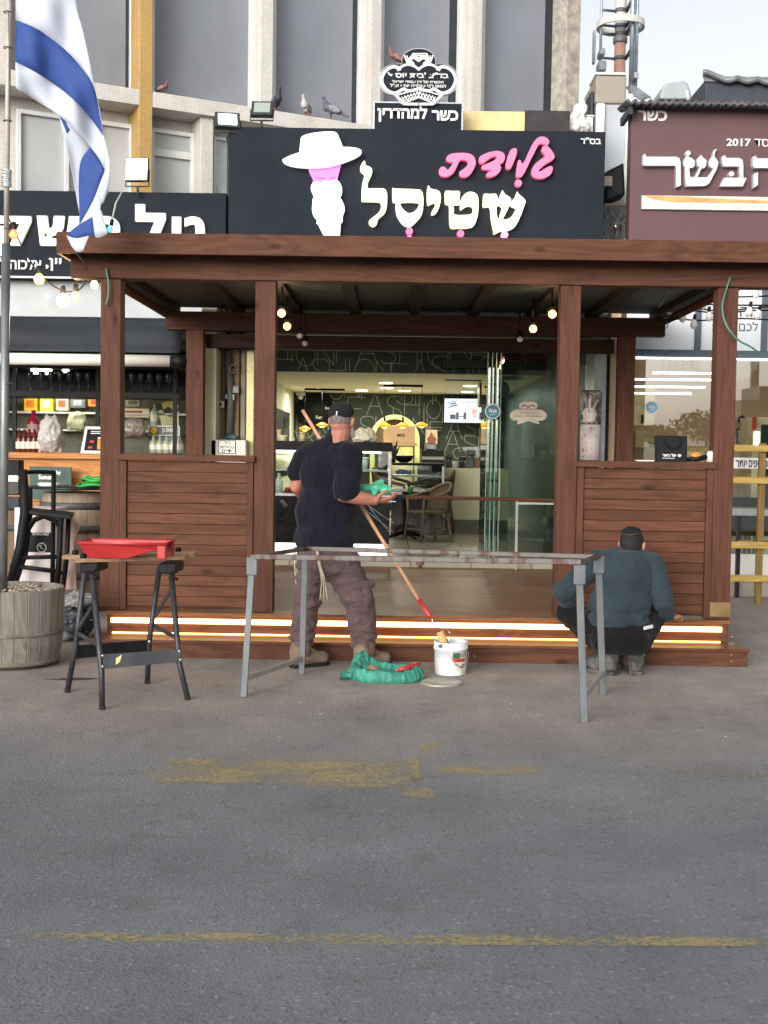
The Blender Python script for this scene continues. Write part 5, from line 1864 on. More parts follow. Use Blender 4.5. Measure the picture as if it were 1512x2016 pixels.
# posters column and pipes under the pergola on the right
pcx = thing('poster_column', 'round column wrapped in a grey dessert poster above a white floral poster', 'poster column', P(1165, 840, 12.2))
xa, xb, za, zc_ = RC(1146, 770, 1186, 906, 12.2)
rq = (xb - xa) / 2
qc = V((xa + xb) / 2, 12.2 + rq, 0)
MB().lathe([(rq - .012, .3), (rq - .012, zc_ + .01)], qc, 28).build('core', m_black, pcx)
k = NT('dessert_poster')
v_ = k.coord((6, 6, 4))
k.l(k.ramp(k.noise(v_, 1.6, 4, .6, 1.5), [(.35, srgb(70, 66, 66)), (.5, srgb(120, 112, 110)), (.62, srgb(205, 198, 194))]), k.b.inputs['Base Color'])
zm = P(1165, 835, 12.2).z
MB().lathe([(rq, zm + .003), (rq, zc_ - .002)], qc, 32).build('grey_poster', k.m, pcx)
mb = MB()
mb.lathe([(.001, 0), (.05, .01), (.075, .09), (.07, .1), (.001, .1)], P(1160, 832, 12.2) + V(0, 0, .0), 16)
mb.ball(P(1160, 812, 12.2), (.07, .01, .05), 10)
mb.tube([P(1160, 812, 12.19), P(1163, 778, 12.19)], .012, 6)
mb.tube([P(1166, 810, 12.19), P(1178, 786, 12.19)], .01, 6)
for v in mb.v:
    v.y = qc.y - math.sqrt(max(0, rq * rq - (v.x - qc.x) ** 2)) - .0035 + (v.y - 12.2) * .01
mb.build('printed_cup', M('print_pale_grey', (196, 190, 188), .6, 0, .25, 30), pcx)
k = NT('floral_poster')
v_ = k.coord((1, 1, 1))
vo = k.n('TexVoronoi', Scale=26.0)
k.l(v_, vo.inputs['Vector'])
msk = k.math('MULTIPLY', k.ramp(vo.outputs['Distance'], [(.2, (1, 1, 1, 1)), (.3, (0, 0, 0, 1))]), k.ramp(k.noise(v_, 7, 3), [(.48, (0, 0, 0, 1)), (.58, (1, 1, 1, 1))]))
k.l(k.mix(msk, k.ramp(k.noise(v_, 5, 3), [(.4, srgb(206, 202, 204)), (.65, srgb(190, 172, 176))]), srgb(92, 76, 78)), k.b.inputs['Base Color'])
MB().lathe([(rq, za), (rq, zm - .003)], qc, 32).build('floral_poster', k.m, pcx)
dp = thing('drain_pipes', 'dark grey downpipes beside the poster column', 'pipe', P(1200, 800, 12.4))
for a, b, mt in ((1194, 1210, M('dark_blue_grey_pipe', (58, 64, 72), .5)), (1175, 1186, M('grey_pipe', (110, 112, 114), .5))):
    xa = (P(a, 800, 12.5).x + P(b, 800, 12.5).x) / 2
    r_ = (P(b, 800, 12.5).x - P(a, 800, 12.5).x) / 2
    MB().tube([(xa, 12.62, .1), (xa, 12.62, 2.6)], r_, 12).build('pipe', mt, dp)
MB().box(P(1196, 800, 12.5).x, P(1216, 800, 12.5).x, 12.75, 12.8, .1, 2.62).build('back_plate', M('dark_blue_grey_pipe', (1, 1, 1)), dp)

# left: pipes between the drinks shop and the ice cream shop
lp = thing('meter_niche', 'narrow niche of old pipes and boards between drinks shop and ice cream shop', 'pipe niche', P(450, 780, 12.5))
MB().box(P(402, 780, 12.7).x, P(492, 780, 12.7).x, 12.75, 12.8, .1, 2.7).build('back_board', M('niche_back', (72, 68, 64), .9, 0, .3, 6), lp)
for i, (a, b, c_) in enumerate(((413, 425, (196, 184, 170)), (429, 443, (138, 124, 106)), (452, 470, (158, 132, 116)), (472, 482, (176, 168, 152)))):
    xa, xb = P(a, 780, 12.6).x, P(b, 780, 12.6).x
    MB().box(xa, xb, 12.62 + i * .01, 12.7, .2, 2.66).build('upright_board' if i % 2 == 0 else 'pipe', M('niche_%d' % i, c_, .8, 0, .4, 3, (1, 1, .4), .2, 40), lp, .012)
xa, xb = P(484, 780, 12.5).x, P(501, 780, 12.5).x
MB().box(xa, xb, 12.5, 12.6, .2, 2.64).build('steel_jamb', M('brass_toned_steel', (168, 160, 120), .3, .6, .1, 6), lp, .01)
MB().tube([P(448, 690, 12.58), P(454, 790, 12.58), P(450, 860, 12.58)], .035, 8).build('leaning_strip', M('grey_pipe', (1, 1, 1)), lp)
rg = MB()
rg.tube([P(460 + 8 * math.cos(a), 726 + 8 * math.sin(a), 12.55) for a in [i * math.pi / 8 for i in range(16)]], .008, 6, True)
rg.build('metal_ring', m_galv, lp)
for q in ((458, 760, 470, 774), (443, 776, 449, 786), (457, 776, 462, 788)):
    xa, xb, za, zc_ = RC(*q, 12.56)
    MB().box(xa, xb, 12.56, 12.6, za, zc_).build('clamp', m_galv, lp, .004)
nb = thing('number_plate', 'small white plate with a black mark in the pipe niche', 'plate', P(434, 797, 12.55))
xa, xb, za, zc_ = RC(428, 790, 441, 803, 12.55)
MB().box(xa, xb, 12.55, 12.6, za, zc_).build('plate', m_white, nb, .006)
mb = MB()
txt(mb, '1', (432, 793, 437, 800), 12.549, .002, .02)
mb.build('mark', m_black, nb)
tag(blob('turquoise_cloth', [('e', P(456, 861, 12.5), (.07, .06, .03))], M('turquoise_rag', (70, 110, 112), .8), None, .008, 1, lambda c, n: .02 * noise.noise(c * 22)), 'crumpled turquoise cloth on the white hand washing box', 'cloth')
sk = thing('hand_wash_box', 'white box with a framed hand washing notice on the left low wall', 'box', P(450, 880, 12.35))
xa, xb, za, zc_ = RC(415, 866, 484, 896, 12.3)
MB().box(xa, xb, 12.3, 12.48, 1.0, zc_).build('box', m_offwhite, sk, .006)
xa2, xb2, za2, zc2 = RC(430, 867, 464, 893, 12.3)
MB().box(xa2, xb2, 12.294, 12.299, za2, zc2).build('frame', m_black, sk)
MB().box(xa2 + .006, xb2 - .006, 12.29, 12.2935, za2 + .006, zc2 - .006).build('notice', m_white, sk)
t_ = MB()
txt(t_, 'רויכ', (441, 869, 454, 875), 12.2895, .001, .01)
txt(t_, 'תליטנ', (434, 877, 460, 883), 12.2895, .001, .01)
txt(t_, 'םיידי', (437, 885, 456, 891), 12.2895, .001, .01)
t_.build('notice_lettering', m_black, sk)

# ------------------------------------------------------------------ mast behind the alley
ms = thing('antenna_mast', 'tall white and brown mast with ring, side poles and antenna boxes behind the concrete pier', 'mast', P(1220, 150, 19))
YM = 19
b0, b1, b2 = P(1220, 215, YM), P(1221, 80, YM), P(1223, -150, YM)
r_ = 11 * YM / FPX
m_mw, m_mb = M('mast_white', (222, 214, 210), .5, 0, .08, 3), M('mast_brown', (190, 146, 132), .6, 0, .12, 3)
MB().tube([V(b0.x, YM, 0.0), b1], r_, 20).build('lower_tube', m_mb, ms)
MB().tube([b1 + V(0, 0, .01), V(b1.x, YM, b2.z)], r_ * .97, 20).build('upper_tube', m_mw, ms)
MB().lathe([(r_ * 1.02, -.05), (r_ * 1.25, -.04), (r_ * 1.25, .04), (r_ * 1.02, .05)], b1, 20).build('collar', M('mast_grey', (120, 118, 120), .5, .3), ms)
rc_ = P(1222, 50, YM)
R_ = 46 * YM / FPX
h_ = .05
mb = MB()
mb.lathe([(R_, -h_), (R_, h_), (R_ - .03, h_), (R_ - .03, -h_), (R_, -h_)], V(b1.x, YM, rc_.z), 40)
mb.build('ring', m_offwhite, ms)
for py in (22, 52, 68, 116):
    bars = MB()
    z = P(1220, py, YM).z
    bars.tube([V(P(1181, py, YM).x, YM - .05, z), V(b1.x - r_, YM, z)], .02, 6)
    bars.tube([V(b1.x + r_, YM, z), V(P(1240, py, YM).x, YM - .2, z + .12)], .03, 6)
    bars.lathe([(r_ * 1.04, -.03), (r_ * 1.04, .03)], V(b1.x, YM, z), 16)
    bars.build('cross_bar', M('mast_dark_grey', (96, 98, 104), .5, .4), ms)
sdp = MB()
for px, y_ in ((1180, -.05), (1238, -.2), (1246, -.25), (1251, 0)):
    sdp.tube([V(P(px, 150, YM).x, YM + y_, P(1220, 190, YM).z), V(P(px, 150, YM).x, YM + y_, b2.z)], .022 if px != 1238 else .04, 6)
for i in range(14):
    z = P(1220, -120 + i * 22, YM).z
    sdp.tube([V(P(1238, 0, YM).x, YM - .2, z), V(P(1251, 0, YM).x, YM, z)], .012, 5)
sdp.build('side_pole', M('mast_blue_grey', (150, 162, 172), .4, .4), ms)
for q, dz in (((1166, 62, 1171, 128), .12), ((1179, 98, 1190, 111), .3), ((1177, 122, 1192, 142), .3), ((1246, 145, 1255, 158), .25)):
    xa, xb, za, zc_ = RC(*q, YM - .3)
    MB().box(xa, xb, YM - .4, YM - .4 + dz, za, zc_).build('antenna_box', M('antenna_grey', (166, 174, 182), .5), ms, .02)

# ------------------------------------------------------------------ roof of the right building
zr = P(1380, 205, 12.3).z
rf = thing('corrugated_roof', 'dark corrugated metal roof sheet above the maroon sign', 'roof', (4, 13, zr))
xA, xB = P(1234, 205, 12.25).x, 6.3
mb = MB()
rows = []
for y in (12.2, 12.45, 12.7):
    rows.append([V(xA + (xB - xA) * i / 300, y, zr + .0 + (y - 12.2) * .12 + .017 * math.sin((xA + (xB - xA) * i / 300) * 2 * math.pi / .075)) for i in range(301)])
mb.sheet(rows)
o = mb.build('sheet', M('dark_roof_sheet', (84, 82, 86), .6, .2, .25, 4), rf)
md = o.modifiers.new('thick', 'SOLIDIFY')
md.thickness = .03
MB().box(xA + .02, xA + .06, 12.25, 12.7, zr - .12, zr - .045).build('verge_board', m_shadow_trim, rf)
tk = thing('roof_tank', 'grey rounded plastic tank on the corrugated roof', 'tank', P(1322, 190, 14))
xa, xb, za, zc_ = RC(1291, 168, 1356, 205, 14)
MB().prism([(xa, 13.8, za), (xb, 13.8, za), (xb - .05, 13.8, zc_ - .03), (xb - .1, 13.8, zc_), (xa + .06, 13.8, zc_ - .04), (xa + .02, 13.8, zc_ - .1)], (0, .7, 0)).build('tank', M('grey_tank', (150, 160, 164), .5, 0, .1, 3), tk, .03, fix=True)
MB().tube([P(1352, 178, 13.79), P(1356, 200, 13.79)], .02, 6).build('outlet_pipe', m_offwhite, tk)
rh = thing('roof_hut', 'dark roof hut with a curling metal lid on the corrugated roof', 'hut', P(1450, 170, 15))
xa, xb, za, zc_ = RC(1384, 163, 1600, 206, 14.6)
MB().box(xa, xb, 14.5, 15.5, za - .2, zc_).build('body', M('dark_navy_panel', (48, 54, 64), .6), rh, .01)
MB().box(xa - .02, xb, 14.47, 14.499, zc_ - .03, zc_ + .03).build('edge_strip', m_galv, rh)
rows = []
for j in range(6):
    y = 14.4 + j * .25
    row = []
    for i in range(40):
        t = i / 39
        px = 1384 + t * 220
        row.append(P(px, 152 - 12 * math.exp(-((t - .02) * 9) ** 2) + 10 * t + 5 * math.sin(i * .9) * (t > .2) * .6 + j * 1.5 - 4, y))
    rows.append(row)
mb = MB()
mb.sheet(rows)
o = mb.build('curled_lid', M('grey_lid_sheet', (128, 132, 136), .45, .4, .2, 4), rh)
md = o.modifiers.new('thick', 'SOLIDIFY')
md.thickness = .06
cbt = thing('roof_cable_tray', 'grey metal cable tray sloping down from the concrete pier to the corrugated roof', 'cable tray', P(1250, 185, 13.6))
for i in range(3):
    MB().bar(P(1236 + i * 4, 172 - i * 2, 13.7), P(1262 + i * 8, 196 - i * 2, 13.4), .05, .015).build('tray_strip', M('grey_tray', (150, 154, 160), .5, .3), cbt)

# things on the ledge right of the certificate sign
yp = thing('roof_edge_boards', 'yellow and black boards standing on the roof edge right of the certificate sign', 'boards', P(1000, 240, 12.7))
xa, xb, za, zc_ = RC(912, 219, 1033, 262, 12.7)
MB().box(xa, xb, 12.7, 12.74, 4.3, zc_).build('yellow_board', M('faded_yellow_board', (226, 200, 148), .7, 0, .15, 5), yp, .004)
xa, xb, za, zc_ = RC(1033, 217, 1122, 262, 12.7)
MB().box(xa + .001, xb, 12.71, 12.75, 4.3, zc_).build('black_board', M('black_painted_board', (44, 42, 44), .7, 0, .3, 6), yp, .004)
f = lambda c, n: .05 * noise.noise(c * 9) + .03 * noise.noise(c * 24)
tag(blob('torn_white_sheeting', [('e', P(1103, 246, 12.85), (.14, .06, .07)), ('e', P(1135, 240, 12.9), (.07, .05, .1)), ('c', P(1132, 235, 12.9), P(1138, 206, 12.9), .04, .02), ('c', P(1146, 240, 12.9), P(1151, 200, 12.9), .04, .02), ('c', P(1080, 251, 12.8), P(1150, 250, 12.9), .04, .05)],
         M('torn_white_film', (222, 222, 222), .6, 0, .15, 8), None, .014, 1, f), 'torn white sheeting heaped on the roof edge beside the black board', 'sheeting')
wbx = thing('white_roof_box', 'small white box on the roof edge left of the concrete pier', 'box', P(1150, 245, 12.8))
xa, xb, za, zc_ = RC(1125, 230, 1168, 262, 12.95)
MB().box(xa, xb, 12.95, 13.2, 4.31, zc_).build('box', m_white, wbx, .01)
MB().box(xa - .01, xb + .01, 12.94, 13.21, zc_ + .001, zc_ + .02).build('lid', m_offwhite, wbx, .005)

# ------------------------------------------------------------------ across the square, seen only as reflections in the shop glass
acr = thing('opposite_building', 'dark flat roofed building across the square behind the camera', 'building', (11, -60, 0))
MB().box(3, 17.5, -66, -60, 0, 9.2).build('wall', M('dark_green_grey_render', (46, 56, 56), .8, 0, .15, .4), acr)
for x0_, z0_, w_, h_ in ((5, 5.6, 2, 1.6), (8.6, 5.6, 2.2, 1.6), (12.4, 5.4, 1.2, 2.4), (15.4, 3.2, 1.2, 4.4), (5, 1, 2, 2.6), (9, 1, 3, 2.6)):
    MB().box(x0_, x0_ + w_, -59.99, -59.9, z0_, z0_ + h_).build('window', M('pale_beige_blind', (170, 156, 128), .7), acr)
bk2 = thing('stepped_building', 'dark stepped house with a tall chimney across the square behind the camera', 'building', (26, -60, 0))
MB().box(24.2, 34, -66, -60, 0, 5.4).build('wall', M('dark_green_grey_render', (1, 1, 1)), bk2)
MB().box(25.6, 27, -65, -60.5, 5.4, 6.4).build('upper_storey', M('dark_green_grey_render', (1, 1, 1)), bk2)
MB().box(25.9, 26.4, -64, -63.5, 6.4, 9.5).build('chimney', M('dark_green_grey_render', (1, 1, 1)), bk2)
m_lf = M('dark_foliage', (40, 48, 34), .9, 0, .4, 3)
for tx, th_, cr_, lb_ in ((21.3, 3.2, 2.0, 'spreading dark tree nearer the stepped house behind the camera'), (17.9, 2.6, 1.1, 'smaller dark tree beside the flat roofed building behind the camera')):
    t = thing('tree', lb_, 'tree', (tx, -58, 0), 'trees across the square')
    MB().tube([(tx, -58, 0), (tx + .1, -58, 1.2), (tx, -58, th_)], [.22, .16, .1], 8).build('trunk', M('dark_bark', (60, 50, 42), .9), t)
    lv = MB()
    for i in range(900):
        a, b, r_ = rnd.uniform(0, 6.28), rnd.uniform(-1, 1), rnd.random() ** .4
        c_ = V(tx + cr_ * 1.3 * r_ * math.cos(a) * math.sqrt(1 - b * b), -58 + cr_ * r_ * math.sin(a) * math.sqrt(1 - b * b), th_ + .3 + cr_ * .55 * r_ * b)
        d1, d2 = V(rnd.uniform(-1, 1), rnd.uniform(-1, 1), rnd.uniform(-1, 1)) * .16, V(rnd.uniform(-1, 1), rnd.uniform(-1, 1), rnd.uniform(-1, 1)) * .16
        lv.add([c_ - d1, c_ + d2, c_ + d1, c_ - d2], [(0, 1, 2, 3)])
    lv.build('crown', m_lf, t)
# ------------------------------------------------------------------ inside the ice cream shop
m_steel = M('satin_steel', (170, 172, 170), .3, .7, .15, 10)
m_caseglass = GLASS('case_glass', (236, 242, 240), .03)
m_glow = EMIT('case_plinth_glow', (250, 252, 250), 1.2)


def case_(name, label, px0, px1, pytop, pyglass, pymid, pybase, Y, dep, zfloor=ZF, plinth=True):
    xa, xb = P(px0, 950, Y).x, P(px1, 950, Y).x
    ztop, zg, zm = P(700, pytop, Y).z, P(700, pyglass, Y).z, P(700, pymid, Y).z
    t = thing(name, label, 'display case', ((xa + xb) / 2, Y + dep / 2, zfloor))
    if plinth:
        MB().box(xa + .02, xb - .02, Y + .02, Y + dep, zfloor, zfloor + .1).build('lit_plinth', m_glow, t)
    MB().box(xa, xb, Y, Y + dep, zfloor + (.1 if plinth else 0), zm - .03).build('body', M('gloss_black_front', (20, 21, 24), .15), t, .006)
    MB().box(xa - .005, xb + .005, Y - .02, Y + dep, zm - .029, zm).build('lower_deck', m_steel, t, .004)
    zs = zm + (zg - zm) * .52
    MB().box(xa + .02, xb - .02, Y + .1, Y + dep - .02, zs, zs + .02).build('shelf', m_steel, t)
    MB().box(xa, xb, Y + .04, Y + .047, zm + .001, zg).build('front_glass', m_caseglass, t)
    MB().box(xb - .012, xb - .004, Y + .05, Y + dep - .02, zm + .001, zg).build('side_glass', m_caseglass, t)
    MB().box(xb - .02, xb + .012, Y + .01, Y + .039, zm + .001, zg).build('corner_post', m_steel, t, .004)
    MB().box(xa, xb + .01, Y - .0, Y + dep, zg + .001, ztop).build('canopy', m_black, t, .01)
    return t, xa, xb, zm, zs, zg, ztop


cs, xa, xb, zm, zs, zg, zt_ = case_('glass_display_case', 'tall glass ice cream display case with black front and glowing white plinth', 500, 768, 870, 888, 973, 1092, 12.62, .8)
MB().box(xa + .1, xb - .1, 12.75, 12.9, zg - .02, zg - .002).build('inner_light', EMIT('case_light', (255, 252, 240), 4), cs)
lamp('case_light', ((xa + xb) / 2, 12.9, zg - .1), 7, (1, .97, .9), .2, parent=cs)
# streaks of stretched film on the front are real thin strips
fs2 = MB()
for a in ((702, 990, 775, 1048), (720, 992, 775, 1030), (552, 985, 562, 998), (556, 984, 566, 996), (728, 1000, 770, 1052)):
    fs2.bar(P(a[0], a[1], 12.615), P(a[2], a[3], 12.615), .006, .002, (0, 1, 0))
fs2.build('film_crease', M('film_crease', (120, 124, 130), .2), cs)


def tub(px, pyb, Y, w, h, col, label, name='plastic_tub', cat='tub', lid=None, taper=.85, zb_=None):
    p = P(px, pyb, Y)
    if zb_ is not None:
        p.z = zb_
    t = thing(name, label, cat, p)
    MB().lathe([(w * taper, 0), (w, h), (w * .93, h), (w * taper * .93, .01), (.001, .01)], p, 18).build('tub', M('tub_%d_%d_%d' % col, col, .4, 0, .1, 8), t)
    MB().lathe([(w + .001, h - .02), (w + .008, h - .018), (w + .008, h - .004), (w + .001, h)], p, 18).build('rim', M('tub_%d_%d_%d' % (lid or col), lid or col, .4), t)
    return t


zs_ = zs + .021
tub(560, 926, 12.95, .12, .17, (214, 204, 168), 'cream plastic tub on the upper shelf at the left of the display case', zb_=zs_)
tub(752, 928, 12.95, .065, .17, (54, 58, 64), 'dark grey plastic tub on the upper shelf at the right of the display case', zb_=zs_)
tub(716, 926, 12.95, .05, .13, (150, 154, 150), 'grey steel canister on the upper shelf right of the man', zb_=zs_)
zm_ = zm + .001
bt = thing('white_squeeze_bottle', 'white bottle with printed pattern on the lower deck left of the man', 'bottle', P(549, 972, 12.75))
p = V(P(549, 972, 12.75).x, 12.75, zm_)
MB().lathe([(.04, 0), (.042, .1), (.035, .13), (.018, .15), (.016, .18)], p, 14).build('body', m_white, bt)
MB().lathe([(.017, .181), (.017, .2), (.001, .205)], p, 10).build('cap', M('tub_214_204_168', (1, 1, 1)), bt)
rd = MB()
for i in range(9):
    rd.ball(V(P(563 + i * 1.6, 970, 12.78).x, 12.75 + rnd.uniform(0, .1), zm_ + .02 + .015 * (i % 2)), .022, 8)
tag(rd.build('strawberries', M('strawberry_red', (150, 44, 44), .4)), 'small heap of red strawberries on the lower deck left of the man', 'fruit')
# things on the case top
ztp = zt_ + .001
plastic_bag('plastic_bag', 'white knotted plastic bag on top of the glass display case', 692, 842, 744, 872, 12.9, (222, 214, 190), 5, True, .1)
for px, h, w, c_, lb in ((549, .12, .025, (204, 190, 150), 'slim cream cup standing at the left of the display case top'), (557, .06, .05, (226, 214, 178), 'low cream bowl on the display case top'), (596, .1, .035, (190, 180, 130), 'pale green jar on the display case top left of the man')):
    tub(px, 871, 12.85, w, h, c_, lb, 'cup' if h > .1 else 'bowl' if h < .08 else 'jar', 'cup' if h > .1 else 'bowl' if h < .08 else 'jar', zb_=ztp)
tag(MB().ball(V(P(577, 867, 12.85).x, 12.85, ztp + .02), .02, 10).build('white_ball', m_white), 'small white ball on the display case top', 'ball')

# second, low display and counters further in
c2, xa, xb, zm, zs, zg, zt_ = case_('low_display_case', 'lower glass topping display between the chairs and the arch', 771, 873, 910, 915, 962, 1052, 15.6, .8, plinth=False)
tag(blob('blue_gloves', [('e', V(P(792, 938, 15.8).x, 15.85, zs + .06), (.09, .06, .03)), ('c', V(P(786, 936, 15.8).x, 15.85, zs + .07), V(P(806, 939, 15.8).x, 15.9, zs + .05), .03, .025)], M('blue_nitrile', (60, 130, 200), .4), None, .012, 1, lambda c, n: .015 * noise.noise(c * 25)), 'crumpled blue gloves inside the low display case', 'gloves')
bw = MB()
pz = V(P(795, 912, 15.9).x, 15.9, zt_ + .002)
bw.lathe([(.05, 0), (.1, .03), (.13, .09), (.125, .09), (.09, .035), (.001, .02)], pz, 20)
tag(bw.build('black_bowl', m_black), 'black bowl on the low display case', 'bowl')
pl = thing('potted_sprig', 'dark sprig in a small holder beside the black bowl', 'plant', V(P(774, 912, 15.7).x, 15.7, zt_ + .002))
p = pl.location
MB().lathe([(.03, 0), (.035, .06), (.03, .06), (.001, .05)], p, 12).build('holder', m_black, pl)
mb = MB()
for a in ((-.02, .2), (.05, .24), (.01, .17), (.08, .16)):
    mb.tube([p + V(0, 0, .05), p + V(a[0] * .5, 0, .05 + a[1] * .5), p + V(a[0], 0, .05 + a[1])], [.01, .02, .004], 5)
mb.build('leaves', M('dark_leaf', (40, 40, 34), .7), pl)
wc = thing('white_counter', 'cream service counter with grey plinth beside the folded glass doors', 'counter', P(915, 1045, 16.4))
xa, xb, za, zc_ = RC(875, 922, 951, 1045, 16.4)
m_ccream = M('cream_counter', (216, 214, 178), .45, 0, .05, 2)
MB().box(xa, xb + .35, 16.4, 17.0, ZF + .16, zc_).build('body', m_ccream, wc, .006)
MB().box(xa + .01, xb + .34, 16.43, 17.0, ZF, ZF + .159).build('plinth', M('grey_plinth', (110, 112, 96), .5), wc)
MB().box(xb - .02, xb + .2, 16.36, 16.399, zc_ - .18, zc_ - .14).build('handle', M('olive_handle', (140, 136, 104), .4), wc)
zc3 = zc_ + .002


def machine(label, px0, px1, py0, Y, col, cat, name, z0=None):
    xa, xb, za, zc_ = RC(px0, py0, px1, 921, Y)
    z0 = zc3 if z0 is None else z0
    t = thing(name, label, cat, ((xa + xb) / 2, Y, z0))
    h = zc_ - z0
    mt = M('machine_%d_%d_%d' % col, col, .35, .2, .15, 8)
    MB().box(xa, xb, Y, Y + .3, z0, z0 + h * .22).build('base', mt, t, .008)
    MB().box(xa + (xb - xa) * .15, xb - (xb - xa) * .1, Y + .12, Y + .3, z0 + h * .221, z0 + h * .7).build('column', mt, t, .006)
    MB().box(xa, xb, Y, Y + .3, z0 + h * .701, z0 + h).build('head', mt, t, .012)
    MB().tube([((xa + xb) / 2, Y + .05, z0 + h * .7), ((xa + xb) / 2, Y + .05, z0 + h * .52)], .014, 8).build('spout', m_chrome, t)
    return t


tag(MB().lathe([(.04, 0), (.045, .07), (.048, .071), (.048, .09), (.001, .092)], V(P(897, 921, 16.5).x, 16.5, zc3), 14).build('takeaway_cup', m_white), 'white takeaway cup on the cream counter', 'cup')
machine('black and steel coffee grinder at the left of the cream counter', 877, 890, 896, 16.55, (36, 38, 40), 'grinder', 'coffee_grinder')
machine('grey green juicer with long white arm on the cream counter by the glass', 918, 934, 886, 16.5, (92, 100, 92), 'juicer', 'juicer')
machine('black espresso unit in the middle of the cream counter', 904, 917, 899, 16.6, (22, 24, 26), 'coffee machine', 'espresso_unit')
xa, xb, za, zc_ = RC(913, 880, 947, 888, 16.45)
wm = thing('white_blender', 'white wall mixer with arm above the cream counter', 'mixer', P(938, 890, 16.5))
MB().box(xa, xb, 16.6, 16.75, za, zc_).build('arm', m_white, wm, .01)
xa, xb, za, zc_ = RC(934, 876, 947, 902, 16.45)
MB().box(xa, xb, 16.56, 16.78, za, zc_ - .02).build('head', m_white, wm, .03)
xa, xb, za, zc_ = RC(938, 902, 946, 921, 16.45)
MB().box(xa, xb, 16.6, 16.7, zc3, zc_ - .003).build('jar', M('orange_brown_jar', (150, 110, 84), .4), wm, .01)
cm = thing('coffee_machine', 'steel coffee machine with white lever bar behind the low display case', 'coffee machine', P(851, 900, 18))
xa, xb, za, zc_ = RC(830, 880, 874, 912, 17.6)
z0 = ZF + .9
MB().box(xa - .05, xb + .05, 17.6, 18.1, ZF, z0).build('cabinet', m_black, cm)
MB().box(xa, xb, 17.6, 18.0, z0 + .001, zc_ - .05).build('body', m_blackmetal, cm, .01)
xa2, xb2, za2, zc2 = RC(831, 899, 874, 905, 17.55)
MB().box(xa2, xb2, 17.56, 17.599, za2, zc2).build('white_bar', m_white, cm, .006)
xa2, xb2, za2, zc2 = RC(837, 872, 860, 894, 17.6)
MB().box(xa2, xb2, 17.65, 17.9, zc_ - .049, zc2).build('hopper', m_steel, cm, .02)
po = thing('sundae_poster', 'small cream poster with a chocolate sundae picture on the back wall beside the arch', 'poster', P(849, 860, 21.9))
xa, xb, za, zc_ = RC(838, 846, 861, 875, 21.9)
MB().box(xa, xb, 21.9, 21.93, za, zc_).build('sheet', M('cream_paper', (206, 180, 150), .6), po)
mb = MB()
mb.prism([P(x, y, 21.895) for x, y in ((843, 874), (857, 874), (859, 862), (855, 860), (849, 850), (845, 860), (841, 862))], (0, .004, 0))
mb.build('sundae_print', M('chocolate_print', (130, 74, 60), .6, 0, .3, 30), po, fix=True)

# arch in the back wall
ar = thing('arched_doorway', 'pale yellow green arched doorway trim in the back wall', 'arch', P(777, 960, 21.8))
YX = 21.7
m_arch = M('pale_lime_trim', (206, 208, 140), .5, 0, .06, 3)
cxp, r0p, r1p = 777, 49, 40
oc = [(cxp + r0p * math.cos(a), 866 - 50 * math.sin(a)) for a in [math.pi * i / 24 for i in range(25)]]
ic = [(cxp + r1p * math.cos(a), 866 - 41 * math.sin(a)) for a in [math.pi * i / 24 for i in range(25)]]
ringp = [(cxp + r0p, 990)] + oc + [(cxp - r0p, 990), (cxp - r1p, 990)] + ic[::-1] + [(cxp + r1p, 990)]
MB().prism([P(x, y, YX) for x, y in ringp], (0, .25, 0)).build('trim', m_arch, ar, fix=True)
MB().prism([P(x, y, YX + .24) for x, y in [(cxp + r1p + 1, 990)] + [(cxp + (r1p + 1) * math.cos(a), 866 - 42 * math.sin(a)) for a in [math.pi * i / 24 for i in range(25)]] + [(cxp - r1p - 1, 990)]], (0, .02, 0)).build('inner_panel', M('brown_back_panel', (120, 98, 80), .7), ar, fix=True)
MB().prism([P(x, y, YX + .1) for x, y in ((771, 880), (816, 880), (816, 990), (771, 990))], (0, .05, 0)).build('door_leaf', M('pale_lime_door', (196, 192, 134), .5), ar, fix=True)
bxx_ = thing('cardboard_box', 'large brown cardboard box with dark print on the shelf inside the arch', 'box', P(778, 860, 20.5))
xa, xb, za, zc_ = RC(755, 838, 817, 872, 20.6)
MB().box(xa, xb, 20.6, 21.2, za, zc_).build('box', m_card, bxx_, .006)
t_ = MB()
txt(t_, 'MIX', (782, 854, 798, 860), 20.599, .002, .03)
t_.build('dark_print', m_black, bxx_)
xa, xb, za, zc_ = RC(748, 872.5, 822, 877, 20.5)
shl = thing('arch_shelf', 'thin brown shelf carrying the cardboard box', 'shelf', P(778, 875, 20.6))
MB().box(xa, xb, 20.5, 21.25, za, P(778, 872, 20.6).z - .002).build('shelf_board', m_card, shl)
for x in (xa + .05, xb - .07):
    MB().box(x, x + .02, 20.6, 20.62, ZF, za - .001).build('support', m_blackmetal, shl)

# television
tv = thing('wall_television', 'wall television showing a white milkshake menu near the right of the back wall', 'television', P(917, 808, 21.6))
xa, xb, za, zc_ = RC(875, 785, 961, 832, 21.6)
MB().box(xa - .02, xb + .02, 21.62, 21.7, za - .03, zc_ + .02).build('casing', m_black, tv, .006)
MB().box(xa, xb, 21.612, 21.619, za, zc_).build('screen', EMIT('tv_white_screen', (206, 218, 240), 1.0, (20, 20, 24)), tv)
t_ = MB()
txt(t_, 'קייש קלימ', (910, 789, 941, 796), 21.611, .002, .0)
p = lambda x, y: P(x, y, 21.609)
t_.tube([p(881, 793), p(900, 789), p(902, 797), p(883, 803)], .006, 4, True)
t_.bar(p(885, 796), p(898, 793), .02, .003, (0, 1, 0))
t_.bar(p(886, 800), p(899, 796), .014, .0035, (0, 1, 0))
for x in (900, 915, 946):
    t_.bar(p(x, 826), p(x + .5, 812), .05, .003, (0, 1, 0))
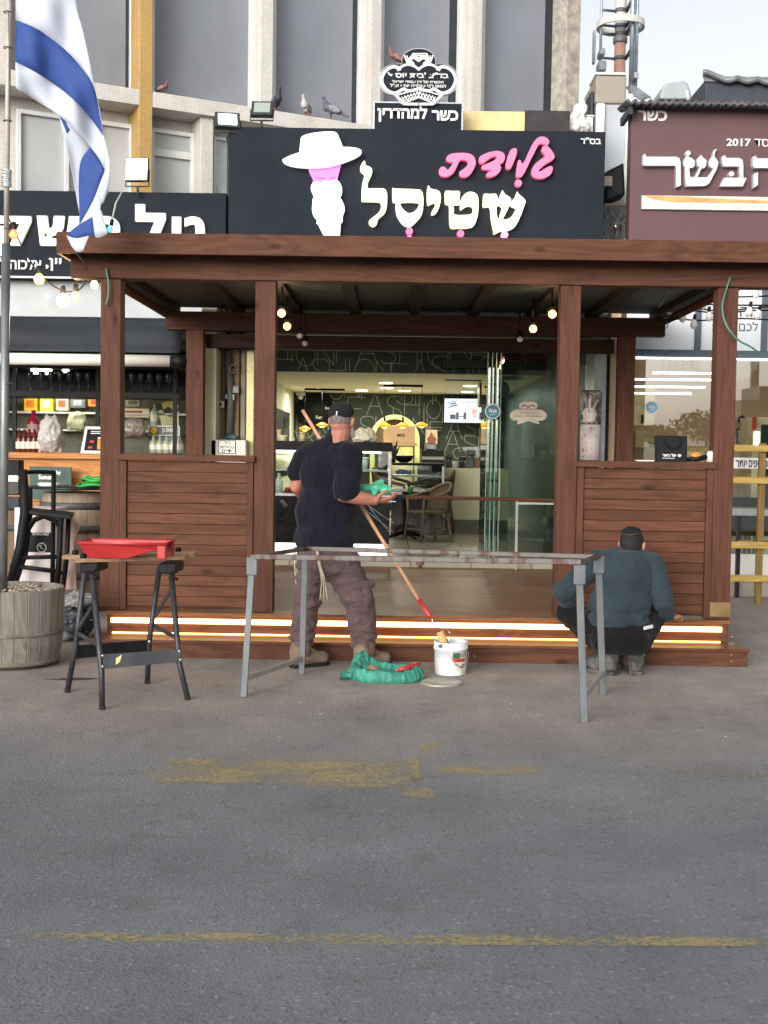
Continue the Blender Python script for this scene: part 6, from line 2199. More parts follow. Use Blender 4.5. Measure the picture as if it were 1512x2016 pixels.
t_.bar(p(901, 820), p(914, 820), .015, .0032, (0, 1, 0))
t_.box(p(886, 815).x, p(897, 815).x, 21.605, 21.611, p(890, 825).z, p(890, 816).z)
t_.build('screen_print', M('screen_print_dark', (70, 74, 90), .6), tv)
mb = MB()
mb.prism([p(x, y) for x, y in ((928, 806), (940, 806), (936, 824), (932, 824))], (0, .002, 0))
mb.build('screen_cup', M('screen_cup', (210, 180, 170), .6), tv, fix=True)

# ceiling lamps
m_dl = EMIT('downlight_face', (255, 253, 225), 7)
for i, (px, py, Y) in enumerate(((626, 765, 20.6), (712, 767, 21.0), (760, 752, 18.2), (762, 762, 20.0), (796, 768, 21.2), (926, 758, 19.2), (921, 770, 21.6))):
    x = P(px, py, Y)
    s_ = (ZC - EYE) / (x.z - EYE)
    q = V(x.x * s_, min(Y * s_, 21.7), ZC)
    q = V(P(px, py, q.y).x, q.y, ZC)
    t = thing('ceiling_downlight', '%s round ceiling downlight from the left in the ice cream shop' % ORD[i].capitalize(), 'downlight', q, 'round downlights in the shop ceiling')
    MB().lathe([(.11, -.012), (.115, -.002), (.115, -.0005)], q, 24).build('trim_ring', m_white, t)
    MB().lathe([(.001, -.022), (.1, -.021), (.1, -.0125)], q, 24).build('diffuser', m_dl, t)
    lamp('downlight_beam', q + V(0, 0, -.06), 15, (1, .965, .76), .16, 'AREA', t)
for i, (px, py, Y) in enumerate(((600, 750, 14), (700, 750, 14.8), (860, 750, 14))):
    q = V(P(px, py, Y).x, Y, ZH)
    t = thing('front_ceiling_spot', '%s recessed spot from the left in the front ceiling of the ice cream shop' % ORD[i].capitalize(), 'downlight', q, 'recessed spots in the front ceiling')
    MB().lathe([(.06, -.01), (.065, -.0005)], q, 20).build('trim_ring', m_white, t)
    MB().lathe([(.001, -.016), (.05, -.0105)], q, 20).build('diffuser', m_dl, t)
    lamp('spot_beam', q + V(0, 0, -.06), 6, (1, .965, .8), .1, 'AREA', t)
m_pend = EMIT('amber_pendant_glow', (255, 190, 70), 9)
m_pendring = EMIT('amber_shade', (214, 130, 30), .8)
PEN = ((600, 843, 20.5), (634, 836, 20.5), (757, 837, 19.0), (793, 837, 19.0), (830, 836, 19.0))
for i, (px, py, Y) in enumerate(PEN):
    q = P(px, py, Y)
    t = thing('pendant_lamp', '%s amber pendant lamp from the left in the ice cream shop' % ORD[i].capitalize(), 'pendant lamp', q, 'amber pendant lamps')
    MB().lathe([(.025, .04), (.05, .025), (.1, .0), (.102, -.006), (.07, -.034), (.066, -.032), (.094, -.005), (.045, .022)], q, 20).build('shade', m_pendring, t)
    MB().ball(q + V(0, 0, -.005), (.06, .06, .044), 12).build('bulb', m_pend, t)
    MB().lathe([(.014, .06), (.016, .12), (.006, .13)], q, 8).build('socket', m_black, t)
    MB().tube([q + V(0, 0, .13), V(q.x, q.y, ZC - .03)], .004, 5).build('wire', m_black, t)
for a, b, Y, lb in ((600, 679, 20.5, 'left black pendant rail on the shop ceiling'), (755, 833, 19.0, 'right black pendant rail on the shop ceiling')):
    xa, xb = P(a, 756, Y).x, P(b, 756, Y).x
    tag(MB().box(xa, xb, Y - .015, Y + .015, ZC - .035, ZC - .001).build('lamp_rail', m_black, None, .003), lb, 'rail')
sd_ = thing('security_camera', 'small white security camera under the ceiling at the back left corner', 'camera', P(591, 774, 21.8))
p = P(591, 776, 21.8)
MB().box(p.x - .08, p.x + .08, 21.8, 21.99, p.z - .02, p.z + .04).build('body', m_white, sd_, .02)
MB().ball(p + V(.01, -.02, -.05), .05, 12).build('lens_ball', m_offwhite, sd_)
vs2 = MB().box(P(869, 742, 19).x, P(946, 742, 19).x, 17.5, 17.62, ZC - .012, ZC - .001).build('ceiling_vent', m_black)
tag(vs2, 'long dark slot vent in the shop ceiling', 'vent')
bxw = thing('brown_wall_unit', 'brown wall unit under the ceiling left of the glass doors', 'cabinet', P(950, 780, 18))
xa, xb, za, zc_ = RC(944, 754, 956, 800, 18)
MB().box(xa, xb + .1, 18, 18.4, za, zc_).build('body', M('brown_unit', (112, 94, 72), .6), bxw, .006)
MB().box(xa + .01, xb, 17.99, 17.999, zc_ - .1, zc_ - .02).build('top_strip', m_black, bxw)
ds = thing('dark_round_sign', 'large dark round sign with white script on the back wall left of the man', 'sign', P(606, 818, 21.9))
MB().lathe([(.34, 0), (.34, .04)], P(620, 806, 21.92), 36, RX).build('disc', m_black, ds)
t_ = MB()
txt(t_, 'Ice', (640, 800, 648, 806), 21.87, .002, .02)
txt(t_, 'Fun', (622, 818, 633, 825), 21.87, .002, .02)
t_.build('white_script', m_offwhite, ds)
mr = thing('left_wall_mirror', 'tall mirror in a black frame on the left wall of the ice cream shop', 'mirror', (XL, 18.5, 1.5))
MB().box(XL + .001, XL + .03, 16.5, 20.8, 1.0, 2.05).build('frame', m_black, mr)
MB().box(XL + .031, XL + .034, 19.6, 20.6, 1.1, 1.95).build('glass', M('mirror_glass', (190, 200, 196), .1, .9), mr)


# wicker chairs and table
def chair(c, yaw, label):
    t = thing('wicker_armchair', label, 'chair', c, 'brown wicker armchairs')
    Rz = Matrix.Rotation(yaw, 3, 'Z')
    q = lambda x, y, z: Vector(c) + Rz @ V(x, y, z)
    mw = M('brown_wicker', (98, 84, 68), .75, 0, .3, 60, bump=.6, bscale=220, bdist=.003)
    mc = M('cane_frame', (120, 104, 84), .55, 0, .2, 15)
    for sx in (-1, 1):
        MB().tube([q(sx * .24, -.24, 0), q(sx * .21, -.2, .4), q(sx * .25, -.2, .64)], .018, 8).build('leg', mc, t)
        MB().tube([q(sx * .22, .25, 0), q(sx * .19, .2, .42)], .018, 8).build('leg', mc, t)
        MB().tube([q(sx * .21, -.19, .4), q(sx * .2, .0, .2), q(sx * .2, .2, .4)], .012, 6).build('brace', mc, t)
        MB().tube(curve3([q(sx * .25, -.22, .62), q(sx * .29, -.05, .66), q(sx * .27, .15, .72), q(sx * .16, .27, .8)], 5), .022, 8).build('armrest', mc, t)
    MB().tube([q(-.22, -.22, .18), q(.22, -.22, .18)], .011, 6).build('stretcher', mc, t)
    MB().tube([q(-.2, .22, .18), q(.2, .22, .18)], .011, 6).build('stretcher', mc, t)
    MB().box(-.22, .22, -.22, .22, .41, .44)
    mb = MB()
    mb.prism([q(-.22, -.23, .44), q(.22, -.23, .44), q(.23, .1, .44), q(.15, .24, .44), (q(-.15, .24, .44)), q(-.23, .1, .44)], (0, 0, -.035))
    mb.build('seat', mw, t, .01, fix=True)
    rows = []
    for j in range(9):
        z = .42 + j * .052
        row = []
        for i in range(15):
            a = (i / 14 - .5) * 2
            zz = z - max(0, (abs(a) ** 2) * .14 * (j / 8))
            row.append(q(.25 * math.sin(a * 1.35), .02 + .25 * math.cos(a * 1.2) + j * .006, zz))
        rows.append(row)
    mb = MB()
    mb.sheet(rows)
    o = mb.build('backrest', mw, t)
    m_ = o.modifiers.new('thick', 'SOLIDIFY')
    m_.thickness = .018
    MB().tube(rows[-1], .018, 8).build('top_rim', mc, t)
    return t


def flr(px, py):
    return G(px, py, ZF)


chair(V(*flr(842, 1066)[:2], ZF), R(-62), 'nearer brown wicker armchair with its back to the right').scale = (.86, .86, .83)
chair(V(*flr(846, 1046)[:2], ZF), R(-66), 'further brown wicker armchair showing its tall curved back above the nearer one')
chair(V(*flr(778, 1046)[:2], ZF), R(70), 'third brown wicker armchair half hidden behind the display case, turned the other way')
tbl = thing('cafe_table', 'small dark cafe table with a cast foot between the wicker armchairs', 'table', V(*flr(798, 1060)[:2], ZF))
p = tbl.location
zt5 = P(790, 974, p.y).z
MB().lathe([(.001, zt5 - ZF - .03), (.3, zt5 - ZF - .03), (.3, zt5 - ZF), (.001, zt5 - ZF)], p, 28).build('table_top', m_black, tbl)
MB().tube([p + V(0, 0, .03), p + V(0, 0, zt5 - ZF - .03)], .03, 10).build('column', m_black, tbl)
mb = MB()
for a in range(4):
    an = a * math.pi / 2 + .5
    mb.tube([p + V(0, 0, .08), p + V(.14 * math.cos(an), .14 * math.sin(an), .05), p + V(.26 * math.cos(an), .26 * math.sin(an), .014)], [.028, .022, .014], 8)
mb.build('foot', m_black, tbl)
tag(MB().lathe([(.03, 0), (.032, .1), (.028, .1), (.001, .01)], p + V(.05, -.05, zt5 - ZF + .001), 14).build('green_cup', M('green_cup', (50, 120, 70), .4)), 'small green cup on the dark cafe table', 'cup')
tag(MB().box(p.x - .22, p.x - .05, p.y - .15, p.y - .02, zt5 + .001, zt5 + .035).build('napkin_pack', m_offwhite, None, .006), 'white napkin pack on the dark cafe table', 'napkins')

# folded glass doors and fixed glass panel
gd = thing('folding_glass_doors', 'stack of folded greenish glass door leaves at the shop entrance', 'glass door', P(970, 1090, YG))
m_edge = M('green_glass_edge', (120, 152, 142), .15, 0, .1, 4)
m_tint = GLASS('green_tinted_glass', (196, 222, 212), .05)
z0, z1 = ZF + .01, P(970, 693, YG).z
for i, px in enumerate((957, 966, 974, 983)):
    x = P(px, 900, YG).x
    MB().box(x - .004, x + .004, YG, YG + .75, z0, z1).build('glass_leaf', m_tint, gd)
    MB().box(x - .005, x + .005, YG - .012, YG - .001, z0, z1).build('glass_edge', m_edge, gd)
x0_, x1_ = P(958, 900, YG).x, P(984, 900, YG).x
MB().box(x0_ + .006, x1_ - .006, YG + .3, YG + .306, z0, z1).build('cross_leaf', GLASS('mint_glass', (206, 232, 220), .1), gd)
for py in (748, 914):
    q = P(968, py, YG - .02)
    MB().ball(q, (.014, .02, .014), 8).build('hinge_knob', m_chrome, gd)
gp = thing('entrance_glazing', 'large dark green tinted glass panel beside the third pergola post', 'glass panel', P(1035, 1090, YG))
xa, xb = P(986, 900, YG).x, P(1150, 900, YG).x
MB().box(xa, xb, YG + .02, YG + .03, z0, z1).build('pane', GLASS('dark_green_glass', (196, 207, 205), .05), gp)
MB().box(xa, xb, YG + .01, YG + .04, ZF + .0, ZF + .009).build('floor_track', m_steel, gp)
MB().box(XL, xb, YG - .06, YG + .2, z1 + .002, z1 + .12).build('head_rail', m_black, gp)
round_sticker('round_sticker', 'teal round delivery sticker on the folded glass doors', 970, 810, YG - .016, 15, (40, 128, 150))
es = thing('emblem_sticker', 'cream kosher emblem sticker on the dark glass panel', 'sticker', P(1040, 815, YG))
m_st = M('cream_sticker', (196, 186, 172), .5)
mb = MB()
hl = [(0, -24), (-8, -24), (-17, -20), (-18, -13), (-14, -10), (-24, -9), (-35, -2), (-36, 6), (-30, 12), (-20, 14), (-22, 20), (-10, 17), (0, 14)]
fl_ = hl + [(-x, y) for x, y in hl[::-1][1:-1]]
mb.prism([P(1040 + x, 815 + y, YG + .018) for x, y in smooth_ring(fl_, 3)], (0, .0015, 0))
mb.build('sheet', m_st, es, fix=True)
t_ = MB()
for i, y in enumerate((804, 811, 818)):
    txt(t_, ('ףסוי תיב צדב', 'הרשכה', 'ןואגה ןרמ תאישנב')[i], (1012, y, 1068, y + 4) if i != 1 else (1024, y + 1, 1056, y + 3), YG + .0178, .001, .01)
t_.tube([P(1040 + x, 815 + y, YG + .0165) for x, y in ((-12, -14), (-8, -18), (-3, -15), (0, -13), (3, -15), (8, -18), (12, -14))], .006, 5)
for i in range(9):
    t_.ball(P(1022 + i * 4.5, 829 - 4 * (1 - abs(i - 4) / 4), YG + .0165), .005, 6)
t_.build('sticker_print', M('dark_brown_print', (60, 52, 48), .6), es)
fan = thing('wall_fan', 'white wall fan with long blades behind the glass beside the teal sticker', 'fan', P(985, 765, 12.9))
q = P(980, 745, 12.9)
mb = MB()
for a, L in ((R(4), .26), (R(95), .17), (R(232), .2)):
    d = V(math.cos(a), 0, math.sin(a))
    n_ = V(-d.z, 0, d.x)
    mb.prism([q + d * .02 - n_ * .02, q + d * L - n_ * .028, q + d * L + n_ * .022, q + d * .02 + n_ * .02], (0, .008, 0))
mb.build('blade', M('pale_fan_blade', (196, 208, 200), .4), fan, fix=True)
MB().ball(q, (.04, .05, .04), 12).build('hub', m_white, fan)
MB().lathe([(.001, -.02), (.075, -.02), (.085, 0), (.085, .12), (.001, .12)], P(986, 768, 12.98), 18, RX).build('motor_drum', M('pale_fan_body', (206, 214, 210), .35), fan)
MB().tube([P(986, 768, 13.0), P(992, 780, 13.3), P(1010, 780, 13.6)], .018, 8).build('arm', m_offwhite, fan)
tc = thing('grey_waste_bin', 'tall grey fluted bin behind the glass panel beside the third post', 'bin', P(1078, 1090, 12.7))
xa, xb = P(1069, 1050, 12.9).x, P(1096, 1050, 12.9).x
p = V((xa + xb) / 2, 12.9, ZF)
MB().lathe([((xb - xa) / 2, 0), ((xb - xa) / 2, P(1078, 1018, 12.9).z - ZF), ((xb - xa) / 2 - .01, P(1078, 1018, 12.9).z - ZF), ((xb - xa) / 2 - .01, .1), (.001, .1)], p, 24).build('body', M('grey_fluted_bin', (150, 152, 152), .4, .3, .3, 30, (1, 1, .05)), tc)
MB().tube([p + V(.02, 0, .5), p + V(.06, 0, .9)], .006, 6).build('stick', m_black, tc)
hr = thing('hand_rail', 'low brown hand rail on white posts across the shop entrance', 'hand rail', P(930, 985, 12.0))
a, b = P(774, 978, 11.95), P(1100, 985, 11.95)
MB().bar(a, b, .05, .035).build('rail', w_x, hr, .008)
MB().bar(a + V(-.02, 0, 0), a + V(.12, 0, 0), .056, .041).build('end_cap', m_black, hr, .006)
x = P(1017, 1030, 11.95).x
MB().box(x - .012, x + .012, 11.94, 11.965, DZ, a.z - .02).build('post', M('grey_white_rail', (168, 164, 156), .5), hr)
MB().box(x + .013, b.x - .02, 11.94, 11.96, a.z - .055, a.z - .035).build('white_bar', M('grey_white_rail', (1, 1, 1)), hr)
MB().box(b.x - .02, b.x + .005, 11.94, 11.965, DZ, a.z - .02).build('post', M('grey_white_rail', (168, 164, 156), .5), hr)
def at_(a, b, t):
    return a.lerp(b, t)


# ------------------------------------------------------------------ folding workbench with red tray
wbn = thing('folding_workbench', 'black folding workbench with splayed legs and worn wooden top left of the pergola', 'workbench', V(*G(250, 1370)[:2], 0))
m_leg = M('scuffed_black_steel', (62, 64, 70), .45, .4, .4, 12)
fa, fb_, fc_, fd_ = G(201, 1397), G(369, 1378), G(133, 1363), G(290, 1346)
ya, yb_, yc, yd = fa.y + .12, fb_.y + .12, fc_.y - .1, fd_.y - .1


def wleg(top, mid_, foot, yt, ym):
    MB().tube([P(*top, yt), P(*mid_, ym), foot + V(0, 0, .012)], .0165, 8).build('leg', m_leg, wbn)
    MB().box(foot.x - .016, foot.x + .016, foot.y - .016, foot.y + .016, 0, .024).build('rubber_foot', m_rubber, wbn, .006)


wleg((182, 1132), (200, 1322), fa, ya, fa.y + .04)
wleg((336, 1118), (353, 1305), fb_, yb_, fb_.y + .04)
wleg((167, 1124), (149, 1271), fc_, yc, fc_.y - .03)
wleg((314, 1116), (294, 1262), fd_, yd, fd_.y - .03)


def plate(name, q, Y0, Y1, mt):
    (x0, y0), (x1, y1), (x2, y2), (x3, y3) = q
    MB().prism([P(x0, y0, Y0), P(x1, y1, Y1), P(x2, y2, Y1), P(x3, y3, Y0)], (0, .012, 0)).build(name, mt, wbn, fix=True)


plate('front_plate', ((202, 1289), (356, 1279), (357, 1303), (203, 1317)), fa.y + .02, fb_.y + .02, M('grey_steel_plate', (98, 102, 108), .4, .4, .25, 6))
plate('rear_plate', ((148, 1271), (296, 1260), (297, 1281), (148, 1297)), fc_.y - .02, fd_.y - .02, m_blackmetal)
MB().prism([P(x, y, fa.y + .01) for x, y in ((228, 1296), (240, 1289), (236, 1303), (228, 1309))], (0, .001, 0)).build('yellow_paint_smear', M('yellow_smear', (196, 184, 120), .7), wbn, fix=True)
for a, b, y0, y1 in (((147, 1243), (196, 1272), fc_.y - .05, fa.y + .06), ((303, 1232), (348, 1256), fd_.y - .05, fb_.y + .06), ((334, 1166), (305, 1214), yb_, yd), ((180, 1196), (152, 1240), ya, yc)):
    MB().bar(P(*a, y0), P(*b, y1), .006, .024).build('strut', m_leg, wbn)
bl = MB()
for q in ((149, 1274), (149, 1293), (202, 1291), (202, 1312), (353, 1282), (355, 1299), (294, 1263)):
    bl.ball(P(*q, (fa.y if q[0] > 180 else fc_.y) - .012), .009, 6)
bl.build('bolt', m_chrome, wbn)
zw = P(250, 1099, ya - .03).z
m_ply = WOOD('worn_plywood', 0, (128, 100, 78), (182, 152, 124), .7, .1)
x0, x1 = P(152, 1100, ya).x, P(350, 1098, ya).x
MB().prism([(x0, ya - .06, zw - .005), (x1, yb_ - .06, zw - .005), (x1, yb_ + .06, zw - .005), (x0, ya + .06, zw - .005)], (0, 0, -.022)).build('top_board', m_ply, wbn, .004, fix=True)
x0, x1 = P(131, 1096, yc).x, P(371, 1092, yc).x
MB().prism([(x0, yc - .1, zw - .005), (x1, yd - .1, zw - .005), (x1, yd + .02, zw - .005), (x0, yc + .02, zw - .005)], (0, 0, -.022)).build('top_board', m_ply, wbn, .004, fix=True)
for px in (176, 330):
    c0 = P(px, 1118, ya)
    MB().box(c0.x - .05, c0.x + .05, ya - .01, yc + .0, zw - .085, zw - .029).build('jaw_bracket', m_black, wbn, .008)
    MB().tube([V(c0.x + .045, ya - .031, zw - .07), V(c0.x + .045, ya - .1, zw - .075), V(c0.x + .06, ya - .11, zw - .1), V(c0.x + .075, ya - .115, zw - .1)], .009, 6).build('crank', m_black, wbn)
for px, yq in ((150, yc), (352, yd), (166, ya)):
    c0 = P(px, 1094, yq)
    MB().lathe([(.016, 0), (.02, .012), (.014, .025), (.001, .026)], V(c0.x, yq - .02, zw - .0045), 12).build('peg', m_black, wbn)

tr = thing('paint_tray', 'bright red plastic paint tray on top of the folding workbench', 'paint tray', V(P(243, 1090, ya).x, ya, zw))
m_red = M('red_tray_plastic', (172, 44, 46), .35, 0, .12, 6)
xl0, xr0 = P(157, 1066, ya).x, P(330, 1076, ya).x
yf, yk = ya - .05, yc - .02
zt0, zt1 = P(165, 1068, yf).z, P(325, 1077, yf).z
zt0 = zt1 = max(zt0, zt1)
zb0 = zw - .004


def traybox(ins):
    L = xr0 - xl0
    top = [(xl0 + ins, yf + ins, zt0), (xr0 - ins, yf + ins, zt1), (xr0 - ins, yk - ins, zt1), (xl0 + ins, yk - ins, zt0)]
    return top


mb = MB()
T, I = traybox(0), traybox(.012)
a = .035
Bt = [(xl0 + .05, yf + a, zb0), (xl0 + .26, yf + a, zb0), (xr0 - .05, yf + a, zb0 + .05), (xr0 - .05, yk - a, zb0 + .05), (xl0 + .26, yk - a, zb0), (xl0 + .05, yk - a, zb0)]
It = [(x, y, z + .012) for x, y, z in Bt]
vs = T + I + Bt + It
mb.add(vs, [(0, 4, 5, 1), (1, 5, 6, 2), (2, 6, 7, 3), (3, 7, 4, 0),
            (0, 1, 10, 9), (0, 9, 8), (1, 2, 11, 10), (2, 3, 12, 11), (3, 13, 12), (3, 0, 8, 13), (8, 9, 12, 13), (9, 10, 11, 12),
            (4, 15, 16, 5), (4, 14, 15), (5, 16, 17, 6), (6, 17, 18, 7), (7, 18, 19), (7, 19, 14, 4), (14, 19, 18, 15), (15, 18, 17, 16)])
mb.build('tray', m_red, tr, .005, fix=True)
rim = MB()
rim.tube([V(*p) + V(0, 0, -.002) for p in T], .008, 6, True)
rim.build('rolled_rim', m_red, tr)
MB().box(xr0 - .05, xr0 - .0, yf + .0, yf + .05, zw - .004, zt1 - .01).build('foot', m_red, tr, .008)
MB().box(xr0 - .05, xr0 - .0, yk - .05, yk - .0, zw - .004, zt1 - .01).build('foot', m_red, tr, .008)
mb = MB()
mb.prism([(xl0 + .3, yf + .06, zb0 + .03), (xr0 - .08, yf + .06, zb0 + .066), (xr0 - .08, yk - .05, zb0 + .066), (xl0 + .34, yk - .07, zb0 + .03)], (0, 0, -.002))
mb.build('dried_paint', M('dark_dried_paint', (96, 40, 34), .5), tr, fix=True)

# ------------------------------------------------------------------ steel trestle frame
tf = thing('steel_trestle', 'long galvanised steel trestle frame with four legs and two paint spattered rails', 'trestle', V(*G(830, 1380)[:2], 0))
m_gl2 = M('galvanised_leg', (108, 114, 117), .5, .35, .18, 8, (1, 1, .4))
m_rail = M('paint_spattered_rail', (96, 94, 91), .5, .4, .2, 5, (3, 1, 1), .1, 40, (78, 52, 44), (.5, .6))
L1, L2, R1, R2 = G(480, 1372), G(594, 1327), G(1150, 1422), G(1187, 1368)
T1, T2, U1, U2 = P(497, 1100, L1.y + .02), P(601, 1084, L2.y - .02), P(1140, 1116, R1.y + .02), P(1178, 1098, R2.y - .02)
for a, b in ((L1, T1), (L2, T2), (R1, U1), (R2, U2)):
    MB().bar(a + V(0, 0, .001), b, .036, .03, (0, 1, 0)).build('leg', m_gl2, tf, .003)


def at(a, b, t):
    return a.lerp(b, t)


MB().bar(at(L1, T1, .13), at(L2, T2, .13), .02, .03).build('cross_brace', M('whitish_brace', (160, 154, 148), .6, .2, .15, 8), tf, .003)
MB().bar(at(R1, U1, .16), at(R2, U2, .16), .02, .03).build('cross_brace', M('whitish_brace', (1, 1, 1)), tf, .003)
MB().bar(T1 + V(0, 0, .012), T2 + V(0, 0, .012), .035, .022).build('end_bar', m_rail, tf, .003)
MB().bar(U1 + V(0, 0, .012), U2 + V(0, 0, .012), .035, .022).build('end_bar', m_rail, tf, .003)
ra, rb_ = P(503, 1096, L1.y - .01), P(1145, 1106, R1.y - .01)
MB().bar(ra, rb_, .032, .03).build('long_rail', m_rail, tf, .004)
rc2, rd2 = P(604, 1080, L2.y + .02), P(1182, 1096, R2.y + .02)
MB().bar(rc2, rd2, .032, .028).build('long_rail', m_rail, tf, .004)
for p_ in (T1, U1):
    MB().box(p_.x - .03, p_.x + .03, p_.y - .034, p_.y - .019, p_.z - .09, p_.z + .012).build('corner_plate', m_gl2, tf, .003)
for p_ in (U2,):
    MB().box(p_.x - .03, p_.x + .03, p_.y - .034, p_.y - .019, p_.z - .09, p_.z + .012).build('corner_plate', m_gl2, tf, .003)
for px, py in ((840, 1108), (908, 1096)):
    q = P(px, py, (ra.y + rc2.y) / 2 - (.35 if py > 1100 else -.3))
    q = at(ra, rb_, (px - 503) / 642) if py > 1100 else at(rc2, rd2, (px - 604) / 578)
    MB().lathe([(.012, -.05), (.012, -.032), (.022, -.031), (.022, -.0165)], q, 10).build('bolt', M('rusty_bolt', (110, 84, 66), .7, .3), tf)

# ------------------------------------------------------------------ paint bucket, lid, tray in green bag, roller
bk0 = G(888, 1331)
bk = V(bk0.x, bk0.y + .1, 0)
rB = 33 * bk.y / FPX
hB = P(888, 1262, bk.y).z
bu = thing('paint_bucket', 'white paint bucket with green red label and wire handle in front of the step', 'bucket', bk)
m_bw = M('white_bucket_plastic', (224, 227, 232), .35, 0, .05, 4)
MB().lathe([(rB * .93, 0), (rB * .94, .004), (rB * .99, hB - .05), (rB * 1.03, hB - .049), (rB * 1.03, hB - .035), (rB, hB - .034), (rB * 1.01, hB), (rB * .96, hB), (rB * .93, .05), (.001, .05)], bk, 40).build('bucket_body', m_bw, bu)
MB().lathe([(.001, .16), (rB * .945, .161)], bk, 30).build('paint', M('brown_wood_stain', (110, 66, 40), .2), bu)


def wrap(a0, a1, z0, z1, m, name, dr=.002, n=10, par=bu):
    mb = MB()
    rows = []
    for z in (z0, z1):
        t = (z / (hB - .05))
        r_ = rB * (.94 + .05 * t) + dr
        rows.append([bk + V(r_ * math.cos(R(a0 + (a1 - a0) * i / n)), r_ * math.sin(R(a0 + (a1 - a0) * i / n)), z) for i in range(n + 1)])
    mb.sheet(rows)
    return mb.build(name, m, par)


lb = wrap(-88, -22, .035, .15, M('label_white', (206, 206, 202), .5, 0, .1, 30), 'paper_label')
wrap(-86, -60, .112, .148, M('label_green', (60, 92, 74), .5, 0, .3, 40), 'green_print', .003, par=lb)
wrap(-86, -35, .088, .1115, M('label_red', (176, 60, 48), .5, 0, .2, 30), 'red_print', .003, par=lb)
wrap(-59, -30, .118, .146, M('label_olive', (150, 150, 126), .5, 0, .4, 60), 'pale_print', .003, par=lb)
wrap(-56, -42, .05, .06, M('label_black', (40, 40, 42), .5), 'black_print', .003, par=lb)
wrap(-50, -30, .066, .072, M('label_black', (1, 1, 1)), 'black_print', .003, par=lb)
wrap(-78, -66, .066, .07, M('label_black', (1, 1, 1)), 'black_print', .003, par=lb)
wrap(-50, -18, .002, .05, M('cream_drip', (206, 192, 160), .5, 0, .1, 10), 'paint_drip', .0015)
hz = hB - .06
MB().tube(curve3([bk + V(-rB * .28, -rB * 1.0, hz - .01), bk + V(rB * .1, -rB * 1.12, hz - .05), bk + V(rB * .5, -rB * 1.1, hz - .085), bk + V(rB * .95, -rB * .75, hz - .06), bk + V(rB * 1.04, -rB * .2, hz)], 5), .003, 6).build('wire_handle', m_chrome, bu)
MB().ball(bk + V(-rB * .62, -rB * .82, hB - .02), (.02, .004, .012), 8).build('grey_clip', M('grey_clip', (90, 92, 104), .5), bu)
ld0 = G(868, 1346)
tag(MB().lathe([(.125, 0), (.128, .006), (.124, .014), (.116, .016), (.112, .01), (.001, .009)], V(ld0.x, ld0.y, 0), 40).build('bucket_lid', M('grey_lid', (168, 164, 156), .35, .3, .15, 6)), 'round grey bucket lid lying on the ground beside the white bucket', 'lid')

gb = G(762, 1340)
m_teal = M('teal_bag_film', (62, 140, 122), .5, 0, .3, 11, bump=.7, bscale=22, bdist=.02, spec=.3)
gz = lambda px, py, Y: P(px, py, Y)
Yg = gb.y + .02
NA, prof = 180, ((.97, .0), (1.03, .012), (1.05, .03), (1.03, .052), (.98, .07), (.9, .078), (.83, .07), (.78, .05), (.7, .036), (.45, .03), (.15, .03))
rows = []
for j, (pr, pz) in enumerate(prof):
    row = []
    for i in range(NA + 1):
        a = 2 * math.pi * (i % NA) / NA
        up_ = math.exp(-((a - 2.55) / .5) ** 2)
        e = 1 - abs(j - 5) / 6
        cr_ = abs(noise.noise(V(math.cos(a) * 4.2, math.sin(a) * 4.2, pz * 9 + a * .35))) + .5 * abs(noise.noise(V(math.cos(a) * 11 + pz * 14, math.sin(a) * 11, 3 + pz * 20)))
        rr = pr * (1 - .16 * cr_ * (.35 + e)) + (.05 if 3.0 < a < 3.5 and j < 4 else 0)
        z = pz * (1 + .9 * up_) + (.016 * noise.noise(V(math.cos(a) * 5, math.sin(a) * 5, j * .5)) * e if j else 0) + .02 * up_ * e
        row.append(V(gb.x + .232 * rr * math.cos(a), Yg + .03 + .165 * rr * math.sin(a), max(.001, z)))
    rows.append(row)
mb = MB()
mb.sheet(rows)
c0, c1 = V(gb.x - .21, Yg - .0, .03), V(gb.x - .285, Yg - .04, .028)
kn_ = []
for t in range(7):
    p_ = at_(c0, c1, t / 6)
    kn_.append([p_ + V(.012 * math.sin(t), (.03 - .012 * (t == 3)) * math.cos(q) * (1 + .25 * math.sin(3 * q + t)), (.022 + .004 * math.sin(t * 2)) * math.sin(q) * (1 + .2 * math.sin(2 * q + t))) for q in [i * math.pi / 8 for i in range(17)]])
mb.sheet(kn_)
gbo = mb.build('green_plastic_bag', m_teal)
tag(gbo, 'teal green plastic bag wrapped over a paint tray on the ground', 'bag')
br1 = thing('paint_brush_roller', 'small paint roller with red handle lying on the teal bag', 'roller', V(P(805, 1313, Yg).x, Yg, .1))
a, b = P(783, 1320, Yg + .05), P(826, 1308, Yg + .09)
MB().tube([a, at(a, b, .3), b], [.014, .017, .02], 10).build('red_handle', M('red_handle', (176, 50, 56), .35), br1)
MB().tube(curve3([a, P(775, 1319, Yg + .05), P(760, 1328, Yg + .02), P(740, 1330, Yg + .0)], 5), .004, 6).build('wire_frame', m_chrome, br1)
tag(MB().tube([P(728, 1314, Yg + .03), P(745, 1325, Yg)], [.024, .026], 12).build('roller_sleeve', M('brown_foam', (150, 116, 98), .9, 0, .2, 20)), 'short brown roller sleeve lying in the teal bag', 'roller sleeve')

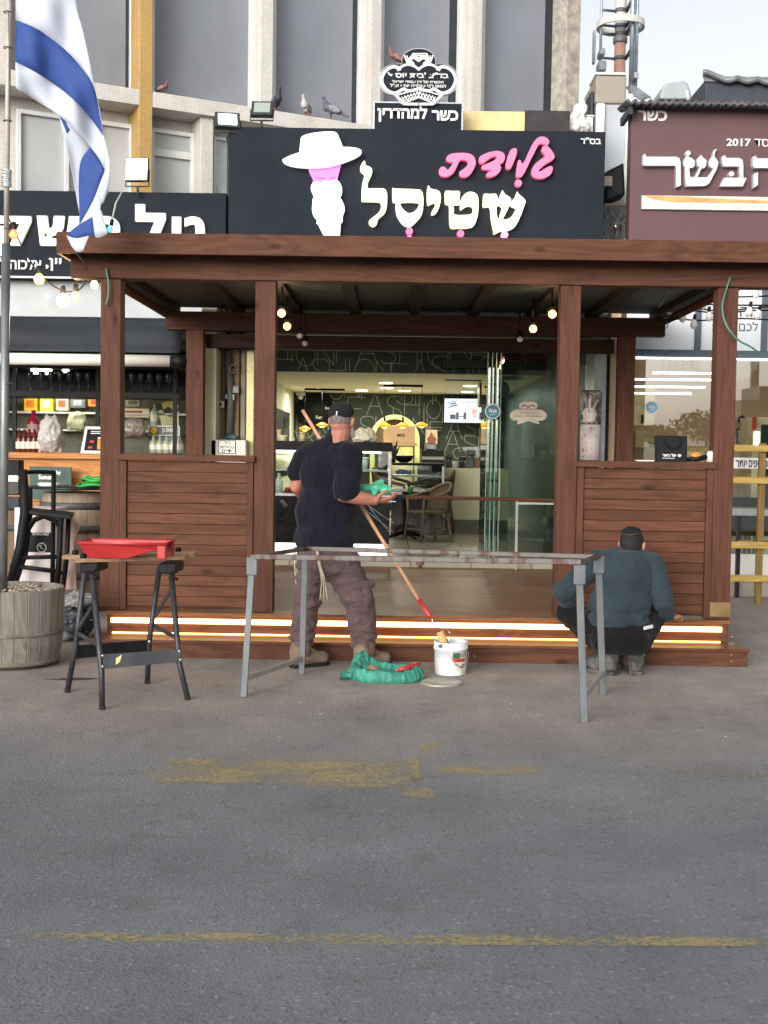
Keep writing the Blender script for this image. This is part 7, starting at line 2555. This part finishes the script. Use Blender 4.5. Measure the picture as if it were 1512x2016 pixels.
rp = thing('paint_roller_pole', 'long wooden paint roller pole with red sleeve standing in the white bucket behind the man', 'paint roller', bk)
tp0, tp1 = P(596, 808, 8.52), P(824, 1180, 7.98)
MB().tube([tp0, tp1], .0125, 12).build('wooden_pole', WOOD('pale_pole_wood', 2, (176, 130, 104), (206, 164, 134), .6, .05), rp)
tp2 = P(850, 1217, 7.93)
MB().tube([tp1, at(tp1, tp2, .85), tp2], [.016, .017, .012], 12).build('red_sleeve', M('red_handle', (1, 1, 1)), rp)
tp3 = P(858, 1236, 7.9)
MB().tube(curve3([tp2, tp3, P(882, 1241, bk.y), P(886, 1256, bk.y), P(882, 1262, bk.y)], 5), .004, 6).build('wire_frame', m_chrome, rp)
MB().tube([P(866, 1244, bk.y + .02), P(879, 1275, bk.y)], .026, 16).build('roller_sleeve', M('stained_roller_nap', (206, 166, 110), .9, 0, .3, 20, bump=.4, bscale=120), rp)

# things on the right low wall
zc_cap = PER_CAP
gbg = thing('gift_bag', 'black paper carrier bag with white print standing on the right low wall', 'bag', P(1322, 905, YP + .06))
xa, xb, za, zc_ = RC(1292, 858, 1352, 908, YP + .06)
MB().prism([(xa + .006, YP + .02, PER_CAP + .001), (xb - .004, YP + .02, PER_CAP + .001), (xb, YP + .05, zc_), (xa, YP + .05, zc_)], (0, .09, 0)).build('bag_body', m_black, gbg, .003, fix=True)
h_ = MB()
for s_ in (.016, .15):
    cx_ = (xa + xb) / 2
    h_.tube(curve3([V(cx_ - .05, YP + s_ + .015, zc_ - .02), V(cx_ - .045, YP + s_ + .0, zc_ - .06), V(cx_ + .01, YP + s_ - .0, zc_ - .09), V(cx_ + .05, YP + s_ + .0, zc_ - .06), V(cx_ + .055, YP + s_ + .015, zc_ - .02)], 4), .004, 6)
h_.build('rope_handle', m_black, gbg)
t_ = MB()
txt(t_, 'רשיכ לש', (1304, 893, 1331, 899), YP + .026, .002, .03)
t_.ball(P(1338, 897, YP + .026), (.014, .002, .01), 8)
t_.box(P(1305, 902, YP).x, P(1330, 902, YP).x, YP + .023, YP + .0262, P(1320, 902.6, YP + .02).z, P(1320, 901.6, YP + .02).z)
t_.build('white_print', m_white, gbg)
tag(MB().lathe([(.02, 0), (.03, .005), (.032, .05), (.025, .075), (.012, .08), (.001, .08)], V(P(1400, 905, YP + .05).x, YP + .06, PER_CAP + .001), 14).build('white_pot', m_offwhite), 'small white pot on the right low wall beside the corner post', 'pot')
dr_ = thing('power_tool', 'black power tool with orange body lying on the right low wall', 'tool', P(1372, 905, YP + .06))
MB().ball(P(1370, 897, YP + .08), (.045, .04, .028), 12).build('orange_body', M('orange_tool', (206, 140, 50), .4), dr_)
MB().tube([P(1352, 905, YP + .06), P(1375, 903, YP + .06), P(1394, 899, YP + .06)], [.015, .022, .016], 10).build('black_grip', m_black, dr_)
tag(MB().box(P(1256, 905, YP).x, P(1290, 905, YP).x, YP + .03, YP + .1, PER_CAP + .0005, PER_CAP + .01).build('folded_napkin', m_white, None, .003), 'folded white paper on the right low wall left of the black bag', 'paper')
tag(MB().lathe([(.045, 0), (.047, .09), (.042, .1), (.001, .1)], V(P(1314, 862, YP + .3).x, YP + .105, PER_CAP + .001), 16).build('yellow_container', M('amber_tub', (214, 172, 92), .4)), 'amber yellow container behind the black carrier bag on the right low wall', 'container')

# debris near the planter, drain mark
dbs = MB()
for i in range(46):
    p_ = G(rnd.uniform(60, 1480), rnd.uniform(1325, 1460))
    dbs.add([p_ + V(rnd.uniform(-.012, .012), rnd.uniform(-.012, .012), .003), p_ + V(rnd.uniform(.004, .02), rnd.uniform(-.012, .012), .006), p_ + V(rnd.uniform(-.01, .012), rnd.uniform(.004, .02), .004)], [(0, 1, 2)])
tag(dbs.build('litter_flakes', M('pale_flakes', (190, 184, 176), .8)), 'tiny pale flakes and splinters scattered on the asphalt', 'litter', kind='stuff')
dm = G(140, 1338)
mb = MB()
mb.prism([dm + V(x, y, .004) for x, y in ((-.16, -.02), (-.06, .03), (.04, .05), (.15, .04), (.1, -.0), (.02, -.03), (-.06, -.03))], (0, 0, -.003))
tag(mb.build('ground_patch', M('dark_wet_patch', (52, 46, 42), .6, 0, .4, 20), fix=True), 'small dark broken patch in the asphalt beside the planter', 'patch', kind='structure')
# ------------------------------------------------------------------ people
def clip(*planes):
    """flatten what lies beyond each plane (point, outward dir, radius)"""
    def f(me):
        for v in me.vertices:
            for p, d, r_ in planes:
                q = v.co - p
                t = q.dot(d)
                if t > 0 and (q - d * t).length < r_:
                    v.co = v.co - d * t * .97
    return f


def folds(amp, sc_, st=(1, 1, 1), seed=0.0, rings=None):
    def f(c, n):
        q = V(c.x * st[0] * sc_ + seed, c.y * st[1] * sc_, c.z * st[2] * sc_)
        d = amp * (1 - abs(noise.noise(q)) * 2) + amp * .5 * noise.noise(q * 2.3)
        if rings:
            for z0, z1, a_, fr in rings:
                if z0 < c.z < z1:
                    e = math.sin(math.pi * (c.z - z0) / (z1 - z0))
                    d += a_ * e * math.sin(c.z * fr + 5 * noise.noise(V(c.x * 9, c.y * 9, 0)) + c.x * 9)
        return d
    return f


m_skin = M('tanned_skin', (170, 114, 96), .55, 0, .12, 14, bump=.08, bscale=160, trans=.08)
m_skin2 = M('light_skin', (182, 128, 110), .55, 0, .1, 14, bump=.08, bscale=160, trans=.08)
m_tee = CLOTH('navy_black_cotton', (22, 23, 33), .7, 7, (1, 1, .6))
m_cargo = CLOTH('mauve_brown_canvas', (94, 78, 80), .8, 9, (.8, .8, 1.7))
m_sweat = CLOTH('blue_grey_fleece', (48, 60, 67), .6, 7, (1, 1, 1.2))
m_blkp = CLOTH('black_work_cloth', (25, 23, 27), .8, 9)
m_suede = M('tan_suede', (124, 108, 94), .9, 0, .3, 9, bump=.2, bscale=120)
m_dusty = M('dusty_grey_leather', (50, 50, 51), .85, 0, .4, 14, bump=.2, bscale=90, col2=(104, 101, 97), thr=(.45, .7))
m_elas = M('brown_elastic', (84, 62, 56), .9, 0, .15, 30)
m_hairg = M('cropped_grey_hair', (112, 104, 104), .9, 0, .4, 60, bump=.5, bscale=500)
m_hairb = M('short_black_hair', (26, 24, 26), .8, 0, .3, 60, bump=.6, bscale=400)
m_beard = M('grey_white_beard', (176, 166, 160), .9, 0, .3, 80, bump=.6, bscale=400)
m_kip = M('black_velvet', (14, 14, 17), .95, 0, .2, 10)
m_eye = M('eye_white', (220, 216, 210), .3)
m_iris = M('dark_iris', (40, 28, 20), .2)


def head_segs(c, f, r, s=1.0):
    u = V(0, 0, 1)
    Mx = Matrix((r, f, u)).transposed()
    return [('e', c + f * -.008 * s, (.076 * s, .096 * s, .108 * s), Mx), ('e', c + f * .03 * s - u * .07 * s, (.058 * s, .062 * s, .058 * s), Mx),
            ('e', c + f * .07 * s - u * .098 * s, (.03 * s, .024 * s, .02 * s), Mx), ('c', c + f * .088 * s + u * .012 * s, c + f * .112 * s - u * .026 * s, .009 * s, .014 * s),
            ('e', c + f * .082 * s + u * .032 * s, (.05 * s, .016 * s, .012 * s), Mx), ('e', c + f * .088 * s - u * .062 * s, (.026 * s, .01 * s, .006 * s), Mx),
            ('e', c + f * .086 * s - u * .074 * s, (.022 * s, .01 * s, .006 * s), Mx),
            ('e', c + r * .079 * s - u * .012 * s - f * .004, (.01 * s, .022 * s, .034 * s), Mx), ('e', c - r * .079 * s - u * .012 * s - f * .004, (.01 * s, .022 * s, .034 * s), Mx),
            ('e', c + r * .088 * s - u * .002 * s - f * .012, (.008 * s, .016 * s, .026 * s), Mx), ('e', c - r * .088 * s - u * .002 * s - f * .012, (.008 * s, .016 * s, .026 * s), Mx)]


def face_bits(c, f, r, par, s=1.0):
    u = V(0, 0, 1)
    for q in (-1, 1):
        e = MB().ball(c + f * .083 * s + r * q * .031 * s + u * .008 * s, .0125 * s, 10).build('eye', m_eye, par)
        MB().ball(c + f * .0925 * s + r * q * .031 * s + u * .008 * s, .006 * s, 8).build('iris', m_iris, e)


def hand(wrist, palm_dir, palm_n, side, curl, s=1.0):
    """segments of a hand: palm_dir along the fingers, palm_n out of the palm, side towards the thumb"""
    d, n, t = palm_dir.normalized(), palm_n.normalized(), side.normalized()
    segs = []
    kn = []
    for i, o_ in enumerate((.03, .01, -.01, -.028)):
        k0 = wrist + d * (.085 - abs(i - 1) * .004) * s + t * o_ * s
        kn.append(k0)
        segs.append(('c', wrist + d * .018 * s + t * o_ * .6 * s, k0, .016 * s, .0125 * s))
    for i, (k0, L) in enumerate(zip(kn, (.07, .08, .074, .058))):
        p, dd = k0, d
        for j, fr in enumerate((.45, .32, .23)):
            a = curl * (.6, 1.0, .8)[j] * (1 + .12 * i)
            dd = (dd * math.cos(a) + n * math.sin(a)).normalized()
            q = p + dd * L * fr * s
            segs.append(('c', p, q, (.0098, .0088, .0078)[j] * s, (.0088, .0078, .0066)[j] * s))
            p = q
    b = wrist + d * .025 * s + t * .026 * s
    q = b + (d * .6 + t * .7 + n * .35).normalized() * .042 * s
    w_ = q + (d * .95 + t * .1 + n * .5).normalized() * .034 * s
    x = w_ + (d * .95 - t * .2 + n * .35).normalized() * .026 * s
    segs += [('c', b, q, .016 * s, .012 * s), ('c', q, w_, .0115 * s, .01 * s), ('c', w_, x, .0098 * s, .0075 * s)]
    return segs


def boot(heel, toe, top, par, mt, shaft=.062, dusty=False):
    h, t = Vector(heel), Vector(toe)
    d = (t - h).normalized()
    sd_ = V(d.y, -d.x, 0)
    L = (t - h).length
    tp = Vector(top)
    segs = [('c', h + d * .05 + V(0, 0, .06), h + d * (L - .05) + V(0, 0, .05), .048, .042), ('c', h + d * .045 + V(0, 0, .06), h + d * .05 + V(0, 0, .1), .052, .056),
            ('c', h + d * .05 + V(0, 0, .1), tp, .058, shaft), ('c', h + d * .1 + V(0, 0, .09), h + d * .17 + V(0, 0, .065), .046, .042),
            ('e', h + d * (L - .06) + V(0, 0, .05), (.05, .05, .042))]
    bo = blob('boot', segs, mt, par, .008, 2, folds(.003, 18), post=clip((h + V(0, 0, .018) + d * L / 2, V(0, 0, -1), .4)))
    out = []
    for u_, w_ in ((0.0, .03), (.08, .042), (.4, .04), (.62, .049), (.85, .048), (.97, .03), (1.0, .0)):
        out.append((u_ * L, w_))
    ring = [h + d * a + sd_ * b for a, b in out] + [h + d * a - sd_ * b for a, b in out[::-1][1:]]
    MB().prism([p + V(0, 0, .001) for p in ring], (0, 0, .024)).build('sole', m_rubber if not dusty else mt, bo, .004, fix=True)
    return bo, d, sd_, h


# ---- standing man with the roller pole
YMN = 8.0
J = lambda x, y, dy=0.0: P(x, y, YMN + dy)
f_ = V(.40, .917, 0).normalized()
r_v = V(f_.y, -f_.x, 0)
hc = J(674, 828)
sh_r, el_r, wr_r = J(690, 897, -.05), J(676, 974, -.12), J(737, 985, -.05)
sh_l, el_l, wr_l = J(600, 900, .06), J(584, 958, .12), J(606, 990, .33)
hip_l, kn_l, an_l = J(614, 1110), J(603, 1192, -.0), J(594, 1272, -.0)
hip_r, kn_r, an_r = J(668, 1110, -.02), J(709, 1190, -.04), J(716, 1275, -.02)
segs = head_segs(hc, f_, r_v)
segs += [('c', hc - V(0, 0, .07) - f_ * .02, J(664, 885, .02), .064, .074), ('c', J(664, 885, .02), sh_r, .07, .055), ('c', J(664, 885, .02), sh_l, .07, .055),
         ('c', J(650, 920, .03), J(640, 1080, .03), .12, .12),
         ('c', sh_r, el_r, .056, .048), ('c', el_r, at(el_r, wr_r, .35), .05, .05), ('c', at(el_r, wr_r, .35), wr_r, .05, .034),
         ('c', sh_l, el_l, .05, .046), ('c', el_l, wr_l, .046, .03),
         ('c', hip_l, kn_l, .085, .06), ('c', kn_l, an_l, .056, .04), ('c', hip_r, kn_r, .085, .06), ('c', kn_r, an_r, .056, .04),
         ('c', an_l, an_l + V(.08, 0, -.06), .04, .03), ('c', an_r, an_r + V(.08, 0, -.06), .04, .03)]
hd_dir = (J(772, 985, -.0) - wr_r)
segs += hand(wr_r, hd_dir, V(-.1, -.15, 1), V(-.25, -.9, .25), .42, 1.08)
segs += hand(wr_l, V(.3, .9, .1), V(.8, -.2, -.3), V(0, .1, 1), .9, 1.05)
man = blob('person', segs, m_skin, None, .0058, 1)
man.location = V(0, 0, 0)
# origin at the feet
o0 = V(J(655, 1318).x, YMN, 0)
for v in man.data.vertices:
    v.co -= o0
man.location = o0
tag(man, 'standing man seen from behind in dark t-shirt and mauve cargo trousers', 'person')
face_bits(hc, f_, r_v, man)
zhem = J(640, 1078).z
tee = [('e', J(646, 932, .03), (.185, .135, .2)), ('e', J(640, 1005, .03), (.192, .15, .25)), ('e', J(639, 1060, .02), (.195, .155, .16)),
       ('c', J(613, 893, .05), J(690, 897, -.03), .07, .078), ('c', J(666, 862, .02), J(660, 882, .03), .074, .085), ('c', J(655, 873, .01), J(610, 893, .05), .05, .062), ('c', J(658, 873, .0), J(690, 893, -.03), .05, .07),
       ('c', sh_r + V(-.01, 0, -.0), J(682, 962, -.1), .082, .083), ('c', sh_l, J(586, 928, .1), .07, .066), ('c', J(660, 905, -.02), J(690, 930, -.06), .09, .08)]
da = (J(682, 962, -.1) - sh_r).normalized()
db = (J(586, 928, .1) - sh_l).normalized()
nk = (V(.12, .1, 1)).normalized()
blob('t_shirt', tee, m_tee, man, .0085, 4, folds(.013, 6.5, (1.2, 1, .6), 3.0), post=clip((J(640, 1078), V(0, 0, -1), .5)))
for a_, b_, r0_, r1_ in ((sh_r + V(-.005, 0, .0), J(681, 966, -.1), .084, .088), (sh_l, J(583, 934, .1), .072, .07)):
    d_ = (b_ - a_).normalized()
    blob('sleeve', [('c', a_, b_ + d_ * .03, r0_, r1_)], m_tee, man, .008, 3, folds(.006, 9, (1, 1, .6), 2.0), post=clip((b_, d_, .3)))
tz = lambda y: J(640, y).z
trs = [('e', J(640, 1090, .02), (.19, .148, .13)), ('c', hip_l, kn_l, .108, .088), ('c', kn_l, an_l + V(0, 0, .03), .086, .074), ('c', hip_r + V(.01, 0, .01), kn_r, .122, .098), ('c', kn_r, an_r + V(0, 0, .03), .094, .076),
       ('e', J(660, 1110, -.04), (.13, .12, .12)), ('e', J(612, 1112, .0), (.11, .12, .12)), ]
tro = blob('trousers', trs, m_cargo, man, .009, 2, folds(.012, 7, (.8, .8, 1.8), 1.0, ((tz(1285), tz(1232), .011, 105), (tz(1240), tz(1110), .004, 75))), post=clip((an_l + V(0, 0, -.02), V(0, 0, -1), .12), (an_r + V(0, 0, -.02), V(0, 0, -1), .12)))
pk = at(hip_r, kn_r, .72)
blob('cargo_pocket', [('e', pk + V(.075, -.05, -.03), (.05, .055, .1)), ('c', pk + V(.03, -.09, .06), pk + V(.115, -.04, .065), .022, .022)], m_cargo, man, .009, 2, folds(.004, 12))
bt_ = MB()
bt_.tube([J(640 + 58 * math.cos(a), 1079, .02 + .15 * math.sin(a)) + V(0, 0, 0) for a in [i * math.pi / 14 for i in range(28)]], .009, 6, True)
bt_.build('belt', m_black, man)
ky = MB()
for ox in (0, 3, 6):
    ky.tube(curve3([J(622 + ox * .6, 1080, -.16), J(627 + ox * .5, 1110, -.17), J(633 + ox, 1140, -.165), J(630 + ox * 2.4, 1182, -.15)], 4), .004, 5)
for ox in (0, 5):
    ky.tube(curve3([J(579 + ox * .3, 1078, -.05), J(580 + ox * .6, 1110, -.06), J(583 + ox, 1152, -.05)], 4), .0035, 5)
ky.build('tassel_strings', M('cream_string', (196, 186, 160), .8), man)
# hair, skullcap, beard
Mx = Matrix((r_v, f_, V(0, 0, 1))).transposed()
blob('hair', [('e', hc - f_ * .014 + V(0, 0, .004), (.0775, .095, .108), Mx)], m_hairg, man, .006, 1, post=clip((hc + V(0, 0, -.022) - f_ * .06, V(.0, 0, -1), .3), (hc + f_ * .045, f_, .2)))
kt = (V(0, 0, 1) - f_ * .28).normalized()
kr = kt.cross(f_).normalized()
kM = Matrix((kr, kt.cross(kr), kt)).transposed()
MB().lathe([(.084, -.016), (.086, -.004), (.084, .016), (.074, .042), (.054, .058), (.026, .067), (.001, .069)], hc + V(0, 0, .05) - f_ * .02, 28, kM).build('skullcap', m_kip, man)
MB().bar(hc + V(0, 0, .03) - f_ * .112 + r_v * .012, hc + V(0, 0, .056) - f_ * .108 + r_v * .012, .006, .004).build('hair_clip', m_chrome, man)
blob('beard', [('e', hc + f_ * .036 - V(0, 0, .085), (.061, .062, .042), Mx), ('c', hc + r_v * .064 + f_ * .012 - V(0, 0, .045), hc + r_v * .05 + f_ * .045 - V(0, 0, .095), .014, .02), ('c', hc - r_v * .064 + f_ * .012 - V(0, 0, .045), hc - r_v * .05 + f_ * .045 - V(0, 0, .095), .014, .02)], m_beard, man, .006, 1, folds(.002, 60))
for hl_, to_, an_ in ((G(574, 1316), G(645, 1308), an_l), (G(701, 1318), G(790, 1306), an_r)):
    d_ = (to_ - hl_).normalized()
    hl_.z = to_.z = 0
    b_, d2, s2, h2 = boot(hl_, hl_ + d_ * .29, an_ + V(-.01, 0, -.0), man, m_suede, .056)
    MB().ball(h2 + d2 * .088 + s2 * .052 + V(0, 0, .125), (.024, .014, .05), 12).build('elastic_panel', m_elas, b_)
    MB().ball(h2 + d2 * .088 - s2 * .052 + V(0, 0, .125), (.024, .014, .05), 12).build('elastic_panel', m_elas, b_)
cdp = J(768, 986, -.01)
cd_ = MB()
cd_.bar(cdp + V(-.02, 0, -.004), cdp + V(.035, .01, -.004), .03, .004)
tag(cd_.build('white_card', m_white, None), 'small white card held in the fingers of the standing man', 'card')
f2 = lambda c, n: .03 * (abs(noise.noise(V(c.x * 12, c.y * 9, c.z * 14 + 2))) - .22) + .008 * (abs(noise.noise(c * 30)) - .2)
tag(blob('green_plastic_bag', [('e', J(738, 962, .12), (.1, .06, .035)), ('c', J(712, 966, .12), J(764, 964, .12), .025, .03), ('c', J(740, 955, .12), J(753, 947, .13), .03, .015), ('c', J(736, 975, .03), J(740, 962, .12), .02, .03)],
         M('mint_bag_film', (92, 196, 160), .35, 0, .2, 10, bump=.2, bscale=30), None, .008, 1, f2), 'crumpled mint green plastic bag held above the right forearm of the standing man', 'bag')

# ---- squatting man
YSQ = 7.85
J = lambda x, y, dy=0.0: P(x, y, YSQ + dy)
f_ = V(.5, .87, 0).normalized()
r_v = V(f_.y, -f_.x, 0)
hc = J(1245, 1072, .2)
sh_r, el_r, wr_r = J(1283, 1114, .12), J(1306, 1186, .03), J(1319, 1217, .18)
sh_l, el_l, wr_l = J(1178, 1106, .12), J(1109, 1166, .06), J(1128, 1203, .2)
pel = J(1222, 1243, .02)
hip_l, kn_l, an_l = J(1192, 1240, .03), J(1120, 1208, .17), J(1203, 1288, .0)
hip_r, kn_r, an_r = J(1252, 1240, .03), J(1284, 1216, .19), J(1254, 1286, .0)
up = (hc - J(1235, 1110, .14)).normalized()
segs = head_segs(hc, f_, r_v, .98)
segs += [('c', hc - V(0, 0, .06) - f_ * .02, J(1238, 1105, .15), .06, .068), ('c', J(1238, 1105, .15), sh_r, .066, .055), ('c', J(1238, 1105, .15), sh_l, .066, .055),
         ('c', J(1232, 1125, .13), pel, .12, .12), ('c', sh_r, el_r, .05, .042), ('c', el_r, wr_r, .04, .028), ('c', sh_l, el_l, .05, .042), ('c', el_l, wr_l, .04, .028),
         ('c', hip_l, kn_l, .08, .055), ('c', kn_l, an_l, .05, .036), ('c', hip_r, kn_r, .08, .055), ('c', kn_r, an_r, .05, .036)]
segs += hand(wr_r, V(.62, .75, .12), V(0, .1, -1), V(-.9, .3, .1), .5, 1.0)
segs += hand(wr_l, V(.1, .8, -.5), V(.1, -.4, -.9), V(.9, 0, .1), .6, 1.0)
sq = blob('person', segs, m_skin2, None, .0058, 1)
o0 = V(J(1225, 1335).x, YSQ, 0)
for v in sq.data.vertices:
    v.co -= o0
sq.location = o0
tag(sq, 'squatting man seen from behind in blue grey sweatshirt and black trousers', 'person')
face_bits(hc, f_, r_v, sq, .98)
swt = [('e', J(1230, 1140, .1), (.2, .14, .19)), ('e', J(1220, 1190, .06), (.205, .15, .16)), ('e', J(1216, 1220, .03), (.2, .145, .09)), ('c', J(1183, 1107, .13), J(1282, 1112, .13), .082, .08),
       ('c', J(1222, 1090, .17), J(1190, 1104, .14), .05, .07), ('c', J(1246, 1092, .17), J(1276, 1108, .14), .05, .07),
       ('c', sh_l, el_l, .078, .066), ('c', el_l, at(el_l, wr_l, .85), .066, .042), ('c', sh_r, el_r, .08, .066), ('c', el_r, at(el_r, wr_r, .8), .062, .042)]
blob('sweatshirt', swt, m_sweat, sq, .0085, 4, folds(.008, 8, (1, 1, .9), 6.0, ((J(1200, 1236).z, J(1200, 1185).z, .006, 110),)), post=clip((J(1216, 1236, .03), (V(0, -.15, -1)).normalized(), .3)))
ptr = [('e', pel + V(0, 0, -.01), (.185, .145, .12)), ('c', hip_l, kn_l, .105, .08), ('c', kn_l, an_l, .078, .06), ('c', hip_r, kn_r, .105, .08), ('c', kn_r, an_r, .076, .06), ('c', J(1190, 1262, -.03), J(1254, 1262, -.03), .085, .085)]
blob('trousers', ptr, m_blkp, sq, .009, 2, folds(.009, 10, (1, 1, 1.3), 4.0))
MB().bar(J(1268, 1237, -.13), J(1285, 1233, -.08), .01, .022).build('shirt_tail', m_white, sq, .003)
Mx = Matrix((r_v, f_, V(0, 0, 1))).transposed()
blob('hair', [('e', hc - f_ * .013 + V(0, 0, .004), (.08, .099, .113), Mx), ('c', hc - f_ * .05 - V(0, 0, .05), hc - f_ * .045 - V(0, 0, .085), .055, .05)], m_hairb, sq, .006, 1, post=clip((hc + f_ * .05, f_, .2)))
kt = (V(0, 0, 1) - f_ * .2).normalized()
kr = kt.cross(f_).normalized()
kM = Matrix((kr, kt.cross(kr), kt)).transposed()
MB().lathe([(.066, -.004), (.067, .002), (.056, .018), (.034, .03), (.015, .034), (.001, .035)], hc + V(0, 0, .085) - f_ * .028, 28, kM).build('skullcap', m_kip, sq)
MB().lathe([(.0675, -.006), (.0695, -.005), (.0695, .001), (.0675, .002)], hc + V(0, 0, .085) - f_ * .028, 28, kM).build('cap_braid', M('gold_brown_braid', (70, 56, 40), .7), sq)
h1 = G(1212, 1330)
h1.z = 0
boot(h1, h1 + V(-.62, .62, 0).normalized() * .27, an_l, sq, m_dusty, .058, True)
h1 = G(1254, 1330)
h1.z = 0
boot(h1, h1 + V(-.05, 1, 0).normalized() * .27, an_r, sq, m_dusty, .058, True)
